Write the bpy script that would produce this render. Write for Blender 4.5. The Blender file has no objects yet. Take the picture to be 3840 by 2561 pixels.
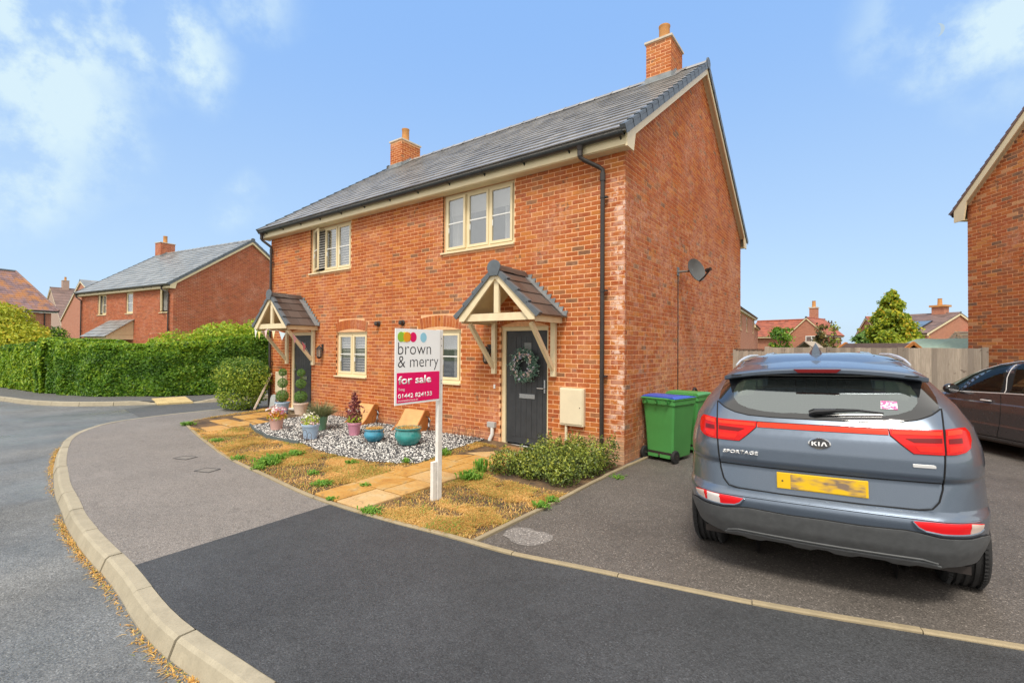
import bpy, bmesh, math, random
import numpy as np
from mathutils import Vector, Matrix, Euler
from mathutils.geometry import delaunay_2d_cdt
R = random.Random(7)
NR = np.random.RandomState(11)
S = bpy.context.scene
COL = S.collection
pi = math.pi
rad = math.radians

# ------------------------------------------------------------------ camera
cam = bpy.data.cameras.new('camera'); cam_o = bpy.data.objects.new('camera', cam); COL.objects.link(cam_o)
cam.sensor_width = 36.0; cam.lens = 16.769
cam.clip_start = 0.05; cam.clip_end = 3000
CAMP = Vector((2.8621, -6.7431, 1.7403))
_yaw, _pit, _rol = 0.6330, 0.0133, 0.0070
FW = Vector((-math.sin(_yaw)*math.cos(_pit), math.cos(_yaw)*math.cos(_pit), math.sin(_pit)))
_r = Vector((math.cos(_yaw), math.sin(_yaw), 0)); _u = _r.cross(FW)
RT = _r*math.cos(_rol)+_u*math.sin(_rol); UP = _u*math.cos(_rol)-_r*math.sin(_rol)
cam_o.matrix_world = Matrix(((RT.x, UP.x, -FW.x, CAMP.x), (RT.y, UP.y, -FW.y, CAMP.y), (RT.z, UP.z, -FW.z, CAMP.z), (0, 0, 0, 1)))
S.camera = cam_o
S.render.resolution_x, S.render.resolution_y = 1024, 682

# ------------------------------------------------------------------ sky, sun, exposure
SUN_EL, SUN_AZ = rad(56), rad(158)      # azimuth clockwise from +Y
W = bpy.data.worlds.new('World'); S.world = W; W.use_nodes = True
nt = W.node_tree; nt.nodes.clear()
def wn(t, **k):
    n = nt.nodes.new(t)
    for a, b in k.items(): setattr(n, a, b)
    return n
def wl(a, b): nt.links.new(a, b)
sky = wn('ShaderNodeTexSky', sky_type='NISHITA', sun_disc=False, sun_elevation=SUN_EL, sun_rotation=SUN_AZ, air_density=1.0, dust_density=1.0, ozone_density=1.2)
geo = wn('ShaderNodeNewGeometry')
tc = wn('ShaderNodeTexCoord')
def wmath(op, a, b=None, clamp=False):
    n = wn('ShaderNodeMath', operation=op); n.use_clamp = clamp
    for i, v in enumerate((a, b)):
        if v is None: continue
        if isinstance(v, (int, float)): n.inputs[i].default_value = v
        else: wl(v, n.inputs[i])
    return n.outputs[0]
def wmr(v, a, b, c, d):
    n = wn('ShaderNodeMapRange', interpolation_type='SMOOTHSTEP'); wl(v, n.inputs[0])
    for i, x in enumerate((a, b, c, d)): n.inputs[i+1].default_value = x
    return n.outputs[0]
def wdir(px, py):
    d = FW + RT*((px-1920)/1788.7) - UP*((py-1280.5)/1788.7); return d.normalized()
nrm = wn('ShaderNodeVectorMath', operation='NORMALIZE'); wl(tc.outputs['Generated'], nrm.inputs[0])
warp = wn('ShaderNodeTexNoise'); warp.inputs['Scale'].default_value = 3.5; warp.inputs['Detail'].default_value = 5; wl(nrm.outputs[0], warp.inputs['Vector'])
wsc = wn('ShaderNodeVectorMath', operation='MULTIPLY_ADD'); wl(warp.outputs['Color'], wsc.inputs[0]); wsc.inputs[1].default_value = (.22, .22, .22)
wof = wn('ShaderNodeVectorMath', operation='SUBTRACT'); wl(nrm.outputs[0], wof.inputs[0]); wof.inputs[1].default_value = (.11, .11, .11); wl(wof.outputs[0], wsc.inputs[2])
DIRW = wsc.outputs[0]
def blob(px, py, size):
    n = wn('ShaderNodeVectorMath', operation='DISTANCE'); wl(DIRW, n.inputs[0]); n.inputs[1].default_value = wdir(px, py)
    return wmr(n.outputs['Value'], size*1.2, size*.3, 0, 1)
acc = None
for px, py, sz, k in ((90, 180, .17, 1.0), (300, 250, .08, .7), (220, 480, .12, .9), (60, 640, .12, .85), (330, 520, .07, .6), (520, 60, .09, .45), (680, 215, .10, .9), (760, 290, .07, .9), (480, 110, .08, .5), (620, 30, .1, .5), (1010, 30, .08, .5),
                      (935, 790, .055, .55), (3750, 100, .075, .95), (3830, 60, .06, .9), (3610, 105, .045, .7), (3800, 300, .06, .3), (3480, 20, .08, .35), (200, 760, .07, .35)):
    b = wmath('MULTIPLY', blob(px, py, sz), k)
    acc = b if acc is None else wmath('MAXIMUM', acc, b)
fine = wn('ShaderNodeTexNoise'); fine.inputs['Scale'].default_value = 9; fine.inputs['Detail'].default_value = 8; fine.inputs['Roughness'].default_value = .62; wl(nrm.outputs[0], fine.inputs['Vector'])
fm = wmr(fine.outputs['Fac'], .38, .60, .15, 1.15)
inview = wmath('MULTIPLY', acc, fm)
# broken grey-white cloud over the rest of the sky, behind and above the view
sep = wn('ShaderNodeSeparateXYZ'); wl(nrm.outputs[0], sep.inputs[0])
dv = wn('ShaderNodeVectorMath', operation='DOT_PRODUCT'); wl(nrm.outputs[0], dv.inputs[0]); dv.inputs[1].default_value = FW
away = wmr(dv.outputs['Value'], .62, .2, 0, 1)
big = wn('ShaderNodeTexNoise'); big.inputs['Scale'].default_value = 2.2; big.inputs['Detail'].default_value = 7; big.inputs['Roughness'].default_value = .55; wl(nrm.outputs[0], big.inputs['Vector'])
cover = wmath('MULTIPLY', wmr(big.outputs['Fac'], .22, .48, 0, .97), away)
cl = wmath('MINIMUM', wmath('MAXIMUM', inview, cover), .96, True)
hz = wmr(sep.outputs['Z'], .62, .0, 0, 1)          # pale air towards the horizon
AIR = wn('ShaderNodeMix', data_type='RGBA'); wl(hz, AIR.inputs['Factor']); AIR.inputs['A'].default_value = (1.75, 3.2, 5.9, 1); AIR.inputs['B'].default_value = (3.0, 4.15, 5.5, 1)
SKYMIX = wn('ShaderNodeMix', data_type='RGBA'); SKYMIX.inputs['Factor'].default_value = .78; wl(sky.outputs['Color'], SKYMIX.inputs['A'])
wl(AIR.outputs['Result'], SKYMIX.inputs['B'])
CLMIX = wn('ShaderNodeMix', data_type='RGBA'); wl(cl, CLMIX.inputs['Factor']); wl(SKYMIX.outputs['Result'], CLMIX.inputs['A'])
CC = wn('ShaderNodeMix', data_type='RGBA'); wl(away, CC.inputs['Factor']); CC.inputs['A'].default_value = (3.9, 4.9, 5.4, 1); CC.inputs['B'].default_value = (7.2, 6.9, 6.4, 1)
wl(CC.outputs['Result'], CLMIX.inputs['B'])
bg = wn('ShaderNodeBackground'); wl(CLMIX.outputs['Result'], bg.inputs['Color']); bg.inputs['Strength'].default_value = 0.085
wo = wn('ShaderNodeOutputWorld'); wl(bg.outputs[0], wo.inputs['Surface'])

sun = bpy.data.lights.new('sun', 'SUN'); sun.energy = 1.5; sun.angle = rad(14); sun.color = (1.0, .93, .82)
sun_o = bpy.data.objects.new('sun', sun); COL.objects.link(sun_o)
_sd = Vector((math.sin(SUN_AZ)*math.cos(SUN_EL), math.cos(SUN_AZ)*math.cos(SUN_EL), math.sin(SUN_EL)))
sun_o.rotation_euler = _sd.to_track_quat('Z', 'Y').to_euler(); sun_o.location = (0, -10, 30)
S.view_settings.view_transform = 'Standard'; S.view_settings.look = 'None'
S.view_settings.gamma = 1; S.view_settings.use_curve_mapping = False
S.view_settings.exposure = 1.1
S.cycles.max_bounces = 8; S.cycles.use_denoising = True

# ------------------------------------------------------------------ materials
MATS = {}
class MN:
    def __init__(s, name):
        s.m = bpy.data.materials.new(name); s.m.use_nodes = True; s.t = s.m.node_tree
        s.b = s.t.nodes['Principled BSDF']; s.out = s.t.nodes['Material Output']
        MATS[name] = s.m; s._tc = None
    def n(s, t, **k):
        x = s.t.nodes.new(t)
        for a, b in k.items(): setattr(x, a, b)
        return x
    def l(s, a, b): s.t.links.new(a, b)
    def pos(s):
        if s._tc is None: s._tc = s.n('ShaderNodeNewGeometry')
        return s._tc.outputs['Position']
    def objc(s):
        return s.n('ShaderNodeTexCoord').outputs['Object']
    def noise(s, scale, detail=3, rough=.5, vec=None, stretch=None, dist=0):
        x = s.n('ShaderNodeTexNoise'); x.inputs['Scale'].default_value = scale; x.inputs['Detail'].default_value = detail
        x.inputs['Roughness'].default_value = rough; x.inputs['Distortion'].default_value = dist
        v = vec or s.pos()
        if stretch:
            mp = s.n('ShaderNodeMapping'); mp.inputs['Scale'].default_value = stretch; s.l(v, mp.inputs[0]); v = mp.outputs[0]
        s.l(v, x.inputs['Vector']); return x.outputs['Fac']
    def voro(s, scale, feature='F1', out='Distance', vec=None):
        x = s.n('ShaderNodeTexVoronoi', feature=feature); x.inputs['Scale'].default_value = scale
        s.l(vec or s.pos(), x.inputs['Vector']); return x.outputs[out]
    def ramp(s, f, *stops):
        x = s.n('ShaderNodeValToRGB'); s.l(f, x.inputs[0]); e = x.color_ramp.elements
        while len(e) < len(stops): e.new(.5)
        for el, (p, c) in zip(e, stops):
            el.position = p; el.color = tuple(c)+(1,) if len(c) == 3 else c
        return x.outputs[0]
    def mr(s, f, a, b, c=0, d=1):
        x = s.n('ShaderNodeMapRange'); s.l(f, x.inputs[0])
        for i, v in enumerate((a, b, c, d)): x.inputs[i+1].default_value = v
        return x.outputs[0]
    def mix(s, f, a, b, mode='MIX'):
        x = s.n('ShaderNodeMix', data_type='RGBA', blend_type=mode)
        for k, v in (('Factor', f), ('A', a), ('B', b)):
            if isinstance(v, (int, float)): x.inputs[k].default_value = v
            elif isinstance(v, tuple): x.inputs[k].default_value = v+(1,) if len(v) == 3 else v
            else: s.l(v, x.inputs[k])
        return x.outputs['Result']
    def math(s, op, a, b=0, clamp=False):
        x = s.n('ShaderNodeMath', operation=op); x.use_clamp = clamp
        for i, v in enumerate((a, b)):
            if isinstance(v, (int, float)): x.inputs[i].default_value = v
            else: s.l(v, x.inputs[i])
        return x.outputs[0]
    def tint(s):
        a = s.n('ShaderNodeAttribute', attribute_name='tint'); o = s.n('ShaderNodeObjectInfo')
        return s.math('FRACT', s.math('ADD', a.outputs['Fac'], o.outputs['Random']))
    def bump(s, h, strength=.3, dist=.01):
        x = s.n('ShaderNodeBump'); x.inputs['Strength'].default_value = strength; x.inputs['Distance'].default_value = dist
        s.l(h, x.inputs['Height']); s.l(x.outputs[0], s.b.inputs['Normal'])
    def col(s, c):
        if isinstance(c, tuple): s.b.inputs['Base Color'].default_value = c+(1,)
        else: s.l(c, s.b.inputs['Base Color'])
    def rough(s, r):
        if isinstance(r, (int, float)): s.b.inputs['Roughness'].default_value = r
        else: s.l(r, s.b.inputs['Roughness'])
def simple(name, c, rough=.6, metal=0, var=.12, scale=6, bump=0, spec=.5, coat=0):
    m = MN(name)
    f = m.noise(scale, 5, .6)
    lo = tuple(x*(1-var) for x in c); hi = tuple(min(1, x*(1+var)) for x in c)
    m.col(m.ramp(f, (.3, lo), (.7, hi))); m.rough(rough)
    m.b.inputs['Metallic'].default_value = metal; m.b.inputs['Specular IOR Level'].default_value = spec
    m.b.inputs['Coat Weight'].default_value = coat
    if bump: m.bump(m.noise(scale*12, 4), bump, .004)
    return m.m

def brick_mat(name, sat=1.0, pal=None, plinth=True):
    m = MN(name); t = m.tint()
    pal = pal or ((.0, (.38, .084, .024)), (.22, (.45, .112, .028)), (.45, (.49, .138, .033)), (.62, (.40, .088, .026)), (.78, (.53, .18, .042)), (.89, (.35, .082, .030)), (.95, (.33, .13, .058)), (.98, (.20, .10, .058)))
    base = m.n('ShaderNodeValToRGB'); base.color_ramp.interpolation = 'CONSTANT'; m.l(t, base.inputs[0]); e = base.color_ramp.elements
    while len(e) < len(pal): e.new(.5)
    for el, (p, c) in zip(e, pal): el.position = p; el.color = c+(1,)
    n1 = m.noise(9, 4, .6); n2 = m.noise(60, 4, .7)
    c = m.mix(m.mr(n1, .35, .7, 0, .55), base.outputs[0], m.mix(.5, base.outputs[0], (.62, .27, .06), 'MIX'))
    c = m.mix(m.mr(n2, .45, .75, 0, .45), c, (.30, .085, .04)); c = m.mix(m.math('MULTIPLY', m.mr(m.noise(4.3, 2, .5), .62, .68, 0, .75), m.mr(m.noise(19, 2, .5), .45, .55), True), c, (.16, .085, .05))
    # pale lime bloom in patches
    bl = m.math('MULTIPLY', m.mr(m.noise(1.1, 4, .6), .50, .72), m.mr(m.noise(14, 5, .7), .40, .68, 0, .75), True)
    c = m.mix(bl, c, (.66, .40, .30))
    m.col(c); m.rough(.85); m.b.inputs['Specular IOR Level'].default_value = .25
    m.bump(m.noise(120, 4, .7), .35, .003)
    return m
bm_ = brick_mat('house_brick'); BRICK = bm_.m
def bloom_corner():
    # lime bloom down the near corner and the buff, splashed courses at its foot (worn marks with a place of their own)
    m = brick_mat('house_brick_main')
    src = m.b.inputs['Base Color'].links[0].from_socket
    sp = m.n('ShaderNodeSeparateXYZ'); m.l(m.pos(), sp.inputs[0]); X, Y, Z = sp.outputs
    nearx = m.mr(X, -.30, -.14, 0, 1); neary = m.mr(Y, .05, .0, .22, 1)
    strip = m.math('MULTIPLY', m.math('MULTIPLY', nearx, neary), m.mr(m.noise(6, 4, .7), .46, .56, 0, .8), True); strip = m.math('MULTIPLY', strip, m.mr(Z, 4.45, 4.1))
    strip = m.math('MULTIPLY', strip, m.mr(m.tint(), .35, .5, .35, 1))
    c = m.mix(strip, src, (.82, .62, .52))
    patch = m.math('MULTIPLY', m.mr(m.noise(.9, 3, .5), .50, .60, 0, 1), m.mr(m.noise(22, 4, .7), .46, .62, 0, .5), True)
    side = m.mr(X, -.02, 0.0, .25, 1)
    c = m.mix(m.math('MULTIPLY', patch, side), c, (.70, .42, .31))
    foot = m.math('MULTIPLY', m.mr(m.math('ADD', Z, m.math('MULTIPLY', m.noise(3, 2), .12)), .50, .36), m.mr(X, -1.5, -.6), True)
    foot = m.math('MULTIPLY', foot, m.mr(X, .0005, .0, .15, 1))
    c = m.mix(m.math('MULTIPLY', foot, .8), c, (.52, .34, .20))
    foot2 = m.math('MULTIPLY', m.mr(m.math('ADD', Z, m.math('MULTIPLY', m.noise(2, 2), .15)), .36, .2), .35, True)
    c = m.mix(foot2, c, (.50, .33, .24))
    m.col(c); return m.m
BRICKM = bloom_corner()
def mortar(name, c):
    m = MN(name); m.col(m.ramp(m.noise(14, 4), (.3, tuple(x*.85 for x in c)), (.7, tuple(min(1, x*1.12) for x in c)))); m.rough(.95)
    m.bump(m.noise(200, 3), .4, .002); return m.m
MORTAR = mortar('mortar', (.84, .47, .25))
MORTARF = mortar('mortar_far', (.62, .33, .23))
BRICKF = brick_mat('house_brick_far', pal=((.0, (.36, .085, .045)), (.3, (.40, .10, .05)), (.5, (.44, .12, .06)), (.75, (.33, .08, .04)), (.93, (.26, .08, .05)))).m
BRICKR = brick_mat('house_brick_brown', pal=((.0, (.43, .105, .035)), (.25, (.50, .15, .045)), (.45, (.40, .10, .035)), (.62, (.33, .105, .045)), (.76, (.57, .23, .07)), (.84, (.28, .13, .075)), (.92, (.17, .11, .08)), (.97, (.60, .32, .16)))).m
def brick_tex(name, c1, c2, mo):
    m = MN(name)
    geo = m.n('ShaderNodeTexCoord'); sp = m.n('ShaderNodeSeparateXYZ'); m.l(geo.outputs['Object'], sp.inputs[0])
    s_ = m.math('ADD', sp.outputs[0], sp.outputs[1]); cb = m.n('ShaderNodeCombineXYZ'); m.l(s_, cb.inputs[0]); m.l(sp.outputs[2], cb.inputs[1])
    b = m.n('ShaderNodeTexBrick'); b.inputs['Scale'].default_value = 1; b.inputs['Brick Width'].default_value = .225; b.inputs['Row Height'].default_value = .075
    b.inputs['Mortar Size'].default_value = .009; b.inputs['Color1'].default_value = c1+(1,); b.inputs['Color2'].default_value = c2+(1,); b.inputs['Mortar'].default_value = mo+(1,)
    m.l(cb.outputs[0], b.inputs['Vector'])
    c = m.mix(m.mr(m.noise(.7, 4), .35, .7, 0, .4), b.outputs['Color'], (.46, .22, .15))
    m.col(c); m.rough(.9); m.bump(b.outputs['Fac'], .3, -.004); return m.m
BTEX = brick_tex('brick_distant', (.42, .13, .065), (.30, .08, .045), (.66, .40, .28))

def slate_mat(name, c, rough=.42, lich=0):
    m = MN(name); t = m.tint(); n1 = m.noise(2.5, 4, .6); n2 = m.noise(45, 4, .7)
    a = m.mix(t, tuple(x*.68 for x in c), tuple(x*1.35 for x in c))
    a = m.mix(m.mr(n1, .4, .7, 0, .5), a, tuple(x*1.6 for x in c))
    a = m.mix(m.mr(n2, .5, .8, 0, .5), a, tuple(x*.5 for x in c))
    if lich: a = m.mix(m.mr(m.noise(1.3, 5, .7), .45, .62, 0, lich), a, (.42, .17, .04))
    m.col(a); m.rough(m.mr(n1, .3, .7, rough*.75, rough*1.25)); m.b.inputs['Specular IOR Level'].default_value = .8; m.bump(n2, .25, .003); return m.m
SLATE = slate_mat('roof_slate', (.27, .258, .245), .32)
SLATEF = slate_mat('roof_slate_far', (.22, .225, .225), .36)
TILEBR = slate_mat('porch_tile_brown', (.080, .066, .060), .42)
GREYUNIT = simple('dry_verge_grey', (.105, .125, .145), .45, var=.2)
LEAD = simple('lead_flashing', (.26, .28, .29), .45, metal=.3, var=.25)
REDTILE = slate_mat('roof_tile_red', (.30, .080, .042), .8)
PURTILE = slate_mat('roof_tile_mottled', (.20, .12, .12), .7, lich=.9)
BRTILE = slate_mat('roof_tile_brown', (.16, .10, .085), .7)
CREAM = simple('cream_upvc', (.78, .66, .42), .38, var=.05, scale=3)
CREAMP = simple('cream_paint_timber', (.77, .65, .43), .5, var=.08, scale=8, bump=.1)
CREAMD = simple('cream_soffit', (.70, .60, .38), .6, var=.06)
BLACKP = simple('black_plastic', (.035, .028, .026), .35, var=.2)
GUTTER = simple('gutter_black', (.030, .034, .036), .3, var=.2)
WHITE = simple('white_upvc', (.80, .80, .78), .35, var=.04)
WHITEP = simple('white_painted_timber', (.78, .76, .72), .6, var=.1, scale=14, bump=.15)
def tarmac(name, c, sc=150, wet=0, spark=.0, patch=.18, rough=.9, ad=0):
    m = MN(name); v = m.voro(sc, out='Color'); hsv = m.n('ShaderNodeSeparateColor'); m.l(v, hsv.inputs[0]); g = hsv.outputs[0]
    n1 = m.noise(1.1, 5, .6); n2 = m.noise(9, 4, .6)
    a = m.ramp(g, (.0, tuple(x*.55 for x in c)), (.5, c), (.93, tuple(x*1.35 for x in c)), (1, tuple(min(1, x*(1.6+spark)) for x in c)))
    a = m.mix(m.mr(n1, .35, .7, 0, 1), a, m.mix(1.0, a, (1-patch,)*3, 'MULTIPLY'))
    a = m.mix(m.mr(n2, .4, .75, 0, .35), a, tuple(x*1.25 for x in c))
    st = m.mr(m.noise(2.6, 6, .72), .56, .72, 0, .5); a = m.mix(st, a, tuple(x*.6 for x in c)); cr = m.mr(m.noise(.5, 8, .75), .60, .66, 0, .35); a = m.mix(cr, a, tuple(min(1, x*1.35) for x in c))
    m.col(a)
    if wet: m.rough(m.mr(m.noise(.55, 4, .5, stretch=(1, .6, 1)), .35, .65, rough-wet, rough))
    else: m.rough(rough)
    m.bump(m.voro(sc*.85), .55, .006)
    return m
ROAD = tarmac('road_tarmac_wet', (.175, .178, .176), 110, wet=.58, rough=.82, patch=.42, spark=.5).m
PAVE = tarmac('pavement_tarmac_worn', (.215, .195, .180), 140, wet=.12, spark=.3, rough=.85).m
PAVED = tarmac('pavement_tarmac_new', (.056, .059, .064), 130, spark=.4, rough=.78, patch=.35, wet=.15).m
DRIVE = tarmac('driveway_tarmac', (.125, .110, .098), 125, wet=.22, spark=1.5, rough=.8, patch=.3).m
PAVEF = tarmac('pavement_tarmac_far', (.12, .12, .12), 90).m
def stone(name, c, c2, sc=7):
    m = MN(name); t = m.tint(); a = m.mix(m.mr(m.noise(sc, 5, .65), .3, .7), c, c2)
    a = m.mix(m.math('MULTIPLY', t, .5), a, tuple(x*.7 for x in c)); a = m.mix(m.mr(m.noise(3.2, 6, .7), .52, .66, 0, .45), a, tuple(x*.55 for x in c)); a = m.mix(m.mr(m.noise(70, 3, .6), .5, .8, 0, .45), a, tuple(x*.55 for x in c))
    m.col(a); m.rough(.9); m.bump(m.noise(90, 4, .7), .4, .004); return m.m
KERB = stone('kerb_concrete', (.43, .38, .28), (.34, .30, .22))
EDGE = stone('edging_concrete', (.40, .32, .20), (.30, .25, .16))
def sandstone():
    m = MN('sandstone'); t = m.tint(); n1 = m.noise(3.4, 7, .66, dist=.9); n2 = m.noise(12, 5, .7)
    a = m.ramp(n1, (.32, (.50, .36, .17)), (.48, (.54, .29, .065)), (.70, (.42, .19, .035)))
    a = m.mix(m.math('MULTIPLY', m.mr(t, .6, .95), .65, True), a, m.mix(m.mr(n2, .4, .7, 0, .5), (.66, .52, .32), (.56, .38, .17)))
    a = m.mix(m.mr(m.noise(30, 5, .75), .50, .74, 0, .55), a, (.26, .17, .08)); a = m.mix(m.mr(m.noise(5, 6, .8, dist=1.5), .56, .62, 0, .5), a, (.22, .15, .07))
    m.col(a); m.rough(.75); m.bump(m.noise(7, 7, .65), .8, .012); return m.m
SAND = sandstone()
SANDP = stone('pale_slab', (.58, .46, .28), (.52, .40, .24), 4)
def soil():
    m = MN('garden_soil'); n1 = m.noise(3.0, 5, .65); n2 = m.noise(26, 5, .7)
    a = m.mix(m.mr(n1, .42, .62), (.055, .038, .028), (.21, .13, .065)); a = m.mix(m.mr(n2, .42, .7, 0, .7), a, (.15, .085, .035))
    m.col(a); m.rough(.95); m.bump(n2, .7, .02); return m.m
SOIL = soil()
def tinted(name, stops, rough=.7, sub=0, bumpy=0):
    m = MN(name); t = m.tint()
    c = m.ramp(t, *stops); m.col(c); m.rough(rough)
    if sub:
        tr = m.n('ShaderNodeBsdfTranslucent'); m.l(c, tr.inputs['Color'])
        mx = m.n('ShaderNodeMixShader'); mx.inputs[0].default_value = sub; m.l(m.b.outputs[0], mx.inputs[1]); m.l(tr.outputs[0], mx.inputs[2]); m.l(mx.outputs[0], m.out.inputs['Surface'])
    return m.m
STRAW = tinted('dry_grass', ((0, (.44, .23, .065)), (.2, (.68, .37, .09)), (.4, (.82, .52, .16)), (.58, (.88, .62, .26)), (.78, (.74, .42, .11)), (.90, (.56, .40, .12)), (.96, (.34, .36, .07)), (1, (.30, .34, .06))), .85, .3)
GRASSG = tinted('green_weed_leaf', ((0, (.10, .26, .025)), (.5, (.17, .38, .04)), (1, (.28, .46, .06))), .6, .35)
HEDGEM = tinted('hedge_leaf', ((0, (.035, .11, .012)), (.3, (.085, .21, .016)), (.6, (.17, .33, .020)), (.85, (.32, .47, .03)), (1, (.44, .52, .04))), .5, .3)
HEDGEY = tinted('hedge_new_leaf', ((0, (.16, .31, .02)), (.5, (.32, .47, .03)), (1, (.52, .58, .04))), .5, .35)
LAURELM = tinted('dark_evergreen_leaf', ((0, (.045, .07, .018)), (.35, (.11, .16, .028)), (.7, (.26, .32, .045)), (1, (.46, .48, .08))), .4, .15)
YELM = tinted('yellow_green_leaf', ((0, (.22, .30, .022)), (.4, (.40, .46, .028)), (.75, (.60, .56, .04)), (1, (.70, .50, .04))), .55, .35)
MAPLEM = tinted('maple_leaf', ((0, (.15, .25, .02)), (.3, (.32, .42, .03)), (.65, (.56, .58, .035)), (.92, (.72, .62, .05)), (1, (.70, .40, .03))), .55, .42)
BOXM = tinted('box_leaf', ((0, (.06, .15, .03)), (.5, (.13, .28, .05)), (1, (.24, .40, .08))), .5, .2)
BARK = simple('bark', (.10, .07, .05), .9, var=.3)
STEMM = simple('green_stem', (.14, .16, .05), .8, var=.2)
GRAVEL = tinted('gravel_black_white', ((0, (.80, .78, .74)), (.34, (.82, .80, .76)), (.38, (.50, .48, .45)), (.42, (.10, .10, .11)), (.75, (.035, .037, .042)), (.93, (.06, .06, .065)), (1, (.30, .29, .28))), .55)
MATS['gravel_black_white'].node_tree.nodes
GRAVB = simple('gravel_bed', (.10, .10, .10), .9, var=.4, scale=60)
def glassy(name, c, alpha=.0, rough=.02, tr=(1, 1, 1)):
    m = MN(name); m.col(c); m.rough(rough); m.b.inputs['Specular IOR Level'].default_value = .8
    if alpha:
        t = m.n('ShaderNodeBsdfTransparent'); t.inputs[0].default_value = tr+(1,)
        mx = m.n('ShaderNodeMixShader'); mx.inputs[0].default_value = alpha
        m.l(m.b.outputs[0], mx.inputs[1]); m.l(t.outputs[0], mx.inputs[2]); m.l(mx.outputs[0], m.out.inputs['Surface'])
    return m.m
PANE = glassy('window_glass', (.03, .04, .05), .80)
def reflective(m, gl, c=(.9, .95, 1)):
    t = m.node_tree; o = t.nodes['Material Output']; src = o.inputs['Surface'].links[0].from_socket
    g = t.nodes.new('ShaderNodeBsdfGlossy'); g.inputs['Roughness'].default_value = .02; g.inputs['Color'].default_value = c+(1,); mx = t.nodes.new('ShaderNodeMixShader'); mx.inputs[0].default_value = gl
    t.links.new(src, mx.inputs[1]); t.links.new(g.outputs[0], mx.inputs[2]); t.links.new(mx.outputs[0], o.inputs['Surface'])
reflective(PANE, .20)
PANED = glassy('window_glass_far', (.16, .17, .18), 0, .06)
reflective(PANED, .35)
ROOM = simple('room_dark', (.22, .21, .20), .9, var=.2)
BLIND = simple('blind_white', (.82, .80, .76), .6, var=.03)
CURT = simple('curtain_pale', (.78, .78, .76), .9, var=.1)
def doormat_():
    m = MN('door_grey'); m.col(m.ramp(m.noise(8, 5), (.3, (.028, .032, .038)), (.7, (.042, .047, .054)))); m.rough(.5)
    m.bump(m.noise(30, 5, .7, stretch=(4, 4, .3)), .25, .003); return m.m
DOORM = doormat_()
CHROME = simple('chrome', (.62, .62, .62), .18, metal=1, var=.03)
LGREY = simple('grey_plastic_box', (.42, .42, .41), .5, var=.05)
MB_CREAM = simple('meter_box_cream', (.76, .66, .47), .5, var=.05)
def fencewood():
    m = MN('fence_wood'); t = m.tint(); n = m.noise(3, 6, .7, stretch=(14, 14, 1.2)); n2 = m.noise(9, 3, .5)
    a = m.mix(t, (.27, .235, .20), (.56, .49, .40)); a = m.mix(m.mr(n, .35, .7, 0, .6), a, (.20, .165, .125)); a = m.mix(m.mr(n2, .66, .72, 0, .7), a, (.11, .08, .06))
    m.col(a); m.rough(.9); m.bump(n, .4, .004); return m.m
FENCEM = fencewood()
WOODO = simple('orange_stained_wood', (.52, .21, .055), .55, var=.22, scale=5, bump=.2)
TERRA = simple('terracotta', (.56, .27, .09), .8, var=.12, scale=9)
CAPST = simple('chimney_cap', (.60, .52, .42), .85)

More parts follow.
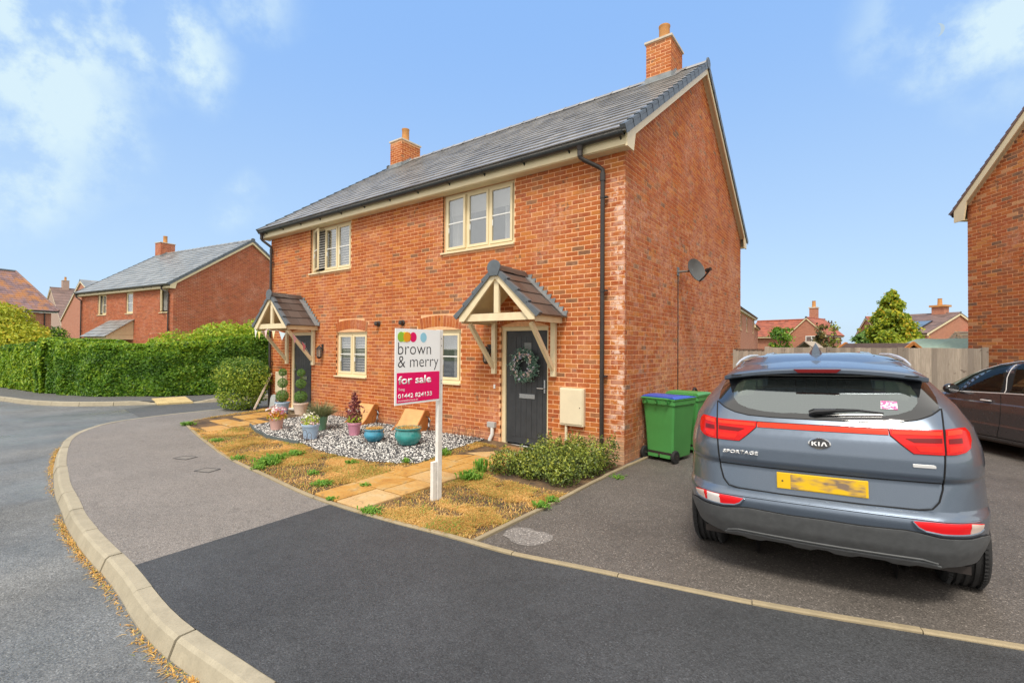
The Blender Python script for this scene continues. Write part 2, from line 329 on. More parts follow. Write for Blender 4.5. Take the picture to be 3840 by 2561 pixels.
# ------------------------------------------------------------------ mesh helpers
class MB:
    def __init__(s): s.v = []; s.f = []; s.mi = []; s.t = []; s.cm = 0; s.ct = 0.0
    def add(s, vs, fs, tint=None):
        o = len(s.v); s.v.extend([tuple(v) for v in vs]); tt = s.ct if tint is None else tint
        for f in fs: s.f.append([o+i for i in f]); s.mi.append(s.cm); s.t.append(tt)
        return s
    def box(s, x0, x1, y0, y1, z0, z1, M=None, tint=None, skip=()):
        vs = [(x0, y0, z0), (x1, y0, z0), (x1, y1, z0), (x0, y1, z0), (x0, y0, z1), (x1, y0, z1), (x1, y1, z1), (x0, y1, z1)]
        if M is not None: vs = [M @ Vector(v) for v in vs]
        fs = {'b': (3, 2, 1, 0), 't': (4, 5, 6, 7), 'f': (0, 1, 5, 4), 'r': (1, 2, 6, 5), 'k': (2, 3, 7, 6), 'l': (3, 0, 4, 7)}
        return s.add(vs, [f for k, f in fs.items() if k not in skip], tint)
    def beam(s, p, q, w, h, up=(0, 0, 1), tint=None):
        p = Vector(p); q = Vector(q); d = (q-p); L = d.length; d.normalize(); u = Vector(up); r = d.cross(u)
        if r.length < 1e-5: r = d.cross(Vector((1, 0, 0)))
        r.normalize(); u = r.cross(d)
        M = Matrix(((r.x, d.x, u.x, p.x), (r.y, d.y, u.y, p.y), (r.z, d.z, u.z, p.z), (0, 0, 0, 1)))
        return s.box(-w/2, w/2, 0, L, -h/2, h/2, M, tint)
    def prism(s, poly, axis, a, b, tint=None):
        # poly in the two other axes, extruded along axis from a to b
        def P(u, v, w): return {'x': (w, u, v), 'y': (u, w, v), 'z': (u, v, w)}[axis]
        n = len(poly); vs = [P(u, v, a) for u, v in poly]+[P(u, v, b) for u, v in poly]
        fs = [tuple(range(n-1, -1, -1)), tuple(range(n, 2*n))]+[(i, (i+1) % n, n+(i+1) % n, n+i) for i in range(n)]
        return s.add(vs, fs, tint)
    def tube(s, pts, r, n=8, cap=True, closed=False, tint=None):
        pts = [Vector(p) for p in pts]; m = len(pts); rs = r if isinstance(r, (list, tuple)) else [r]*m
        rings = []; prev = None
        for i, p in enumerate(pts):
            a = pts[(i-1) % m] if (i > 0 or closed) else p; b = pts[(i+1) % m] if (i < m-1 or closed) else p
            d = (b-a).normalized()
            if prev is None:
                u = d.cross(Vector((0, 0, 1)));
                if u.length < 1e-3: u = d.cross(Vector((1, 0, 0)))
            else: u = prev - d*prev.dot(d)
            u.normalize(); prev = u; w = d.cross(u)
            rings.append([p+(u*math.cos(2*pi*k/n)+w*math.sin(2*pi*k/n))*rs[i] for k in range(n)])
        vs = [v for rg in rings for v in rg]; fs = []
        for i in range(m if closed else m-1):
            for k in range(n):
                a = i*n+k; b = i*n+(k+1) % n; j = (i+1) % m; fs.append((a, b, j*n+(k+1) % n, j*n+k))
        if cap and not closed: fs.append(tuple(range(n-1, -1, -1))); fs.append(tuple(range((m-1)*n, m*n)))
        return s.add(vs, fs, tint)
    def lathe(s, prof, n=20, c=(0, 0, 0), M=None, tint=None):
        vs = []; fs = []; m = len(prof)
        for r, z in prof:
            for k in range(n): vs.append(Vector((c[0]+r*math.cos(2*pi*k/n), c[1]+r*math.sin(2*pi*k/n), c[2]+z)))
        for i in range(m-1):
            for k in range(n): fs.append((i*n+k, i*n+(k+1) % n, (i+1)*n+(k+1) % n, (i+1)*n+k))
        if prof[0][0] > 1e-4: fs.append(tuple(range(n-1, -1, -1)))
        if prof[-1][0] > 1e-4: fs.append(tuple(range((m-1)*n, m*n)))
        if M is not None: vs = [M @ v for v in vs]
        return s.add(vs, fs, tint)
    def sphere(s, c, r, n=12, m=8, M=None):
        if isinstance(r, (int, float)): r = (r, r, r)
        vs = []; fs = []
        for i in range(m+1):
            th = pi*i/m
            for k in range(n): vs.append(Vector((c[0]+r[0]*math.sin(th)*math.cos(2*pi*k/n), c[1]+r[1]*math.sin(th)*math.sin(2*pi*k/n), c[2]+r[2]*math.cos(th))))
        for i in range(m):
            for k in range(n): fs.append((i*n+k, (i+1)*n+k, (i+1)*n+(k+1) % n, i*n+(k+1) % n))
        if M is not None: vs = [M @ v for v in vs]
        return s.add(vs, fs)
    def build(s, name, mats, parent=None, smooth=False, kind=None, tints=False, bevel=0, loc=None):
        me = bpy.data.meshes.new(name); me.from_pydata(s.v, [], s.f)
        if not isinstance(mats, (list, tuple)): mats = [mats]
        for m in mats: me.materials.append(m)
        if len(mats) > 1: me.polygons.foreach_set('material_index', s.mi)
        if tints or any(s.t):
            a = me.attributes.new('tint', 'FLOAT', 'FACE'); a.data.foreach_set('value', s.t)
        if smooth: me.polygons.foreach_set('use_smooth', [True]*len(s.f))
        me.update()
        o = bpy.data.objects.new(name, me); COL.objects.link(o)
        if parent is not None: o.parent = parent
        if kind: o['kind'] = kind
        if loc is not None: o.location = loc
        if bevel:
            b = o.modifiers.new('b', 'BEVEL'); b.width = bevel; b.segments = 2; b.limit_method = 'ANGLE'; b.angle_limit = rad(40)
        if smooth == 'auto':
            pass
        return o
def autosmooth(o, ang=35):
    me = o.data; b = bmesh.new(); b.from_mesh(me)
    for e in b.edges:
        if len(e.link_faces) == 2: e.smooth = e.calc_face_angle(0) < rad(ang)
    for f in b.faces: f.smooth = True
    b.to_mesh(me); b.free(); return o
def fixn(o):
    b = bmesh.new(); b.from_mesh(o.data); bmesh.ops.recalc_face_normals(b, faces=b.faces); b.to_mesh(o.data); b.free(); return o
def tag(o, label, cat, group=None, kind=None):
    if label: o['label'] = label
    if cat: o['category'] = cat
    if group: o['group'] = group
    if kind: o['kind'] = kind
    return o
def thing(name, label, cat, loc=(0, 0, 0), rz=0, group=None, rot=None):
    o = bpy.data.objects.new(name, None); COL.objects.link(o); o.location = loc; o.rotation_euler = rot or (0, 0, rz); o.empty_display_size = .2
    return tag(o, label, cat, group)
def kids(o): return [c for c in bpy.data.objects if c.parent == o]
def dup(o, loc=None, rz=None, label=None, parent=None):
    c = o.copy(); COL.objects.link(c)
    if parent is not None: c.parent = parent
    if loc is not None: c.location = loc
    if rz is not None: c.rotation_euler = (0, 0, rz)
    if label: c['label'] = label
    for k in kids(o): dup(k, parent=c)
    return c
def np_mesh(name, V, F, mats, parent=None, tint=None, kind=None, smooth=False):
    # V (n,3), F (m,k) uniform polygons
    me = bpy.data.meshes.new(name); V = np.asarray(V, np.float32); F = np.asarray(F, np.int32); m, k = F.shape
    me.vertices.add(len(V)); me.vertices.foreach_set('co', V.ravel()); me.loops.add(m*k); me.loops.foreach_set('vertex_index', F.ravel())
    me.polygons.add(m); me.polygons.foreach_set('loop_start', np.arange(0, m*k, k, dtype=np.int32)); me.polygons.foreach_set('loop_total', np.full(m, k, np.int32))
    me.polygons.foreach_set('use_smooth', np.full(m, bool(smooth)))
    me.materials.append(mats)
    if tint is not None:
        a = me.attributes.new('tint', 'FLOAT', 'FACE'); a.data.foreach_set('value', np.asarray(tint, np.float32))
    me.update(calc_edges=True); me.validate()
    o = bpy.data.objects.new(name, me); COL.objects.link(o)
    if parent is not None: o.parent = parent
    if kind: o['kind'] = kind
    return o
def leaves(name, P, size, mat, parent=None, N=None, tint=None, kind=None, aspect=.55, jit=.9, up=.3, lenj=.35):
    # one folded leaf (2 quads) per point; N = preferred outward normals
    P = np.asarray(P, float); n = len(P)
    if N is None: N = NR.normal(size=(n, 3))
    N = np.asarray(N, float)+NR.normal(size=(n, 3))*jit+np.array([0, 0, up]); N /= np.linalg.norm(N, axis=1)[:, None]+1e-9
    A = NR.normal(size=(n, 3)); A -= (A*N).sum(1)[:, None]*N; A /= np.linalg.norm(A, axis=1)[:, None]+1e-9; B = np.cross(N, A)
    sz = (size*(1+lenj*NR.uniform(-1, 1, n)))[:, None]
    tip = P+A*sz*.5; tail = P-A*sz*.5; lf = P+B*sz*aspect*.5+N*sz*.12; rt = P-B*sz*aspect*.5+N*sz*.12
    V = np.stack([tail, rt, tip, lf], 1).reshape(-1, 3)
    i = np.arange(n)*4; F = np.concatenate([np.stack([i, i+1, i+2], 1), np.stack([i, i+2, i+3], 1)])
    if tint is None: tint = NR.uniform(0, 1, n)
    return np_mesh(name, V, F, mat, parent, np.clip(np.concatenate([tint, tint]), 0, .999), kind)
# ------------------------------------------------------------------ ground
def gh(x, y):
    k = min(max(y/3.0, 0), 1); return 0.028*min(max(x-0.4, 0), 3.4)*(1-k*k*(3-2*k))
def inpoly(x, y, P):
    c = False; n = len(P); j = n-1
    for i in range(n):
        xi, yi = P[i]; xj, yj = P[j]
        if (yi > y) != (yj > y) and x < (xj-xi)*(y-yi)/(yj-yi)+xi: c = not c
        j = i
    return c
def patch2d(poly, step, holes=()):
    pts = []; ed = []
    def ring(P):
        o = len(pts); pts.extend(Vector(p) for p in P); n = len(P); ed.extend((o+i, o+(i+1) % n) for i in range(n))
    def fineR(P):
        out = []
        for i in range(len(P)):
            a = Vector(P[i]); b = Vector(P[(i+1) % len(P)]); k = max(1, int((b-a).length/step))
            out += [tuple(a.lerp(b, j/k)) for j in range(k)]
        return out
    ring(fineR(poly))
    for h in holes: ring(fineR(h))
    xs = [p[0] for p in poly]; ys = [p[1] for p in poly]
    def near(x, y):
        return any((x-p.x)**2+(y-p.y)**2 < (step*.5)**2 for p in bd)
    bd = list(pts)
    x = min(xs)+step/2
    if (max(xs)-min(xs))*(max(ys)-min(ys))/step**2 < 6000:
        while x < max(xs):
            y = min(ys)+step/2
            while y < max(ys):
                if inpoly(x, y, poly) and not any(inpoly(x, y, h) for h in holes) and not near(x, y): pts.append(Vector((x, y)))
                y += step
            x += step
    v, e, f, *_ = delaunay_2d_cdt(pts, ed, [], 0, 1e-6)
    tris = []
    for t in f:
        cx = sum(v[i].x for i in t)/3; cy = sum(v[i].y for i in t)/3
        if inpoly(cx, cy, poly) and not any(inpoly(cx, cy, h) for h in holes): tris.append(t)
    return v, tris
def sheet(name, poly, z, mat, step=1.0, holes=(), zf=None, kind='structure', parent=None):
    v, t = patch2d(poly, step, holes); mb = MB()
    mb.add([(p.x, p.y, (zf(p.x, p.y) if zf else z+gh(p.x, p.y))) for p in v], t)
    o = mb.build(name, mat, parent)
    if kind: o['kind'] = kind
    b = bmesh.new(); b.from_mesh(o.data); bmesh.ops.recalc_face_normals(b, faces=b.faces)
    if sum(f.normal.z for f in b.faces) < 0: bmesh.ops.reverse_faces(b, faces=b.faces)
    b.to_mesh(o.data); b.free(); return o
def smoothline(P, step):
    # Catmull-Rom through P, resampled by arc length
    out = []
    for i in range(len(P)-1):
        p0 = Vector(P[max(i-1, 0)]); p1 = Vector(P[i]); p2 = Vector(P[i+1]); p3 = Vector(P[min(i+2, len(P)-1)])
        for k in range(12):
            t = k/12; out.append(.5*((2*p1)+(p2-p0)*t+(2*p0-5*p1+4*p2-p3)*t*t+(3*p1-p0-3*p2+p3)*t**3))
    out.append(Vector(P[-1])); res = [out[0]]; acc = 0
    for a, b in zip(out, out[1:]):
        L = (b-a).length
        while acc+L >= step:
            a = a.lerp(b, (step-acc)/L); L = (b-a).length; res.append(a.copy()); acc = 0
        acc += L
    return res
GROUND = simple('far_ground', (.10, .12, .05), .95, var=.3, scale=.8)
gmb = MB(); gmb.add([(-500, -400, -.35), (500, -400, -.35), (500, 700, -.35), (-500, 700, -.35)], [(0, 1, 2, 3)])
gmb.build('ground', GROUND, kind='structure')
sheet('road', [(-70, -40), (25, -40), (25, 3), (6, 3), (6, -5.0), (-11, 2), (-11, 30), (-25, 45), (-70, 45)], -.115, ROAD, 2.0)
ROADD = tarmac('road_tarmac_side', (.105, .105, .105), 110, wet=.3, rough=.8).m
sheet('side_road', [(-11.2, -2.6), (-10.9, -1.0), (-10.9, 30), (-16, 30), (-14.6, .6), (-14.9, -.6), (-14.4, -2.2)], -.111, ROADD, 2.0)
# near kerb, back line (pavement side)
KB = [(4.6, -4.75), (3.2, -5.02), (1.9, -5.25), (.9, -5.40), (.08, -5.47), (-.73, -5.51), (-1.77, -5.44), (-2.66, -5.41), (-3.5, -5.36), (-4.28, -5.27), (-5.06, -5.18), (-5.89, -5.05), (-6.8, -4.89), (-8.09, -4.62), (-9.18, -4.32), (-10.1, -3.88), (-10.75, -3.3), (-11.1, -2.5), (-11.25, -1.5), (-11.3, 0.5), (-11.3, 9), (-11.3, 24)]
kline = smoothline(KB, .05)
kerb = thing('kerb', None, None); kerb['kind'] = 'structure'
KN = 17                                               # a stone every 0.85-0.9 m
def run_stones(line, n, prof_fn, name, mat, parent, joint=.006, start=0, maxn=300, tw=.003):
    i = start; cnt = 0
    while i+n < len(line) and cnt < maxn:
        seg = line[i:i+n+1]; mb = MB(); sub = seg[::max(1, n//4)]
        if sub[-1] is not seg[-1]: sub.append(seg[-1])
        m = len(sub); rings = []; jz = R.uniform(-tw, tw); jl = R.uniform(-tw, tw)
        for k, p in enumerate(sub):
            a = sub[max(k-1, 0)]; b = sub[min(k+1, m-1)]; d = (b-a).normalized(); nn = Vector((-d.y, d.x))
            off = joint/2 if k == 0 else (-joint/2 if k == m-1 else 0); q = p+d*off
            rings.append([(q.x+nn.x*(u+jl), q.y+nn.y*(u+jl), w+jz+gh(q.x, q.y)) for u, w in prof_fn(q.x, q.y)])
        pn = len(rings[0]); vs = [v for r in rings for v in r]; fs = []
        for k in range(m-1):
            for j in range(pn): fs.append((k*pn+j, k*pn+(j+1) % pn, (k+1)*pn+(j+1) % pn, (k+1)*pn+j))
        fs.append(tuple(range(pn))); fs.append(tuple(range((m-1)*pn+pn-1, (m-1)*pn-1, -1)))
        mb.add(vs, fs); o = mb.build(name, mat, parent); fixn(o); i += n; cnt += 1
def kprof(x, y):
    # u>0 towards the road side of the line running right-to-left (n = left of direction) ; battered face
    up = .0
    return [(0, -.2), (0, .004+up), (.085, .004+up), (.108, -.012+up), (.142, -.10), (.145, -.2)]
run_stones(kline, KN, kprof, 'kerb_stone', KERB, kerb, joint=.013, tw=.004)
# edging between pavement and gardens / drive
EL = [(4.9, -2.62), (3.57, -2.93), (2.54, -3.19), (1.9, -3.30), (1.04, -3.42), (.5, -3.50), (.06, -3.53), (-.34, -3.56), (-.79, -3.61), (-1.31, -3.65), (-1.84, -3.67), (-2.49, -3.65), (-3.67, -3.53), (-4.73, -3.42), (-5.88, -3.23), (-7.67, -2.86), (-8.7, -2.62), (-9.3, -2.46), (-9.62, -2.2), (-9.8, -1.75), (-9.9, -1.1), (-9.95, -.3)]
eline = smoothline(EL, .05)
edging = thing('edging', None, None); edging['kind'] = 'structure'
eprof = lambda x, y: [(-.055, -.1), (-.055, .012), (-.045, .02), (-.008, .02), (0, .012), (0, -.1)]
run_stones(eline, 18, eprof, 'edging_stone', EDGE, edging, tw=.004)
DE = [(.06, -3.47), (.065, -2.7), (.07, -1.97), (.05, -1.2), (.06, -.4), (.085, .5), (.09, 1.6), (.09, 7.3)]
eprof2 = lambda x, y: [(-.025, -.1), (-.025, .02), (-.02, .026), (.02, .026), (.025, .02), (.025, -.1)]
run_stones(smoothline(DE, .05), 18, eprof2, 'edging_stone', EDGE, edging, tw=.004)
pk = [(p.x, p.y) for p in kline[::4]]; pe = [(p.x, p.y) for p in eline[::4]]
poly = pk+[(-9.95, 24), (-9.95, -.3)]+pe[::-1]
left = [p for p in pk if p[0] < -1.80]; lefte = [p for p in pe if p[0] < -1.86]
rightk = [p for p in pk if p[0] >= -1.75]; righte = [p for p in pe if p[0] >= -1.86]
sheet('pavement', [(-1.78, -5.44)]+left+[(-9.95, 24), (-9.95, -.3)]+lefte[::-1]+[(-1.87, -3.67)], 0, PAVE, .8)
sheet('pavement', rightk+[(-1.78, -5.44), (-1.87, -3.67)]+righte[::-1], .003, PAVED, .8)
sheet('driveway', [(p[0], p[1]+.01) for p in righte if p[0] >= .06]+[(.07, -3.5), (.09, 7.4), (8, 8.6), (13, 2), (10, -3.0), (6, -2.4)], -.002, DRIVE, .8)
PATCHM = tarmac('worn_patch', (.22, .20, .185), 95, spark=1.4).m
def blobpoly(cx, cy, rx, ry, n=26, j=.18, rot=0):
    out = []
    for k in range(n):
        a = 2*pi*k/n; r = 1+R.uniform(-j, j); x = rx*r*math.cos(a); y = ry*r*math.sin(a)
        out.append((cx+x*math.cos(rot)-y*math.sin(rot), cy+x*math.sin(rot)+y*math.cos(rot)))
    return out
sheet('worn_patch', [(.13, -3.1), (.14, -2.98), (.2, -2.93), (.28, -2.9), (.36, -2.93), (.44, -2.9), (.55, -2.93), (.60, -3.02), (.58, -3.14), (.55, -3.2), (.5, -3.25), (.42, -3.28), (.33, -3.27), (.25, -3.22), (.17, -3.2)], .003, PATCHM, .3)
def garden_z(x, y):
    b = min(max((y+2.2)/2.2, 0), 1)
    return .004+.075*b*min(max((-x-1.0)/1.5, 0), 1)
GP = [(p[0], p[1]+.03) for p in pe if p[0] <= .06]
sheet('garden_soil', GP+[(-10.4, -.3), (-10.4, .02), (.05, .02), (.05, -3.5)], 0, SOIL, .35, zf=garden_z)
sheet('gravel_margin', [(.0, 0), (.07, -.3), (.09, 7.4), (-.02, 7.4)], .012, GRAVB, .5)
# opposite side: kerb, pavement, tactile crossing
OK = [(-60, -13), (-40, -8.6), (-28, -5.7), (-20.4, -4.0), (-18.2, -3.6), (-16.7, -3.0), (-15.75, -2.2), (-15.2, -1.3), (-14.75, -.5), (-14.45, .15), (-14.3, 1.5), (-14.2, 6), (-14.2, 26)]
okl = smoothline(OK, .05)
kerbo = thing('kerb', None, None); kerbo['kind'] = 'structure'
def kprof2(x, y):
    d = max(0, 1-abs(y+.75)/.9) if x > -16 else 0; h = .01-.09*min(1, d*2)
    return [(0, -.2), (0, h), (-.09, h), (-.115, h-.012), (-.14, -.112), (-.14, -.2)]
run_stones([p for p in okl if p.x > -32], 18, kprof2, 'kerb_stone', KERB, kerbo, tw=.002)
sheet('far_pavement', [(p.x, p.y) for p in okl[::10]]+[(-17, 26), (-17, 1.5), (-17.6, -.5), (-19, -1.6), (-22, -2.4), (-30, -4.0), (-60, -10)], .0, PAVEF, 2, zf=lambda x, y: -.055 if (-15.6 < x and -1.4 < y < -.1) else 0)
sheet('far_verge', [(-17, 26), (-17, 1.5), (-17.6, -.5), (-19, -1.6), (-22, -2.4), (-30, -4.0), (-60, -10), (-60, 60), (-17, 60)], .0, GROUND, 6, zf=lambda x, y: -.01)
TACT = stone('tactile_buff', (.66, .52, .26), (.60, .46, .22), 5)
tp = thing('tactile_paving', 'buff blister paving at the dropped kerb opposite, in front of the hedge', 'paving')
A, B, C, D = Vector((-15.75, -1.15, .02)), Vector((-15.67, -.22, .02)), Vector((-14.45, -.42, -.06)), Vector((-14.75, -1.3, -.06))
for i in range(3):
    for j in range(3):
        q = [A.lerp(D, u).lerp(B.lerp(C, u), w) for u, w in (((i+.01)/3, (j+.01)/3), ((i+.99)/3, (j+.01)/3), ((i+.99)/3, (j+.99)/3), ((i+.01)/3, (j+.99)/3))]
        mb = MB(); mb.add([v-Vector((0, 0, .05)) for v in q]+q, [(3, 2, 1, 0), (4, 5, 6, 7), (0, 1, 5, 4), (1, 2, 6, 5), (2, 3, 7, 6), (3, 0, 4, 7)])
        for a in range(5):
            for b in range(5):
                p = q[0].lerp(q[1], (a+.5)/5).lerp(q[3].lerp(q[2], (a+.5)/5), (b+.5)/5); mb.lathe([(.014, 0), (.011, .006)], 6, p, tint=.3)
        mb.build('paving_slab', TACT, tp)
# service covers in the pavement
COVF = simple('cover_frame_dark', (.09, .085, .08), .5, metal=.4); COVC = simple('cover_concrete', (.20, .185, .17), .9, var=.15, scale=30)
for cx, cy, rz, lab in ((-5.6, -3.75, .35, 'small rectangular service cover in the pale pavement, farther from the sign'), (-4.52, -3.86, .35, 'small rectangular service cover in the pale pavement, nearer the dark tarmac')):
    t = thing('service_cover', lab, 'manhole cover', (cx, cy, .001), rz)
    mb = MB(); w, h = .13, .10
    for x0, x1, y0, y1 in ((-w, w, -h, -h+.012), (-w, w, h-.012, h), (-w, -w+.012, -h+.012, h-.012), (w-.012, w, -h+.012, h-.012)): mb.box(x0, x1, y0, y1, -.01, .006)
    mb.build('frame', COVF, t)
    mb = MB(); mb.box(-w+.016, w-.016, -h+.016, h-.016, -.01, .004); mb.build('lid', COVC, t)

# ------------------------------------------------------------------ brickwork
CH, BL, MJ = .075, .225, .0125
def clip_iv(iv, hs):
    out = [iv]
    for a, b in hs:
        nxt = []
        for p, q in out:
            if b <= p or a >= q: nxt.append((p, q)); continue
            if a > p: nxt.append((p, a))
            if b < q: nxt.append((b, q))
        out = nxt
    return [(p, q) for p, q in out if q-p > .02]
def brick_list(u0, u1, z1fn, zmax, holes, off=0.0, z0=0.0):
    # returns (ua, ub, za, zb, row)
    L = []; r = 0; z = z0
    while z < zmax:
        za, zb = z, z+CH-MJ; hs = []
        for h in holes:
            w = h(za, zb)
            if w: hs.append(w)
        lim = z1fn(zb) if z1fn else (u0, u1)
        if lim is None: break
        a0, a1 = max(u0, lim[0]), min(u1, lim[1])
        for p, q in clip_iv((a0, a1), hs):
            k = math.floor((p-off)/BL)-1; sh = (BL/2 if r % 2 else 0)+off
            x = sh+k*BL
            while x < q:
                xa, xb = max(x, p+(0 if x > p else 0)), min(x+BL-MJ, q)
                if xb-xa > .025: L.append((xa, xb, za, zb, r))
                x += BL
        z += CH; r += 1
    return L
def brick_mesh(w, d, h, name, mat):
    me = BM.get((round(w, 3), round(h, 3), mat.name))
    if me: return me
    e = .0035
    vs = [(0, d, 0), (w, d, 0), (w, d, h), (0, d, h), (0, e*.8, 0), (w, e*.8, 0), (w, e*.8, h), (0, e*.8, h), (e, 0, e), (w-e, 0, e), (w-e, 0, h-e), (e, 0, h-e)]
    fs = [(8, 9, 10, 11), (4, 5, 9, 8), (5, 6, 10, 9), (6, 7, 11, 10), (7, 4, 8, 11), (0, 1, 5, 4), (1, 2, 6, 5), (2, 3, 7, 6), (3, 0, 4, 7)]
    me = bpy.data.meshes.new('brick'); me.from_pydata(vs, [], fs); me.materials.append(mat); me.update(); BM[(round(w, 3), round(h, 3), mat.name)] = me; return me
BM = {}
def lay_bricks(parent, walls, mat, n_single=300, cam_local=None, name='brick', stuffname='brickwork', proud=.0035, D=.03):
    # walls: list of (list, frame matrix 4x4: u->x, depth->y(into wall), z)
    allb = []
    for bl, M in walls:
        for b in bl:
            p = M @ Vector(((b[0]+b[1])/2, 0, (b[2]+b[3])/2)); n = (M.to_3x3() @ Vector((0, -1, 0)))
            s_ = -1e9
            if cam_local is not None:
                v = cam_local-p; dd = v.length; s_ = (b[1]-b[0])*max(0, v.normalized().dot(n))/dd**2 if v.dot(n) > 0 else -1
            allb.append((s_, b, M))
    allb.sort(key=lambda t: -t[0])
    for s_, b, M in allb[:n_single]:
        me = brick_mesh(b[1]-b[0], D, b[3]-b[2], name, mat); o = bpy.data.objects.new(name, me); COL.objects.link(o); o.parent = parent
        o.matrix_local = M @ Matrix.Translation((b[0], -proud+R.uniform(-.0012, .0012), b[2])) @ Matrix.Rotation(R.uniform(-.004, .004), 4, 'Y')
    rest = allb[n_single:]
    if not rest: return
    V = []; F4 = []; T = []
    base = [(0, 1, 0), (1, 1, 0), (1, 1, 1), (0, 1, 1), (0, 0, 0), (1, 0, 0), (1, 0, 1), (0, 0, 1)]
    fq = [(4, 5, 6, 7), (0, 1, 5, 4), (1, 2, 6, 5), (2, 3, 7, 6), (3, 0, 4, 7)]
    for s_, b, M in rest:
        o = len(V); t = R.random(); y0 = -proud+R.uniform(-.0015, .0015)
        for i, j, k in base: V.append(tuple(M @ Vector((b[0]+i*(b[1]-b[0]), y0+j*D, b[2]+k*(b[3]-b[2])))))
        for f in fq: F4.append([o+i for i in f]); T.append(t)
    return np_mesh(stuffname, V, F4, mat, parent, T, 'stuff')
def rect_hole(x0, x1, z0, z1): return lambda za, zb: (x0, x1) if (zb > z0+.012 and za < z1-.012) else None
def arch_hole(x0, x1, z0, zs, zc, ext):
    # rectangle z0..zs, then the arch ring: crown of soffit zc, ring depth ext
    hw = (x1-x0)/2; c = (x0+x1)/2; sg = zc-zs; Rr = (hw*hw+sg*sg)/(2*sg); cz = zc-Rr
    def f(za, zb):
        if zb > z0+.012 and za < zs-.02: return (x0, x1)
        if za >= zs-.02:
            z = za; d = (Rr+ext)**2-(z-cz)**2
            if d <= 0: return None
            w = math.sqrt(d); half_ang = math.asin(hw/Rr); edge = hw+(z-zs)*math.tan(half_ang) if z < zs+ext*math.cos(half_ang) else 9
            w = min(w, max(edge, hw)); return (c-w, c+w) if w > .02 else None
        return None
    return f, (c, cz, Rr, hw, ext)
def arch_bricks(par, arch, M, mat, n=None, name='arch_brick'):
    c, cz, Rr, hw, ext = arch; A = math.asin(hw/Rr)-.002; n = n or int(2*A*(Rr+ext/2)/.078); step = 2*A/n
    for i in range(n):
        a0 = -A+i*step+.0022; a1 = -A+(i+1)*step-.0022; pts = []
        for rr, aa in ((Rr, a0), (Rr, a1), (Rr+ext, a1), (Rr+ext, a0)): pts.append((c+rr*math.sin(aa), cz+rr*math.cos(aa)))
        mb = MB(); mb.prism(pts, 'y', -.005+R.uniform(-.001, .001), .03); mb.v = [tuple(M @ Vector(v)) for v in mb.v]
        fixn(mb.build(name, mat, par))
def wall_panel(mb, x0, x1, z0, z1fn, holes, y, M=None):
    # backing wall (mortar plane) as cells around rectangular holes; z1fn(x) top
    xs = sorted(set([x0, x1]+[h[0] for h in holes]+[h[1] for h in holes])); zs = sorted(set([z0]+[h[2] for h in holes]+[h[3] for h in holes]))
    for xa, xb in zip(xs, xs[1:]):
        zl = zs+[None]
        for i, za in enumerate(zs):
            zb = zs[i+1] if i+1 < len(zs) else None
            xm = (xa+xb)/2; zm = (za+(zb if zb is not None else za+.1))/2
            if any(h[0] < xm < h[1] and h[2] < zm < h[3] for h in holes): continue
            t0 = zb if zb is not None else z1fn(xa); t1 = zb if zb is not None else z1fn(xb)
            vs = [(xa, y, za), (xb, y, za), (xb, y, t1), (xa, y, t0)]
            if M is not None: vs = [M @ Vector(v) for v in vs]
            mb.add(vs, [(0, 1, 2, 3)])
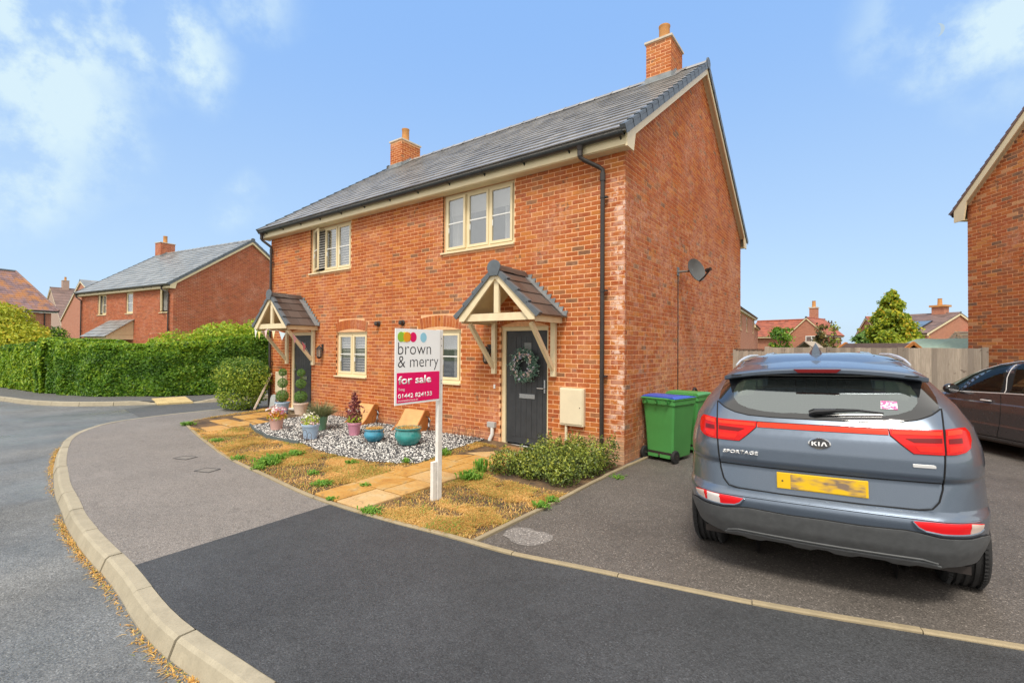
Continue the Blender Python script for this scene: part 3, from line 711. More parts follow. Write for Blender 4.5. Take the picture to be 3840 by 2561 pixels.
# ------------------------------------------------------------------ houses
def framebox(mb, x0, x1, z0, z1, y0, y1, w):
    mb.box(x0, x1, y0, y1, z0, z0+w); mb.box(x0, x1, y0, y1, z1-w, z1); mb.box(x0, x0+w, y0, y1, z0+w, z1-w); mb.box(x1-w, x1, y0, y1, z0+w, z1-w)
def window(par, x0, x1, z0, z1, lights=2, y=.05, sill=True, bar=True, openl=None, inside='blind', frm=CREAM, barm=WHITE, pane=PANE, arch=None, M=None, detail=True, grid=(1, 2), depth=.07):
    def B(mb, name, mat, p, bev=0):
        if M is not None: mb.v = [tuple(M @ Vector(v)) for v in mb.v]
        o = mb.build(name, mat, p); return o
    mb = MB(); framebox(mb, x0, x1, z0, z1, y, y+depth, .045); W_ = (x1-x0-.09+.02)/lights
    for i in range(1, lights): xx = x0+.045+i*W_-.02; mb.box(xx-.018, xx+.018, y+.004, y+depth-.002, z0+.045, z1-.045)
    if arch:
        c, cz, Rr, hw, ext = arch; pts = [(c-hw, z1+.001)]+[(c+Rr*math.sin(a), cz+Rr*math.cos(a)) for a in [(-1+2*k/10)*math.asin(hw/Rr) for k in range(11)]]+[(c+hw, z1+.001)]
        mb.prism(pts, 'y', y-.028, y+.03)
    fr = B(mb, 'window', frm, par)
    if sill:
        mb = MB(); mb.box(x0-.045, x1+.02, -.045, y+.01, z0-.035, z0-.004); mb.box(x0, x1, y-.01, y+.03, z0-.003, z0+.002); B(mb, 'sill', frm, fr)
    for i in range(lights):
        a = x0+.045+i*W_+(0 if i == 0 else -.002); b = a+W_-.038; a += .001
        rot = None
        if openl and i in openl: rot = Matrix.Translation((a, y-.012, 0)) @ Matrix.Rotation(-openl[i], 4, 'Z') @ Matrix.Translation((-a, -(y-.012), 0))
        def R_(m2):
            if rot is not None: m2.v = [tuple(rot @ Vector(v)) for v in m2.v]
            return m2
        mb = MB(); framebox(mb, a, b, z0+.05, z1-.05, y-.012, y+.03, .048)
        B(R_(mb), 'sash', frm, fr)
        mb = MB(); mb.box(a+.046, b-.046, y+.008, y+.014, z0+.096, z1-.096); B(R_(mb), 'pane', pane, fr)
        if bar:
            mb = MB(); gx, gz = grid
            for k in range(1, gz): zz = z0+.098+(z1-z0-.196)*k/gz; mb.box(a+.048, b-.048, y+.0, y+.007, zz-.011, zz+.011)
            for k in range(1, gx): xx = a+.048+(b-a-.096)*k/gx; mb.box(xx-.009, xx+.009, y-.001, y+.0072, z0+.098, z1-.098)
            B(R_(mb), 'glazing_bar', barm, fr)
        if detail:
            mb = MB(); zz = z0+(z1-z0)*.42; mb.box(a+.05, a+.066, y-.03+.025, y+.007, zz-.09, zz+.02); B(R_(mb), 'stay', WHITE, fr)
    if inside == 'blind':
        mb = MB(); k = 0; z = z1-.06
        while z > z0+.07:
            mb.add([(x0+.05, y+.085, z), (x1-.05, y+.085, z), (x1-.05, y+.10, z+.038), (x0+.05, y+.10, z+.038)], [(0, 1, 2, 3)]); z -= .062
        for xx in (x0+.3*(x1-x0), x0+.7*(x1-x0)): mb.box(xx, xx+.004, y+.098, y+.1, z0+.05, z1-.05)
        o = B(mb, 'blind', BLIND, fr); o['kind'] = 'stuff'
    if inside == 'curtain':
        mb = MB(); wv = []
        for side in (0, 1):
            s_ = x0+.05 if side == 0 else x1-.35
            pts = [(s_+.3*k/24, y+.16+.025*math.sin(k*1.9)) for k in range(25)]
            for (p, q), (p2, q2) in zip(pts, pts[1:]): mb.add([(p, q, z0+.03), (p2, q2, z0+.03), (p2, q2, z1-.05), (p, q, z1-.05)], [(0, 1, 2, 3)])
        B(mb, 'curtain', CURT, fr)
        mb = MB(); mb.box(x0+.05, x1-.05, y+.13, y+.14, z1-.38, z1-.045); B(mb, 'roller_blind', CURT, fr)
    if inside:
        mb = MB(); Y0, Y1 = y+depth, y+1.2
        mb.add([(x0-.3, Y1, z0-.5), (x1+.3, Y1, z0-.5), (x1+.3, Y1, z1+.2), (x0-.3, Y1, z1+.2), (x0-.3, Y0+.02, z0-.5), (x1+.3, Y0+.02, z0-.5), (x1+.3, Y0+.02, z1+.2), (x0-.3, Y0+.02, z1+.2)],
               [(0, 1, 2, 3), (4, 0, 3, 7), (1, 5, 6, 2), (4, 5, 1, 0), (3, 2, 6, 7)]); B(mb, 'room_lining', ROOM, fr)
    return fr
def roof_tiles(par, Mr, U0, U1, V, gauge, tw, mat, n_single, cam_l, th=.02, name='roof_tile', stag=True):
    # Mr maps (u, v up-slope, n out) to the house frame
    T = []; rows = int(round(V/gauge)); gauge = V/rows
    nn = (Mr.to_3x3() @ Vector((0, 0, 1)))
    for r in range(rows):
        o = (tw/2 if (r % 2 and stag) else 0); u = U0-(tw-o if o else 0)
        while u < U1-.01:
            a, b = max(u, U0), min(u+tw, U1)
            if b-a > .03:
                p = Mr @ Vector(((a+b)/2, r*gauge+gauge/2, 0)); v = (cam_l-p) if cam_l is not None else Vector((0, 0, 1)); d = v.length
                T.append(((b-a)*v.normalized().dot(nn)/d**2, a, b, r*gauge))
            u += tw
    T.sort(key=lambda t: -t[0])
    L = min(gauge*1.16, gauge+.06)
    def verts(a, b, v):
        a += .0015; b -= .0015; j = R.uniform(-.0015, .002)
        return [(a, v-.004, .012+j), (b, v-.004, .012+j), (b, v+L, -.012), (a, v+L, -.012), (a, v-.004, .012+th+j), (b, v-.004, .012+th+j), (b, v+L, -.012+th), (a, v+L, -.012+th)]
    fq = [(4, 5, 6, 7), (0, 1, 5, 4), (1, 2, 6, 5), (3, 0, 4, 7)]
    meshes = {}
    for s_, a, b, v in T[:n_single]:
        k = round(b-a, 2)
        if k not in meshes:
            me = bpy.data.meshes.new(name); me.from_pydata(verts(0, b-a, 0), [], fq+[(3, 2, 1, 0)]); me.materials.append(mat); me.update(); meshes[k] = me
        o = bpy.data.objects.new(name, meshes[k]); COL.objects.link(o); o.parent = par
        o.matrix_local = Mr @ Matrix.Translation((a, v, R.uniform(-.001, .002)))
    VV = []; F = []; TT = []
    for s_, a, b, v in T[n_single:]:
        o = len(VV); VV += [tuple(Mr @ Vector(q)) for q in verts(a, b, v)]; t = R.random()
        for f in fq: F.append([o+i for i in f]); TT.append(t)
    if F: np_mesh('roof_tiles', VV, F, mat, par, TT, 'stuff')
def frame_m(x, y, z, o=(0, 0, 0)):
    x, y, z = Vector(x), Vector(y), Vector(z)
    return Matrix(((x.x, y.x, z.x, o[0]), (x.y, y.y, z.y, o[1]), (x.z, y.z, z.z, o[2]), (0, 0, 0, 1)))
GM = frame_m((0, 1, 0), (-1, 0, 0), (0, 0, 1))                 # gable x=0: u -> +y, into wall -> -x
def ridge_run(par, x0, x1, y, z, mat, L=.45, rr=.12, sl=.69, name='ridge_tile', end=True):
    n = max(1, int(round((x1-x0)/L))); L = (x1-x0)/n
    for i in range(n):
        a = x0+i*L+.002; b = a+L-.004; mb = MB(); ring = []
        pr = [(-rr, -rr*sl-.0), (-rr*.62, -.022), (-rr*.25, .018), (0, .026), (rr*.25, .018), (rr*.62, -.022), (rr, -rr*sl)]
        for lift, xx in ((.0, a), (.0, b-.03), (.010, b-.03), (.010, b)): ring.append([(xx, y+u*(1.05 if lift else 1), z+w+lift) for u, w in pr])
        vs = [v for g in ring for v in g]; m = len(pr); fs = [(k*m+j, k*m+j+1, (k+1)*m+j+1, (k+1)*m+j) for k in range(3) for j in range(m-1)]
        fs += [tuple(range(m)), tuple(range(4*m-1, 3*m-1, -1))]; mb.add(vs, fs, R.random()); mb.build(name, mat, par)
    if end:
        for xx, s_ in ((x1, 1), (x0, -1)):
            mb = MB(); pts = [(y+rr*1.06*math.cos(a), z-.03+rr*.78*math.sin(a)) for a in [pi*k/10 for k in range(11)]]+[(y-rr*.8, z-.16), (y+rr*.8, z-.16)]
            mb.prism(pts, 'x', min(xx, xx+.03*s_), max(xx, xx+.03*s_)); mb.build('ridge_end_cap', GREYUNIT, par)
def chimney(par, x0, x1, y0, y1, zb, zt, roofz, mat, cam_l, single=True, pot_z=.50, mort=MORTAR, lead=True):
    mb = MB(); mb.box(x0, x1, y0, y1, zb, zt, skip=('b',)); ch = mb.build('chimney', mort, par)
    if single:
        z0 = zb; h = zt
        for Mx, w in ((Matrix.Translation((x0, y0, 0)), x1-x0), (Matrix.Translation((x1, y0, 0)) @ GM, y1-y0)):
            vis = []
            for b in brick_list(0, w+.004, None, zt-.01, [], z0=zb):
                p = Mx @ Vector(((b[0]+b[1])/2, 0, b[3]))
                if b[3] < zt and p.z > roofz(p.y)-.02: vis.append(b)
            lay_bricks(ch, [(vis, Mx)], mat, 60, cam_l)
    mb = MB(); mb.box(x0-.035, x1+.035, y0-.035, y1+.035, zt, zt+.05); mb.build('cap', CAPST, ch, bevel=.004)
    mb = MB(); cx, cy = (x0+x1)/2, (y0+y1)/2; z = zt+.05
    mb.lathe([(.135, z-.01), (.128, z+.03), (.120, z+pot_z-.05), (.132, z+pot_z-.03), (.132, z+pot_z), (.108, z+pot_z), (.10, z+pot_z-.2)], 18, (cx, cy, 0)); autosmooth(mb.build('chimney_pot', TERRA, ch))
    if lead:
        mb = MB(); zz = roofz(y0); mb.box(x0-.02, x1+.02, y0-.025, y0-.008, zz-.05, zz+.14); mb.box(x0-.12, x1+.12, y0-.20, y0-.0, zz-.12, zz-.11, Matrix.Identity(4))
        for xx, s_ in ((x1, 1), (x0, -1)):
            n = 5
            for k in range(n):
                ya = y0+(4.215-y0)*k/n if y1 > 4.2 else y0+(y1-y0)*k/n; yb = y0+((4.215 if y1 > 4.2 else y1)-y0)*(k+1)/n
                mb.box(min(xx+.008*s_, xx+.02*s_), max(xx+.008*s_, xx+.02*s_), ya, yb, roofz(ya)-.03, roofz(yb)+.10)
        mb.build('flashing', LEAD, ch)
        mb = MB(); s0 = roofz(y0-.2)+.045; s1 = roofz(y0)+.045
        mb.add([(x0-.16, y0-.2, s0), (x1+.16, y0-.2, s0), (x1+.16, y0+.01, s1), (x0-.16, y0+.01, s1)], [(0, 1, 2, 3)])
        for xa, xb in ((x1, x1+.16), (x0-.16, x0)): mb.add([(xa, y0, s1), (xb, y0, s1), (xb, 4.1, roofz(4.1)+.045), (xa, 4.1, roofz(4.1)+.045)], [(0, 1, 2, 3)])
        mb.build('apron_flashing', LEAD, ch)
    return ch
def pipe_run(par, pts, r=.034, mat=BLACKP, name='downpipe', brackets=(), side=1):
    mb = MB(); mb.tube(pts, r, 10); o = mb.build(name, mat, par); autosmooth(o, 50)
    for z in brackets:
        p = pts[-1]; mb = MB(); mb.lathe([(r+.006, z-.02), (r+.006, z+.02)], 12, (p[0], p[1], 0)); mb.box(p[0], p[0]+.075*side, p[1]-.008, p[1]+.05, z-.012, z+.012) if side > 0 else mb.box(p[0]-.075, p[0], p[1]-.008, p[1]+.05, z-.012, z+.012)
        mb.build('pipe_bracket', mat, o)
    return o

def semi_house(root, L, D, wins, doors, brickmat, mort, roofmat, cl, nb=300, nt=300, tile=(.32, .30), ez=4.72, slope=.69, chim=(), gutter=True, pipes=True, texwall=None, verge='unit', joint=None, sides=('x0',), ridge_m=None, back=True, gbricks=True, fbricks=True):
    """front y=0 facing -y, gable x=0 facing +x, house to x=-L, y=D"""
    mid = D/2; ov = .14
    eavez = ez+.21; ye = -.30; rz_ = eavez+(mid-ye)*slope
    roofz = lambda y: eavez+(min(y, D-y)-ye)*slope
    gk = .21+.3*slope-.205
    gz = lambda y: ez+gk+min(y, D-y)*slope
    rects = []; bh = []; arches = []
    for w in wins+doors:
        x0, x1, z0, z1 = w['r']
        if w.get('arch'):
            f, ar = arch_hole(x0, x1, z0, w['arch'][0], w['arch'][1], .215); bh.append(f); w['_a'] = ar; arches.append(ar)
            rects.append((x0, x1, z0, w['arch'][0]))
        else: bh.append(rect_hole(x0, x1, z0, z1)); rects.append((x0, x1, z0, z1))
    wm = texwall or mort
    mb = MB(); wall_panel(mb, -L, 0, -.3, lambda x: ez, rects, 0)
    for x0, x1, z0, z1 in rects:       # reveals
        d = .09; mb.add([(x0, 0, z0), (x0, d, z0), (x0, d, z1), (x0, 0, z1)], [(0, 1, 2, 3)]); mb.add([(x1, 0, z0), (x1, d, z0), (x1, d, z1), (x1, 0, z1)], [(3, 2, 1, 0)])
        mb.add([(x0, 0, z1), (x1, 0, z1), (x1, d, z1), (x0, d, z1)], [(3, 2, 1, 0)]); mb.add([(x0, 0, z0), (x1, 0, z0), (x1, d, z0), (x0, d, z0)], [(0, 1, 2, 3)])
    # gables and back
    for xx, fl in ((0, 0), (-L, 1)):
        vs = [(xx, 0, -.3), (xx, D, -.3), (xx, D, gz(0)), (xx, mid, gz(mid)), (xx, 0, gz(0))]; mb.add(vs, [(0, 1, 2, 3, 4) if not fl else (4, 3, 2, 1, 0)])
    mb.add([(0, D, -.3), (-L, D, -.3), (-L, D, ez), (0, D, ez)], [(0, 1, 2, 3)])
    mb.build('wall', wm, root)
    if not texwall:
        fr = [] if not fbricks else brick_list(-L+.002, .004, None, ez-.01, bh+([lambda a, b: (joint-.006, joint+.006)] if joint else []), off=.0+.004)
        def lim(z):
            if z < ez+gk: return (-.003, D+.003)
            y = (z-ez-gk)/slope; y = max(y, -.003); return (y, D-y) if y < mid-.05 else None
        sd = [] if not gbricks else brick_list(-.003, D, lim, gz(mid), [], off=-.003-.1125)
        lay_bricks(root, [(fr, Matrix.Identity(4)), (sd, GM)], brickmat, nb, cl)
        for ar in arches: arch_bricks(root, ar, Matrix.Identity(4), brickmat)
        if joint:
            mb = MB(); mb.box(joint-.004, joint+.004, -.004, .001, .1, ez-.02); mb.build('movement_joint', simple('joint_mastic', (.42, .16, .09), .8), root)
    # roof structure
    rl, rr = -L-ov, ov
    mb = MB()
    for s_ in (1, -1):
        y0 = ye if s_ > 0 else D-ye
        vs = [(rl, y0, eavez-.05), (rr, y0, eavez-.05), (rr, mid, rz_-.05), (rl, mid, rz_-.05), (rl, y0, eavez), (rr, y0, eavez), (rr, mid, rz_), (rl, mid, rz_)]
        mb.add(vs, [(0, 1, 5, 4), (4, 5, 6, 7), (1, 2, 6, 5), (3, 0, 4, 7), (1, 0, 3, 2)])
    roof = mb.build('roof', roofmat, root); fixn(roof)
    ca = math.cos(math.atan(slope)); sa = math.sin(math.atan(slope)); V = (mid-ye)/ca
    Mf = frame_m((1, 0, 0), (0, ca, sa), (0, -sa, ca), (0, ye-.035*ca, eavez-.035*sa)); Mb = frame_m((-1, 0, 0), (0, -ca, sa), (0, sa, ca), (0, D-ye+.035*ca, eavez-.035*sa))
    vin = .06 if verge == 'unit' else 0
    roof_tiles(roof, Mf, rl+vin, rr-vin, V+.02, tile[0], tile[1], roofmat, nt, cl)
    if back: roof_tiles(roof, Mb, -rr+vin, -rl-vin, V+.02, tile[0]*2, tile[1]*2, roofmat, 0, None)
    ridge_run(roof, rl+.01, rr-.01, mid, rz_+.045, ridge_m or roofmat, .45 if nt else .9)
    if verge == 'unit':
        n = int(round(V/tile[0])); g = V/n
        for Mx, uu in ((Mf, rr), (Mf, rl), (Mb, -rr)):
            sg = 1 if uu > -L/2 and Mx is Mf or (Mx is Mb and False) else -1
            if Mx is Mb: sg = -1
            for k in range(n):
                v0 = k*g-.01; a, b = (uu-.075, uu+.012) if sg > 0 else (uu-.012, uu+.075); mb = MB()
                vs = [(a, v0, .0), (b, v0, .0), (b, v0+g+.03, -.015), (a, v0+g+.03, -.015), (a, v0, .055), (b, v0, .055), (b, v0+g+.03, .035), (a, v0+g+.03, .035)]
                o_, i_ = (b, a) if sg > 0 else (a, b)
                q0, q1 = min(o_, o_-sg*.012), max(o_, o_-sg*.012)
                vs2 = [(q0, v0+.002, -.085), (q1, v0+.002, -.085), (q1, v0+g+.02, -.085), (q0, v0+g+.02, -.085), (q0, v0+.002, .0), (q1, v0+.002, .0), (q1, v0+g+.02, -.01), (q0, v0+g+.02, -.01)]
                fq = [(3, 2, 1, 0), (4, 5, 6, 7), (0, 1, 5, 4), (1, 2, 6, 5), (2, 3, 7, 6), (3, 0, 4, 7)]
                mb.add([Mx @ Vector(v) for v in vs], fq); mb.add([Mx @ Vector(v) for v in vs2], fq); mb.build('verge_tile', GREYUNIT, roof)
    # fascia, soffit, bargeboards
    for a, b in ((-.205, -.18), (D+.18, D+.205)): mb = MB(); mb.box(rl+.05, rr-.04, a, b, ez-.0, eavez+.02); mb.build('fascia', CREAM, root)
    for a, b in ((-.18, .0), (D, D+.18)): mb = MB(); mb.box(rl+.05, rr-.045, a, b, ez-.012, ez+.0); mb.build('soffit', CREAMD, root)
    for xx, sg in ((0, 1), (-L, -1)):
        for s_ in (1, -1):
            f = (lambda y: y) if s_ > 0 else (lambda y: D-y)
            y0, y1 = -.215, mid; zt = lambda y: eavez+(y-ye)*slope-.035; zb = lambda y: zt(y)-.20
            P = [(f(y0), ez-.03), (f(y0+.0), zt(y0)), (f(mid), zt(mid)), (f(mid), zb(mid)), (f(.10), max(zb(.10), ez-.03)), (f(.03), ez-.03)]
            mb = MB(); a, b = sorted((xx+sg*(ov-.045), xx+sg*(ov-.015))); mb.prism(P, 'x', a, b); fixn(mb.build('bargeboard', CREAM, root))
            mb = MB(); a, b = sorted((xx+.001*sg, xx+sg*(ov-.046)))
            mb.add([(a, f(.02), zb(.02)+.03), (b, f(.02), zb(.02)+.03), (b, f(mid), zb(mid)+.03), (a, f(mid), zb(mid)+.03), (a, f(.02), zb(.02)+.045), (b, f(.02), zb(.02)+.045), (b, f(mid), zb(mid)+.045), (a, f(mid), zb(mid)+.045)], [(3, 2, 1, 0), (4, 5, 6, 7), (0, 1, 5, 4), (1, 2, 6, 5), (2, 3, 7, 6), (3, 0, 4, 7)])
            fixn(mb.build('verge_soffit', CREAMD, root))
    if gutter:
        for gy_ in ((-.265,) if not back else (-.265, D+.265)):
            mb = MB(); n = 9; xs = (rl+.03, rr-.05); ring = []
            for xx in xs: ring.append([(xx, gy_+.058*math.cos(pi+pi*k/(n-1)), eavez-.045+.058*math.sin(pi+pi*k/(n-1))) for k in range(n)]+[(xx, gy_+.048*math.cos(-pi*k/(n-1)), eavez-.045+.048*math.sin(-pi*k/(n-1))) for k in range(n)])
            m = 2*n; vs = ring[0]+ring[1]; fs = [(j, (j+1) % m, m+(j+1) % m, m+j) for j in range(m)]+[tuple(range(m-1, -1, -1)), tuple(range(m, 2*m))]
            mb.add(vs, fs); g = mb.build('gutter', GUTTER, root); autosmooth(fixn(g), 40)
            if gy_ < 0 and cl is not None:
                x = rr-.12
                while x > rl+.1:
                    mb = MB(); r0 = .064
                    pr = [(gy_+r0*math.cos(pi+pi*k/8), eavez-.045+r0*math.sin(pi+pi*k/8)) for k in range(9)]+[(gy_+.055*math.cos(-pi*k/8), eavez-.045+.055*math.sin(-pi*k/8)) for k in range(9)]
                    mb.prism(pr, 'x', x-.014, x+.014); mb.prism([(gy_+.02, eavez-.10), (gy_+.062, eavez-.135), (gy_+.062, eavez-.05)], 'x', x-.008, x+.008); fixn(mb.build('gutter_bracket', GUTTER, g)); x -= .86 if nt > 100 else 1.3
    if pipes:
        for px, ox in ((-.33, -.62), (-L+.14, -L-.02)):
            pts = [(ox, -.265, eavez-.09), (ox, -.265, ez-.01), (ox, -.258, ez-.05), (ox+(px-ox)*.15, -.22, ez-.09), (ox+(px-ox)*.85, -.11, ez-.21), (px, -.075, ez-.25), (px, -.075, ez-.30), (px, -.075, .12 if px > -5 else .1)]
            o = pipe_run(root, pts, .034, BLACKP, brackets=(4.05, 2.62, 1.32))
            for pr, cx_, cy_ in (([(.04, eavez-.16), (.055, eavez-.10), (.06, eavez-.09)], ox, -.265), ([(.042, ez-.04), (.042, ez+.04)], ox, -.265), ([(.042, ez-.42), (.042, ez-.30)], px, -.075)):
                mb = MB(); mb.lathe(pr, 12, (cx_, cy_, 0)); autosmooth(mb.build('pipe_socket', BLACKP, o))
            continue
            mb = MB(); mb.lathe([(.04, eavez-.16), (.055, eavez-.10), (.06, eavez-.09)], 12, (ox, -.265, 0)); mb.lathe([(.042, ez-.04), (.042, ez+.04)], 12, (ox, -.265, 0)); mb.lathe([(.042, ez-.42), (.042, ez-.30)], 12, (px, -.075, 0)); autosmooth(mb.build('pipe_socket', BLACKP, o))
    for w in wins:
        x0, x1, z0, z1 = w['r']; zt = w['arch'][0]-.015 if w.get('arch') else z1-.01
        window(root, x0+.012, x1-.012, z0+.03, zt, arch=w.get('_a'), **w.get('k', {}))
    for c in chim: chimney(root, c[0], c[1], c[2], c[3], roofz(c[2])-.35, c[4], roofz, brickmat, cl, single=not texwall, mort=wm)
    return roofz, rz_

def entrance_door(root, x0, x1, z0, z1, arch, mirror=False, base=.03):
    y = .045; mb = MB(); w = .075; mb.box(x0+.005, x0+.08, y, y+.08, z0, z1); mb.box(x1-.05, x1-.005, y, y+.08, z0, z1); mb.box(x0+.08, x1-.05, y, y+.08, z1-.06, z1)
    c, cz, Rr, hw, ext = arch; pts = [(c-hw+.005, z1+.001)]+[(c+Rr*math.sin(a), cz+Rr*math.cos(a)) for a in [(-1+2*k/10)*math.asin((hw-.005)/Rr) for k in range(11)]]+[(c+hw-.005, z1+.001)]
    mb.prism(pts, 'y', y-.02, y+.05); fr = None
    sx0, sx1 = x0+.084, x1-.054; zb = z0+.045; zt = z1-.064
    d = MB(); d.box(sx0, sx1, y+.03, y+.07, zb, zt)
    n = 6; px0, px1 = sx0+.10, sx1-.10
    for k in range(n):                        # raised boards of the slab
        a = px0+(px1-px0)*k/n; b = px0+(px1-px0)*(k+1)/n; d.box(a+.003, b-.003, y+.024, y+.031, zb+.12, zt-.10)
    door = d.build('door', DOORM, root); fixn(mb.build('door_frame', CREAM, door))
    mb = MB(); mb.box(x0-.02, x1+.01, -.06, y+.07, z0-.03, z0+.012); mb.build('threshold', WHITE, door)
    mb = MB(); wx = (sx0+sx1)/2+.03; mb.box(wx-.075, wx+.075, y+.016, y+.026, 1.68, 1.83); mb.build('door_light', simple('door_light_glass', (.16, .17, .17), .15), door)
    mb = MB(); lz = .86+z0*.3; framebox(mb, wx-.17, wx+.15, lz, lz+.075, y+.012, y+.024, .01); mb.box(wx-.16, wx+.14, y+.016, y+.02, lz+.01, lz+.065); mb.build('letterbox', CHROME, door)
    hx = sx1-.055 if not mirror else sx0+.055; sg = -1 if not mirror else 1; mb = MB(); mb.box(hx-.014, hx+.014, y+.014, y+.024, .95+z0, 1.17+z0)
    mb.tube([(hx, y+.01, 1.03+z0), (hx, y-.03, 1.03+z0), (hx+.12*sg, y-.035, 1.03+z0)], .009, 8); mb.build('handle', CHROME, door)
    return door

def porch(root, cx, zlift=0, py=-.82):
    """pitched canopy on gallows brackets"""
    P = MB(); ph = None
    hw = .79; ze = 2.255+zlift; za = 2.255+.735+zlift; sl = (za-ze)/hw
    # two roof decks
    for s_ in (1, -1):
        P.add([(cx+s_*hw, py+.03, ze), (cx, py+.03, za), (cx, -.0, za), (cx+s_*hw, -.0, ze), (cx+s_*hw, py+.03, ze-.02), (cx, py+.03, za-.02), (cx, -.0, za-.02), (cx+s_*hw, -.0, ze-.02)], [(0, 1, 2, 3), (7, 6, 5, 4), (0, 4, 5, 1), (3, 2, 6, 7), (0, 3, 7, 4)])
    ph = P.build('porch_canopy', CREAMD, root); fixn(ph)
    mb = MB(); zb = 2.20+zlift
    for s_ in (1, -1):
        X = cx+s_*.62
        mb = MB(); mb.box(X-.045, X+.045, -.075, -.012, 1.275+zlift, 2.17+zlift); mb.build('wall_post', CREAMP, ph, bevel=.004)
        mb = MB(); mb.beam((X, -.075, 1.40+zlift), (X, py+.12, 2.13+zlift), .062, .07); mb.build('brace', CREAMP, ph, bevel=.004)
        mb = MB(); mb.box(X-.045, X+.045, py+.04, -.012, 2.172+zlift, 2.245+zlift); mb.build('bracket_arm', CREAMP, ph, bevel=.004)
        mb = MB(); a, b = sorted((cx+s_*(hw-.06), cx+s_*(hw-.035))); mb.box(a, b, py+.05, -.0, ze-.11, ze-.02); mb.build('side_fascia', CREAMP, ph)
        # bargeboard at the front
        w = .105; o = [(cx+s_*(hw-.03), ze-.085), (cx+s_*(hw-.03), ze+.015), (cx, za+.01), (cx, za-.15), (cx+s_*(hw-.135), ze-.085)]
        mb = MB(); mb.prism(o, 'y', py, py+.035); fixn(mb.build('bargeboard', CREAMP, ph))
        ca = 1/math.sqrt(1+sl*sl); sa = sl*ca; V = hw/ca+.04
        # slope frames: u along +y (out to wall), v up slope
        Mx = frame_m((0, s_, 0), (-s_*ca, 0, sa), (s_*sa, 0, ca), (cx+s_*(hw+.03), py-.02 if s_ > 0 else 0, ze-.03*sl+.004))
        U = -py+.02
        rows = 4; g = (V-.03)/rows
        for r in range(rows):
            cuts = [0.07, .34, .64, U-.12] if r % 2 == 0 else [0.07, .2, .50, U-.12]
            for a, b in zip(cuts, cuts[1:]):
                aa, bb = (a, b) if s_ > 0 else (U-b, U-a)
                mb = MB(); v = r*g; L = g+.03; mb.add([Mx @ Vector(q) for q in ((aa+.002, v, .012), (bb-.002, v, .012), (bb-.002, v+L, -.004), (aa+.002, v+L, -.004), (aa+.002, v, .035), (bb-.002, v, .035), (bb-.002, v+L, .019), (aa+.002, v+L, .019))], [(3, 2, 1, 0), (4, 5, 6, 7), (0, 1, 5, 4), (1, 2, 6, 5), (2, 3, 7, 6), (3, 0, 4, 7)])
                fixn(mb.build('roof_tile', TILEBR, ph))
            v0 = r*g-.012; a, b = (-.01, .072) if s_ > 0 else (U-.072, U+.01)
            mb = MB(); fq = [(3, 2, 1, 0), (4, 5, 6, 7), (0, 1, 5, 4), (1, 2, 6, 5), (2, 3, 7, 6), (3, 0, 4, 7)]
            mb.add([Mx @ Vector(q) for q in ((a, v0, -.0), (b, v0, -.0), (b, v0+g+.02, -.012), (a, v0+g+.02, -.012), (a, v0, .066), (b, v0, .066), (b, v0+g+.02, .030), (a, v0+g+.02, .030))], fq)
            c, d = (-.01, .006) if s_ > 0 else (U-.006, U+.01)
            mb.add([Mx @ Vector(q) for q in ((c, v0+.004, -.03), (d, v0+.004, -.03), (d, v0+g+.01, -.03), (c, v0+g+.01, -.03), (c, v0+.004, .0), (d, v0+.004, .0), (d, v0+g+.01, -.008), (c, v0+g+.01, -.008))], fq)
            fixn(mb.build('verge_tile', GREYUNIT, ph, bevel=.004))
        # flashing on the slope and stepped on the wall
        mb = MB(); a, b = (U-.13, U) if s_ > 0 else (0, .13)
        mb.add([Mx @ Vector(q) for q in ((a, -.01, .04), (b, -.01, .04), (b, V+.03, .028), (a, V+.03, .028), (a, -.01, .046), (b, -.01, .046), (b, V+.03, .034), (a, V+.03, .034))], fq)
        fixn(mb.build('apron_flashing', LEAD, ph))
        nst = 10
        mb = MB()
        for k in range(nst):
            xa = hw+.045-(hw-.02)*k/nst; xb = hw+.045-(hw-.02)*(k+1)/nst; zA = ze+(hw-xa)*sl; zB = ze+(hw-xb)*sl
            pts = [(cx+s_*xa, zA+.02), (cx+s_*(xa+.035), zA+.135), (cx+s_*xb, zB+.055), (cx+s_*xb, zB+.02)]; mb.prism(pts, 'y', -.024+.0015*(k % 2), -.012)
        fixn(mb.build('stepped_flashing', LEAD, ph))
    mb = MB(); mb.box(cx-.585, cx+.585, py+.036, py+.09, ze-.085, ze+.035); mb.build('tie_beam', CREAMP, ph, bevel=.003)
    mb = MB(); mb.box(cx-.048, cx+.048, py+.036, py+.086, ze+.037, za-.13); mb.build('king_post', CREAMP, ph, bevel=.003)
    # ridge tiles along y
    L2 = (-py-.0)/2
    for k in range(2):
        ya = py-.02+k*(L2-.03); yb = ya+L2+.01; pr = [(-.115, -.075), (-.075, .0), (-.03, .035), (0, .04), (.03, .035), (.075, .0), (.115, -.075)]; lift = .010*(1-k)
        mb = MB(); r1 = [(cx+u, ya, za+.03+w+lift) for u, w in pr]; r2 = [(cx+u, yb, za+.03+w+lift) for u, w in pr]; m = 7
        mb.add(r1+r2, [(j, j+1, m+j+1, m+j) for j in range(m-1)]+[tuple(range(m)), tuple(range(2*m-1, m-1, -1))]); fixn(mb.build('ridge_tile', TILEBR, ph))
    mb = MB(); n = 16; pts = [(cx+.130*math.cos(a), za+.02+.120*math.sin(a)) for a in [-.25+(pi+.5)*k/n for k in range(n+1)]]+[(cx-.080, za-.115), (cx+.080, za-.115)]
    mb.prism(pts, 'y', py-.045, py-.015); fixn(mb.build('ridge_end_cap', GREYUNIT, ph, bevel=.006))
    return ph

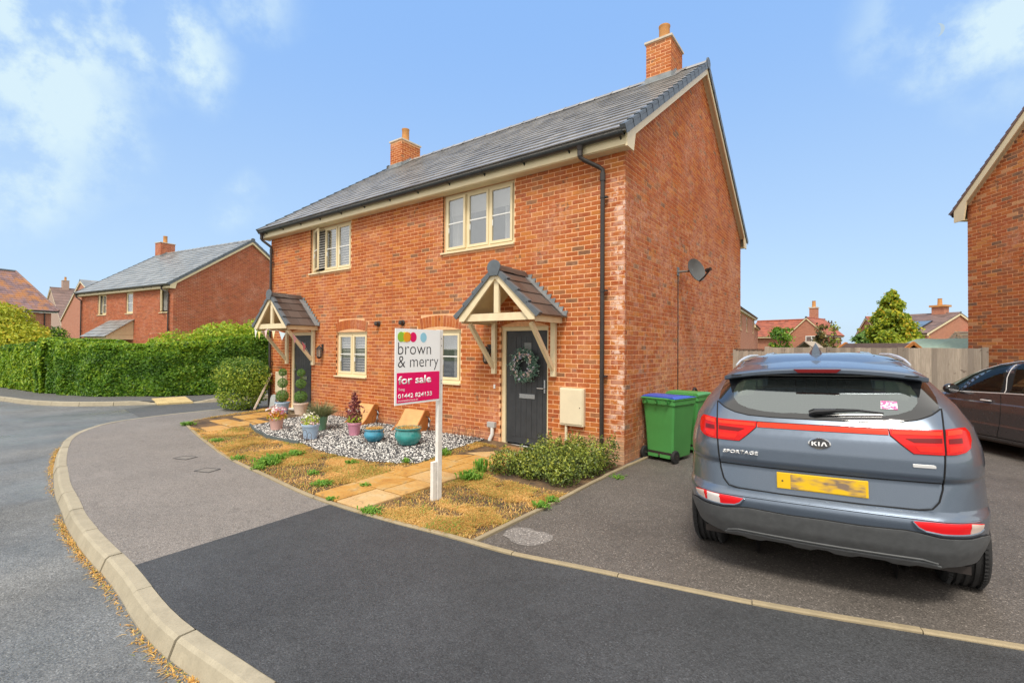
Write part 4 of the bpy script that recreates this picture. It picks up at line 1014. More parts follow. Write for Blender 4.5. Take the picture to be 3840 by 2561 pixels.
# --- the semi-detached pair
H = thing('semi_detached_house', 'pair of red brick houses with grey slate roof, two chimneys and two cream door canopies', 'house')
wins = [dict(r=(-8.48, -6.78, 3.56, 4.72), k=dict(lights=3, openl={0: .36})), dict(r=(-3.79, -2.05, 3.56, 4.72), k=dict(lights=3, inside='curtain', openl={0: .06})),
        dict(r=(-7.32, -6.14, 1.03, 2.15), arch=(2.085, 2.155), k=dict(lights=2)), dict(r=(-4.47, -3.29, 1.03, 2.15), arch=(2.085, 2.155), k=dict(lights=2, inside='curtain'))]
doors = [dict(r=(-2.335, -1.335, .03, 2.2), arch=(2.115, 2.20)), dict(r=(-9.385, -8.375, .09, 2.2), arch=(2.10, 2.18))]
roofz, RZ = semi_house(H, 10.46, 8.43, wins, doors, BRICKM, MORTAR, SLATE, CAMP, joint=-5.29, chim=[(-1.14, -.57, 3.87, 4.69, 8.74), (-10.06, -9.49, 3.80, 4.62, 8.66)])
entrance_door(H, -2.335, -1.335, .03, 2.10, doors[0]['_a'])
entrance_door(H, -9.385, -8.375, .10, 2.085, doors[1]['_a'], mirror=True)
porch(H, -1.83); porch(H, -8.87, .0)
# black cowls and small cable on the wall
for x, z in ((-5.73, 2.25), (-4.93, 2.25)):
    mb = MB(); Mx = Matrix.Translation((x, -.008, z)) @ Matrix.Rotation(rad(90), 4, 'X'); mb.lathe([(.062, -.0), (.062, .02), (.045, .03), (.05, .085), (.035, .09)], 16, M=Mx)
    t = autosmooth(mb.build('vent_cowl', BLACKP)); tag(t, 'black round vent cowl on the brickwork, '+('halfway between the left canopy window and the sign' if x < -5 else 'just above the top edge of the sign'), 'vent', 'vent cowls between the ground floor windows')
mb = MB(); mb.box(-.004+.006, .012, 2.53, 2.54, .5, 3.2); mb.tube([(.012, 2.535, 3.2), (.012, 2.535, .55)], .007, 6); mb.build('aerial_cable', BLACKP, H)
# meter boxes
for x0, x1, z0, z1, lab in ((-1.07, -.64, .51, 1.105, 'cream wall meter box to the right of the door with the wreath'), (-10.01, -9.53, .47, 1.05, 'cream wall meter box left of the far door, behind the blue topiary pot')):
    t = thing('meter_box', lab, 'meter box', (x0, 0, z0)); w = x1-x0; h = z1-z0
    mb = MB(); mb.box(0, w, -.075, -.0, 0, h); mb.build('case', MB_CREAM, t, bevel=.008)
    mb = MB(); mb.box(.02, w-.02, -.088, -.077, .03, h-.02); mb.build('lid', MB_CREAM, t, bevel=.005)
    mb = MB(); mb.lathe([(.008, 0), (.008, .006)], 10, M=Matrix.Translation((w-.06, -.088, h*.5)) @ Matrix.Rotation(rad(90), 4, 'X')); mb.build('lock', BLACKP, t)
    mb = MB(); mb.tube([(w*.24, -.04, 0), (w*.24, -.04, -z0+.03)], .022, 8); mb.build('conduit', MB_CREAM, t)
t = thing('junction_box', 'grey box on a white pipe, low on the wall beside the wreathed door', 'electrical box', (-2.5, 0, 0))
mb = MB(); mb.box(-.085, .085, -.07, -.0, .315, .41); mb.build('case', LGREY, t, bevel=.006)
mb = MB(); mb.tube([(.02, -.04, .315), (.02, -.04, .2), (-.03, -.045, .10), (-.035, -.05, .0)], .034, 10); autosmooth(mb.build('pipe', WHITE, t))
mb = MB(); mb.box(-.018, .018, -.02, -.006, -.035, .035); tag(mb.build('doorbell', WHITE, loc=(-2.46, 0, 1.045)), 'small white bell push beside the door with the wreath', 'doorbell')
# ------------------------------------------------------------------ neighbouring houses
def at(px, dist):           # a point of the world dist metres in front of the photographer, at a photo column
    d = FW*dist+RT*((px-1920)/1788.7*dist); p = CAMP+d; return Vector((p.x, p.y, 0))
def local_cam(loc, rz): return Matrix.Rotation(-rz, 4, 'Z') @ (CAMP-Vector(loc))
def house_at(name, label, loc, rz):
    return thing(name, label, 'house', loc, rz), local_cam(loc, rz)
# right-hand neighbour, gable end towards the drive
nd = Vector((math.sin(rad(-35)), math.cos(rad(-35)), 0)); nx = Vector((-nd.y, nd.x, 0))       # nx faces the drive
nx = Vector((-.819, -.574, 0)); rz2 = math.atan2(nx.y, nx.x)
H2, cl2 = house_at('gable_house', 'orange-brown brick house with plain gable end, cut off by the right edge', (4.84, 8.33, 0), rz2)
semi_house(H2, 7, 8.6, [], [], BRICKR, MORTAR, BRTILE, cl2, nb=300, nt=0, tile=(.16, .17), ez=4.78, slope=1.0, verge='plain', pipes=False, fbricks=False)
# house behind the hedge
h3l = (-25.94, 2.78, 0); r3 = rad(8.2)
H3, cl3 = house_at('detached_house', 'red brick house with grey slate roof and one chimney, standing behind the long hedge', h3l, r3)
w3 = [dict(r=(-1.30, -.62+.12, 3.45, 4.72), k=dict(lights=1, openl={0: .5}, detail=False)), dict(r=(-4.9, -4.1, 3.5, 4.72), k=dict(lights=1, inside='blind', detail=False)), dict(r=(-8.3, -7.2, 3.5, 4.72), k=dict(lights=2, openl={0: .3}, detail=False)),
      dict(r=(-2.3, -1.1, 1.0, 2.2), arch=(2.1, 2.17), k=dict(lights=2, detail=False))]
roofz3, rz3 = semi_house(H3, 10.4, 8.43, w3, [], BRICKF, MORTARF, SLATEF, cl3, nb=220, nt=120, tile=(.34, .34), chim=[(-10.0, -9.3, 3.8, 4.7, 8.75)], pipes=True)
# lean-to porch of that house
pz = MB(); x0, x1 = -6.6, -4.0
ph3 = MB(); ph3.prism([(-1.25, 2.05), (-.0, 2.05), (-.0, 3.15), (-1.25, 2.25)], 'x', x1-.06, x1); ph3.prism([(-1.25, 2.05), (-.0, 2.05), (-.0, 3.15), (-1.25, 2.25)], 'x', x0, x0+.06); ph3.box(x0+.06, x1-.06, -1.25, -1.21, 2.05, 2.25)
po = fixn(ph3.build('porch_canopy', CREAMP, H3))
for k in range(9):
    mb = MB(); z = 2.085+k*.12; ymax = -1.25+max(0, (z-2.25)/.9*1.25) if z > 2.25 else -1.24
    if k > 1: mb.box(x1+.001, x1+.018, ymax+.03, -.01, z, z+.105); mb.build('cladding_board', CREAMP, po)
sl3 = .9/1.25; ca = 1/math.sqrt(1+sl3*sl3); sa = sl3*ca
roof_tiles(po, frame_m((1, 0, 0), (0, ca, sa), (0, -sa, ca), (0, -1.38, 2.18)), x0-.12, x1+.12, 1.68, .28, .32, SLATEF, 60, cl3)
for xx in (x0+.1, x1-.1): mb = MB(); mb.beam((xx, -.05, 1.3), (xx, -1.1, 2.05), .08, .08); mb.build('brace', CREAMP, po)
# grey-roofed gable house behind it, farther off
def far_house(name, label, loc, rz, L, D, ez, slope, roofm, wins=(), chim=(), tile=(.35, .45), nt=0, hip=False, brick=None, low=True):
    h, cl = house_at(name, label, loc, rz)
    if slope < 0: slope = (-slope-ez-.21)/(D/2+.3)
    semi_house(h, L, D, list(wins), [], None, None, roofm, cl, nb=0, nt=nt, tile=tile, ez=ez, slope=slope, chim=chim, texwall=brick or BTEX, verge='plain', pipes=False, back=True)
    return h
def rz_of(v): return math.atan2(v.y, v.x)
# its gable faces us: local +x towards camera
def gable_facing(px_edge, d_edge, px_far, d_far):
    a = at(px_edge, d_edge); b = at(px_far, d_far); y = (b-a).normalized(); x = Vector((y.y, -y.x, 0)); return a, rz_of(x), (b-a).length
a, rz, D4 = gable_facing(229, 60, 400, 43.5)
far_house('gable_house', 'brick house with bare gable wall and grey roof, left of the hedge house', (a.x, a.y, 0), rz, 12, D4, 4.65, .80*9.5/D4, SLATEF, tile=(.36, .45))
# left edge: mottled tiled roof with hipped end
def hip_house(name, label, a, b, depth, ez, ridge, roofm, wins, hip=.9):
    x = (a-b).normalized(); rz = rz_of(x); L = (a-b).length; h, cl = house_at(name, label, (a.x, a.y, 0), rz)
    rects = [w['r'] for w in wins]; mb = MB(); wall_panel(mb, -L, 0, -.2, lambda x: ez, rects, 0); mb.add([(0, 0, -.2), (0, depth, -.2), (0, depth, ez), (0, 0, ez)], [(0, 1, 2, 3)]); mb.add([(-L, 0, -.2), (-L, depth, -.2), (-L, depth, ez), (-L, 0, ez)], [(3, 2, 1, 0)])
    mb.add([(0, depth, -.2), (-L, depth, -.2), (-L, depth, ez), (0, depth, ez)], [(0, 1, 2, 3)]); mb.build('wall', BTEX, h)
    o = .35; z0 = ez+.18; mid = depth/2; mb = MB()
    mb.add([(-L-o, -o, z0), (o, -o, z0), (-hip, mid, ridge), (-L-o, mid, ridge), (o, depth+o, z0), (-L-o, depth+o, z0)], [(0, 1, 2, 3), (1, 4, 2), (4, 5, 3, 2)])
    mb.add([(-L-o, -o, z0-.04), (o, -o, z0-.04), (o, depth+o, z0-.04), (-L-o, depth+o, z0-.04)], [(3, 2, 1, 0)]); roof = mb.build('roof', roofm, h)
    sl = (ridge-z0)/(mid+o); ca = 1/math.sqrt(1+sl*sl); sa = sl*ca; V = (mid+o)/ca
    F = []; VV = []; T = []; fq = [(4, 5, 6, 7), (0, 1, 5, 4), (1, 2, 6, 5), (3, 0, 4, 7)]
    for Mx, ux, u0f, u1f in ((frame_m((1, 0, 0), (0, ca, sa), (0, -sa, ca), (0, -o, z0)), 0, lambda v: -L-o, lambda v: o-(hip+o)*v/V),):
        rows = int(V/.28)
        for r in range(rows):
            v = r*V/rows; u = u0f(v)
            while u < u1f(v)-.1:
                q = min(u+.33, u1f(v)); oo = len(VV); t = R.random()
                VV += [tuple(Mx @ Vector(p)) for p in ((u, v, .01), (q-.01, v, .01), (q-.01, v+.34, .0), (u, v+.34, .0), (u, v, .04), (q-.01, v, .04), (q-.01, v+.34, .02), (u, v+.34, .02))]
                for f in fq: F.append([oo+i for i in f]); T.append(t)
                u += .33
    np_mesh('roof_tiles', VV, F, roofm, roof, T, 'stuff')
    ch = (z0-(-hip*0)); mb = MB(); mb.tube([(o, -o, z0+.05), (-hip, mid, ridge+.05)], .09, 6); mb.build('hip_tiles', roofm, roof)
    mb = MB(); mb.tube([(-hip, mid, ridge+.04), (-L-o, mid, ridge+.04)], .11, 6); mb.build('ridge_tiles', GREYUNIT, roof)
    mb = MB(); mb.box(-L-o, o-.05, -o+.08, -o+.11, ez, z0); mb.build('fascia', WHITE, h)
    mb = MB(); mb.tube([(-L-o, -o, z0-.04), (o, -o, z0-.04)], .06, 8); mb.build('gutter', GUTTER, h)
    mb = MB(); mb.tube([(-.45, -.06, ez), (-.45, -.06, .1)], .045, 8); mb.build('downpipe', BLACKP, h)
    for w in wins: window(h, *w['r'], **w['k'])
    return h
a = at(190, 40); b = at(-330, 33)
hip_house('tiled_house', 'brick house under a mottled brown tile roof at the left edge, behind the hedge', a, b, 7, 4.35, 7.9, PURTILE, [dict(r=(-3.35, -1.45, 3.0, 4.25), k=dict(lights=2, inside=None, grid=(2, 3), pane=PANED, detail=False)), dict(r=(-8.4, -6.5, 3.0, 4.25), k=dict(lights=2, inside=None, grid=(2, 3), pane=PANED, detail=False))])
a, rz, D6 = gable_facing(150, 70, 232, 62)
far_house('gable_house', 'small pale gable house showing between the mottled roof and the hedge house', (a.x, a.y, 0), rz, 9, D6, 4.2, .75, BRTILE, chim=[(-1.8, -1.1, D6/2-.5, D6/2+.3, 4.2+D6/2*.75+1.5)], brick=simple('pink_render', (.42, .30, .25), .9))
# terrace behind the main house on the right
a = at(2768, 37); b = at(2829, 49); y = (b-a).normalized(); x = Vector((y.y, -y.x, 0))
# facade faces +x: use local front (-y) = facade normal
fx = -y if False else (a-b).normalized(); 
def facade_house(name, label, a, b, D, ez, slope, roofm, wins, **k):
    # front runs from a (local x=0) to b (local x=-L); front normal to the left of a->b travel
    x = (a-b).normalized(); L = (a-b).length; return far_house(name, label, (a.x, a.y, 0), rz_of(x), L, D, ez, slope, roofm, wins, **k)
# local -y must face the camera side
x = (b-a).normalized(); L = (b-a).length
far_house('terraced_house', 'brick terrace with tall cream windows just beyond the corner of the main house', (b.x, b.y, 0), rz_of(x), L+6, 8, 4.75, .7, BRTILE, [dict(r=(-L+.9, -L+2.6, 3.3, 4.6), k=dict(lights=2, inside=None, pane=PANED, detail=False)), dict(r=(-L+6.0, -L+7.3, 3.3, 4.6), k=dict(lights=1, inside=None, pane=PANED, detail=False)), dict(r=(-1.9, -.6, 3.3, 4.6), k=dict(lights=1, inside=None, pane=PANED, detail=False))], tile=(.5, .6))
a2 = at(2826, 50.5); b2 = at(2842, 60); x = (b2-a2).normalized(); L = (b2-a2).length
far_house('terraced_house', 'far brick terrace end with cream box eave, left of the red roof', (b2.x, b2.y, 0), rz_of(x), L, 7, 4.1, .7, BRTILE, [dict(r=(-L+1.0, -L+2.2, 2.6, 3.8), k=dict(lights=1, inside=None, pane=PANED, detail=False))], tile=(.5, .6))
# red roofed house: long roof with a cross gable
a, rz, D8 = gable_facing(2960, 60, 3092, 57)
h8 = far_house('red_roof_house', 'brick house with bright red tiled roof, a cross gable and one chimney', (a.x, a.y, 0), rz, 6, D8, 3.35, .98, REDTILE, tile=(.5, .6), brick=BTEX)
c_, s_ = math.cos(rz), math.sin(rz)
window(h8, 1.35, 2.75, 2.0, 3.45, 2, y=0.0, inside=None, pane=PANED, detail=False, M=frame_m((0, 1, 0), (-1, 0, 0), (0, 0, 1), (.06, .5, 0)), frm=WHITE)
# main wing, running left from behind the gable, front facing us
mbw = MB(); W0, W1 = 6.0, 0; yl = -6.5
mbw.add([(-3.0, yl, -.2), (-3.0, .0, -.2), (-3.0, .0, 3.35), (-3.0, yl, 3.35)], [(0, 1, 2, 3)]); mbw.build('side_wing_wall', BTEX, h8)
mr_ = MB(); mr_.add([(-2.6, yl, 3.5), (-2.6, .0, 3.5), (-6.0, 2.0, 5.75), (-6.0, yl, 5.75), (-6, D8/2, 5.75)], [(0, 1, 2, 3)]); mr_.build('side_wing_roof', REDTILE, h8)
Mw = frame_m((0, 1, 0), (-.834, 0, .552), (.552, 0, .834), (-2.55, 0, 3.47)); roof_tiles(h8, Mw, yl, 1.6, 4.1, .42, .5, REDTILE, 0, None)
mb = MB(); mb.box(-2.62, -2.58, yl, 0, 3.3, 3.48); mb.build('fascia', CREAM, h8)
mb = MB(); mb.tube([(-6, yl, 5.82), (-6, 1.2, 5.82)], .12, 6); mb.build('ridge_tiles', REDTILE, h8)
window(h8, .2, 1.4, 2.0, 3.2, 1, y=0.0, inside=None, pane=PANED, detail=False, grid=(2, 3), M=frame_m((0, 1, 0), (-1, 0, 0), (0, 0, 1), (-2.94, yl, 0)))
cz = MB(); cz.box(-3.9, -3.1, 1.2, 2.0, 5.2, 7.05); co = cz.build('chimney', BTEX, h8); mb = MB(); mb.box(-3.97, -3.03, 1.13, 2.07, 7.05, 7.2); mb.build('cap', CAPST, co); mb = MB(); mb.lathe([(.22, 7.2), (.2, 7.95), (.23, 8.0)], 10, (-3.5, 1.6, 0)); mb.build('chimney_pot', TERRA, co)
# house with the solar panels: cross gables left and right
a, rz, D9 = gable_facing(3476, 42.5, 3705, 47.5)
h9 = far_house('solar_house', 'brick house with dark solar panels on its roof, beyond the green shed roof', (a.x, a.y, 0), rz, 4.6, D9, 3.1, -5.36, BRTILE, tile=(.5, .6))
window(h9, 2.0, 3.4, 1.7, 2.75, 2, y=0, inside=None, pane=PANED, detail=False, M=frame_m((0, 1, 0), (-1, 0, 0), (0, 0, 1), (.06, .0, 0)))
sl = (5.36-3.31)/(D9/2+.3); ca = 1/math.sqrt(1+sl*sl); sa = sl*ca; SOL = simple('solar_panel', (.10, .13, .16), .12, var=.1, coat=.6); SOLF = simple('solar_frame', (.02, .02, .025), .4)
Ms = frame_m((1, 0, 0), (0, ca, sa), (0, -sa, ca), (0, -.3, 3.32))
mb = MB(); mb.box(-3.75, -.85, .75, 3.55, .03, .11, Ms); sp = mb.build('solar_array', SOLF, h9)
for i in range(3):
    for j in range(2): mb = MB(); mb.box(-3.70+i*.94, -3.70+i*.94+.90, .80+j*1.37, .80+j*1.37+1.30, .112, .125, Ms); mb.build('solar_panel', SOL, sp)
p = Ms @ Vector((-3.2, 4.6, 0)); mb = MB(); ym = D9/2; zr = 3.31+(ym+.3)*sl; mb.box(-1.95, -.95, ym-.4, ym+.5, zr-.4, zr+.75); co = mb.build('chimney', BTEX, h9); mb = MB(); mb.box(-2.1, -.8, ym-.55, ym+.65, zr+.62, zr+.8); mb.build('cap', TERRA, co); mb = MB(); mb.lathe([(.2, zr+.8), (.17, zr+1.4), (.2, zr+1.45)], 10, (-1.45, ym, 0)); mb.build('chimney_pot', TERRA, co)
a, rz, D10 = gable_facing(3212, 58, 3300, 48)
far_house('red_roof_house', 'brick gable house with orange roof, mostly hidden by the tall yellow-green tree', (a.x, a.y, 0), rz, 8, D10, 3.25, -5.45, REDTILE, tile=(.5, .6))
# ------------------------------------------------------------------ garden path slabs
path = thing('garden_path', None, None); path['kind'] = 'structure'
def slab(par, q, mat, th=.04, z=.0, name='paving_slab', jit=.004):
    mb = MB(); c = sum((Vector((p[0], p[1])) for p in q), Vector((0, 0)))/len(q); q = [Vector((p[0], p[1])) for p in q]; q = [c+(p-c)*(1-.016/max((p-c).length, .05)) for p in q]; dz = z+R.uniform(-jit, jit)
    n = len(q); low = [(p.x, p.y, dz-th) for p in q]; mid = [(p.x, p.y, dz-.006) for p in q]; top = [(c.x+(p.x-c.x)*.985, c.y+(p.y-c.y)*.985, dz) for p in q]
    vs = low+mid+top; fs = [tuple(range(2*n, 3*n))]+[(i, (i+1) % n, n+(i+1) % n, n+i) for i in range(n)]+[(n+i, n+(i+1) % n, 2*n+(i+1) % n, 2*n+i) for i in range(n)]
    mb.add(vs, fs); fixn(mb.build(name, mat, par))
ys = [-3.60, -3.02, -2.46, -1.95, -1.42, -.95, -.47]
lx = lambda y: -2.30-.07*(y+3.6) ; rx = lambda y: -1.43-.0*(y+3.6)
splits = [.50, .62, .40, .55, .35, .60]
for i in range(len(ys)-1):
    y0, y1 = ys[i], ys[i+1]; m0 = lx(y0)+(rx(y0)-lx(y0))*splits[i]; m1 = lx(y1)+(rx(y1)-lx(y1))*splits[i]
    zz = .028+.012*(i/5)
    slab(path, [(lx(y0), y0), (m0, y0), (m1, y1), (lx(y1), y1)], SAND, z=zz); slab(path, [(m0, y0), (rx(y0), y0), (rx(y1), y1), (m1, y1)], SAND, z=zz)
slab(path, [(-2.62, -.46), (-1.95, -.46), (-1.95, -.03), (-2.62, -.03)], SANDP, z=.042); slab(path, [(-1.94, -.46), (-1.15, -.46), (-1.15, -.03), (-1.94, -.03)], SANDP, z=.042)
mat_o = MB(); mat_o.box(-2.05, -1.5, -.40, -.13, .043, .056); tag(mat_o.build('doormat', simple('coir_mat', (.34, .17, .06), .95, var=.2, scale=40, bump=.4)), 'small brown coir mat on the pale step of the wreathed door', 'doormat')
lp = [[(-9.5, -.42), (-8.75, -.42), (-8.75, -.02), (-9.5, -.02)], [(-8.74, -.42), (-7.95, -.42), (-7.95, -.02), (-8.74, -.02)], [(-9.45, -.95), (-8.7, -.95), (-8.7, -.43), (-9.45, -.43)], [(-8.69, -.95), (-7.95, -.95), (-7.95, -.43), (-8.69, -.43)],
      [(-9.35, -1.45), (-8.6, -1.5), (-8.65, -.96), (-9.4, -.96)], [(-8.59, -1.5), (-7.9, -1.55), (-7.93, -.96), (-8.64, -.96)], [(-8.5, -2.05), (-7.85, -2.1), (-7.85, -1.58), (-8.5, -1.52)], [(-9.25, -2.0), (-8.52, -2.06), (-8.52, -1.53), (-9.25, -1.47)], [(-8.4, -2.5), (-7.75, -2.6), (-7.75, -2.12), (-8.4, -2.08)]]
for i, q in enumerate(lp): slab(path, q, SANDP if i < 2 else SAND, z=.075-.007*i)

# ------------------------------------------------------------------ black and white gravel bed
GO = [(-7.67, -1.80), (-6.98, -2.02), (-6.22, -2.18), (-5.64, -2.18), (-5.1, -2.11), (-4.63, -2.20), (-4.13, -2.24), (-3.65, -2.25), (-3.26, -2.21), (-2.74, -2.05), (-2.44, -1.84), (-2.47, -1.4), (-2.60, -.95), (-2.64, -.05), (-7.95, -.05), (-7.9, -1.0)]
sheet('gravel_bed', GO, 0, GRAVB, .3, zf=lambda x, y: garden_z(x, y)+.006)
pts = []
while len(pts) < 26000:
    x = R.uniform(-8, -2.4); y = R.uniform(-2.3, -.03)
    if inpoly(x, y, GO): pts.append((x, y, garden_z(x, y)+.010+R.uniform(0, .012)))
P = np.array(pts); n = len(P)
oc = np.array([(1, 0, 0), (-1, 0, 0), (0, 1, 0), (0, -1, 0), (0, 0, 1), (0, 0, -1)], float); of = np.array([(0, 2, 4), (2, 1, 4), (1, 3, 4), (3, 0, 4), (2, 0, 5), (1, 2, 5), (3, 1, 5), (0, 3, 5)])
sz = NR.uniform(.0085, .0165, n); ang = NR.uniform(0, 2*pi, n); sx = NR.uniform(.9, 1.5, n); sc = np.stack([sx, NR.uniform(.7, 1.1, n), NR.uniform(.45, .8, n)], 1)*sz[:, None]
V = oc[None]*sc[:, None, :]*NR.uniform(.8, 1.2, (n, 6, 1)); c_, s_ = np.cos(ang)[:, None], np.sin(ang)[:, None]
V = np.stack([V[..., 0]*c_-V[..., 1]*s_, V[..., 0]*s_+V[..., 1]*c_, V[..., 2]+V[..., 0]*NR.uniform(-.3, .3, (n, 1))], -1)+P[:, None, :]
F = (of[None]+np.arange(n)[:, None, None]*6).reshape(-1, 3); T = np.repeat(NR.uniform(0, .999, n), 8)
tag(np_mesh('gravel', V.reshape(-1, 3), F, GRAVEL, None, T, 'stuff'), 'black and white gravel filling the bed along the house wall', 'gravel')
P2 = []
while len(P2) < 1500:
    x = R.uniform(-1.3, .04); y = R.uniform(-2.0, .0)
    if R.random() < .9: P2.append((x if R.random() < .6 else R.uniform(-.1, .05), y, .012))
P2 = np.array(P2)
# lawn edging strip, dark grey plastic
ELP = smoothline([(-7.75, -1.78), (-7.3, -1.93), (-6.98, -2.03), (-6.5, -2.12), (-6.22, -2.19), (-5.64, -2.2), (-5.1, -2.13)], .08)
mb = MB(); a = [(p.x, p.y) for p in ELP]
for p, q in zip(a, a[1:]):
    z0 = garden_z(*p)-.01; z1 = garden_z(*q)-.01; mb.add([(p[0], p[1]-.012, z0), (q[0], q[1]-.012, z1), (q[0], q[1]-.012, z1+.075), (p[0], p[1]-.012, z0+.075), (p[0], p[1]+.012, z0), (q[0], q[1]+.012, z1), (q[0], q[1]+.012, z1+.075), (p[0], p[1]+.012, z0+.075)], [(0, 1, 2, 3), (3, 2, 6, 7), (5, 4, 7, 6)])
tag(mb.build('border_edging', simple('edging_slate_plastic', (.10, .13, .14), .5)), 'dark grey curved strip holding back the gravel from the dry lawn', 'edging')

# ------------------------------------------------------------------ dry grass, weeds
def lawn_ok(x, y):
    if inpoly(x, y, GO): return False
    if -2.35 < x < -1.40 and y < -.4: return False
    if x > -1.15 and y > -1.75: return False
    if -9.6 < x < -7.75 and y > -2.6: return False
    if y > -.05: return False
    return True
GPi = [(p[0], p[1]+.03) for p in pe if p[0] <= .03]+[(-9.9, -.3), (.03, -.3), (.03, -3.5)]
from mathutils import noise as mnoise
def grass_pts(N, thr=.0):
    out = []
    while len(out) < N:
        x = R.uniform(-9.95, .03); y = R.uniform(-3.7, -.3)
        if not lawn_ok(x, y) or not inpoly(x, y, GPi): continue
        f = mnoise.fractal(Vector((x*1.3, y*1.3, 3.1)), 1, 2, 3)+.35*mnoise.noise(Vector((x*7, y*7, 0)))
        bare = .0 if y > -3.0 else .22
        if f < bare and R.random() < .90: continue
        out.append((x, y, garden_z(x, y)))
    return np.array(out)
def blades(name, P, h, w, mat, tint, lean=.9, kind='stuff'):
    n = len(P); a = NR.uniform(0, 2*pi, n); d = np.stack([np.cos(a), np.sin(a), np.zeros(n)], 1); b = np.stack([-np.sin(a), np.cos(a), np.zeros(n)], 1)
    hh = (h*NR.uniform(.5, 1.4, n))[:, None]; ll = hh*NR.uniform(.2, lean*1.6, n)[:, None]; ww = (w*NR.uniform(.7, 1.3, n))[:, None]; up = np.array([0, 0, 1.])
    tip = P+d*ll+up*hh*NR.uniform(.25, 1, n)[:, None]; mid = P+d*ll*.35+up*hh*.6
    V = np.stack([P-b*ww, P+b*ww, mid+b*ww*.8, mid-b*ww*.8, tip], 1).reshape(-1, 3); i = np.arange(n)*5
    F = np.concatenate([np.stack([i, i+1, i+2], 1), np.stack([i, i+2, i+3], 1), np.stack([i+3, i+2, i+4], 1)])
    return np_mesh(name, V, F, mat, None, np.tile(tint, 3), kind)
P = grass_pts(120000); tn = np.array([.5+.5*mnoise.noise(Vector((p[0]*2.2, p[1]*2.2, 7))) for p in P]); tn = np.clip(tn*.8+NR.uniform(0, .35, len(P))-.05, 0, .93)
tag(blades('dry_grass', P, .026, .0034, STRAW, tn, 1.5), 'scorched orange and straw coloured lawn between house and pavement', 'grass')
P = grass_pts(6000); tn = NR.uniform(0, .999, len(P)); keep = [i for i, p in enumerate(P) if mnoise.noise(Vector((p[0]*1.7+5, p[1]*1.7, 1))) > .12]; P = P[keep]; tn = tn[keep]
tag(blades('green_grass', P, .04, .003, GRASSG, tn, .9), 'thin green blades coming through the scorched lawn', 'grass')
# dry grass washed against the kerb
kp = []
for _ in range(5200):
    i = R.randrange(70, 330); p = kline[min(i, len(kline)-2)]; q = kline[min(i+1, len(kline)-1)]; d = (q-p).normalized(); nn = Vector((-d.y, d.x))
    if mnoise.noise(Vector((i*.035, 0, 2.2)))+.1 < R.uniform(-.3, .25): continue
    o = .15+abs(R.gauss(0, .028)); kp.append((p.x+nn.x*o, p.y+nn.y*o, -.115))
kp = np.array(kp); tag(blades('dry_debris', kp, .016, .0035, STRAW, NR.uniform(0, .85, len(kp)), 2.6), 'dead orange grass lying in the road channel against the kerb', 'debris')
def weed(name, label, x, y, r, h, n0, mat=GRASSG, z=None, lw=.014, group=None):
    z = garden_z(x, y)+.0 if z is None else z; V = []; F = []; T = []
    for k in range(int(n0*1.8)):
        a = R.uniform(0, 2*pi); rr = r*R.uniform(.2, .75); hh = h*R.uniform(.3, 1.25); s0 = r*abs(R.gauss(0, .45)); bx, by = x+s0*math.cos(a+1), y+s0*math.sin(a+1); d = Vector((math.cos(a), math.sin(a), 0)); b = Vector((-d.y, d.x, 0)); w = lw*R.uniform(.35, .8); o = len(V)
        P0 = Vector((bx, by, z)); m1 = P0+d*rr*.45+Vector((0, 0, hh*.9)); m2 = P0+d*rr*.8+Vector((0, 0, hh*.95)); tp = P0+d*rr+Vector((0, 0, hh*.6))
        V += [P0-b*w*.3, P0+b*w*.3, m1+b*w, m1-b*w, m2+b*w*.9, m2-b*w*.9, tp, tp]; F += [(o, o+1, o+2, o+3), (o+3, o+2, o+4, o+5), (o+5, o+4, o+6, o+7)]; t = R.random(); T += [t]*3
    o = np_mesh(name, [tuple(v) for v in V], F, mat, None, T); tag(o, label, 'weed', group); return o
weed('weed', 'largest bright green weed clump, on the dry lawn left of the sign post', -4.15, -3.2, .17, .09, 150)
weed('weed', 'green weed clump touching the upper side of the biggest one', -4.35, -2.98, .17, .08, 90)
weed('weed', 'low green weed beside the pavement edge, lowest part of the big clump', -4.0, -3.40, .11, .06, 50)
weed('weed', 'spread of green weed under the dark gravel edging strip', -4.40, -2.65, .16, .07, 80)
weed('weed', 'small green weed near the pavement edge at the left of the lawn', -4.85, -3.30, .11, .05, 50)
weed('weed', 'green weed flat on bare soil short of the stone path', -2.60, -3.30, .13, .045, 70)
weed('weed', 'faded green weed tuft amid bare soil left of the path', -3.15, -3.08, .10, .05, 40)
weed('weed', 'weed tuft at the edge of the gravel below the turquoise bowls', -3.25, -2.42, .10, .05, 50)
weed('weed', 'bright weed on the corner where path, lawn and dark tarmac meet', -1.28, -3.56, .11, .05, 70)
weed('weed', 'leafy green weed in front of the dark evergreen bush', -1.28, -1.98, .17, .10, 110)
weed('weed', 'upright weed leaning on the left flank of the evergreen bush', -1.42, -1.62, .11, .16, 60)
weed('weed', 'weed at the gravel edge right behind the sign post', -2.45, -1.26, .10, .09, 60)
weed('weed', 'weed where gravel and path meet, low beside the sign post', -2.60, -1.93, .07, .07, 40)
weed('weed', 'weed growing on the drive edging, the lower of two', .07, -2.36, .09, .05, 50, z=.02)
weed('weed', 'weed growing on the drive edging, the upper of two', .06, -2.14, .08, .05, 40, z=.02)
weed('weed', 'thin weed creeping over the drive tarmac near the bush', .20, -.68, .12, .02, 30, z=.0)
weed('weed', 'green weed at the curved left tip of the lawn edging', -9.0, -2.50, .15, .07, 90)
weed('weed', 'low green weed in the stone path joint beside the lawn', -2.1, -3.03, .07, .025, 30, z=.025)
weed('weed', 'tiny weed at the pavement end of the stone path', -1.95, -3.60, .06, .03, 30, z=.02)
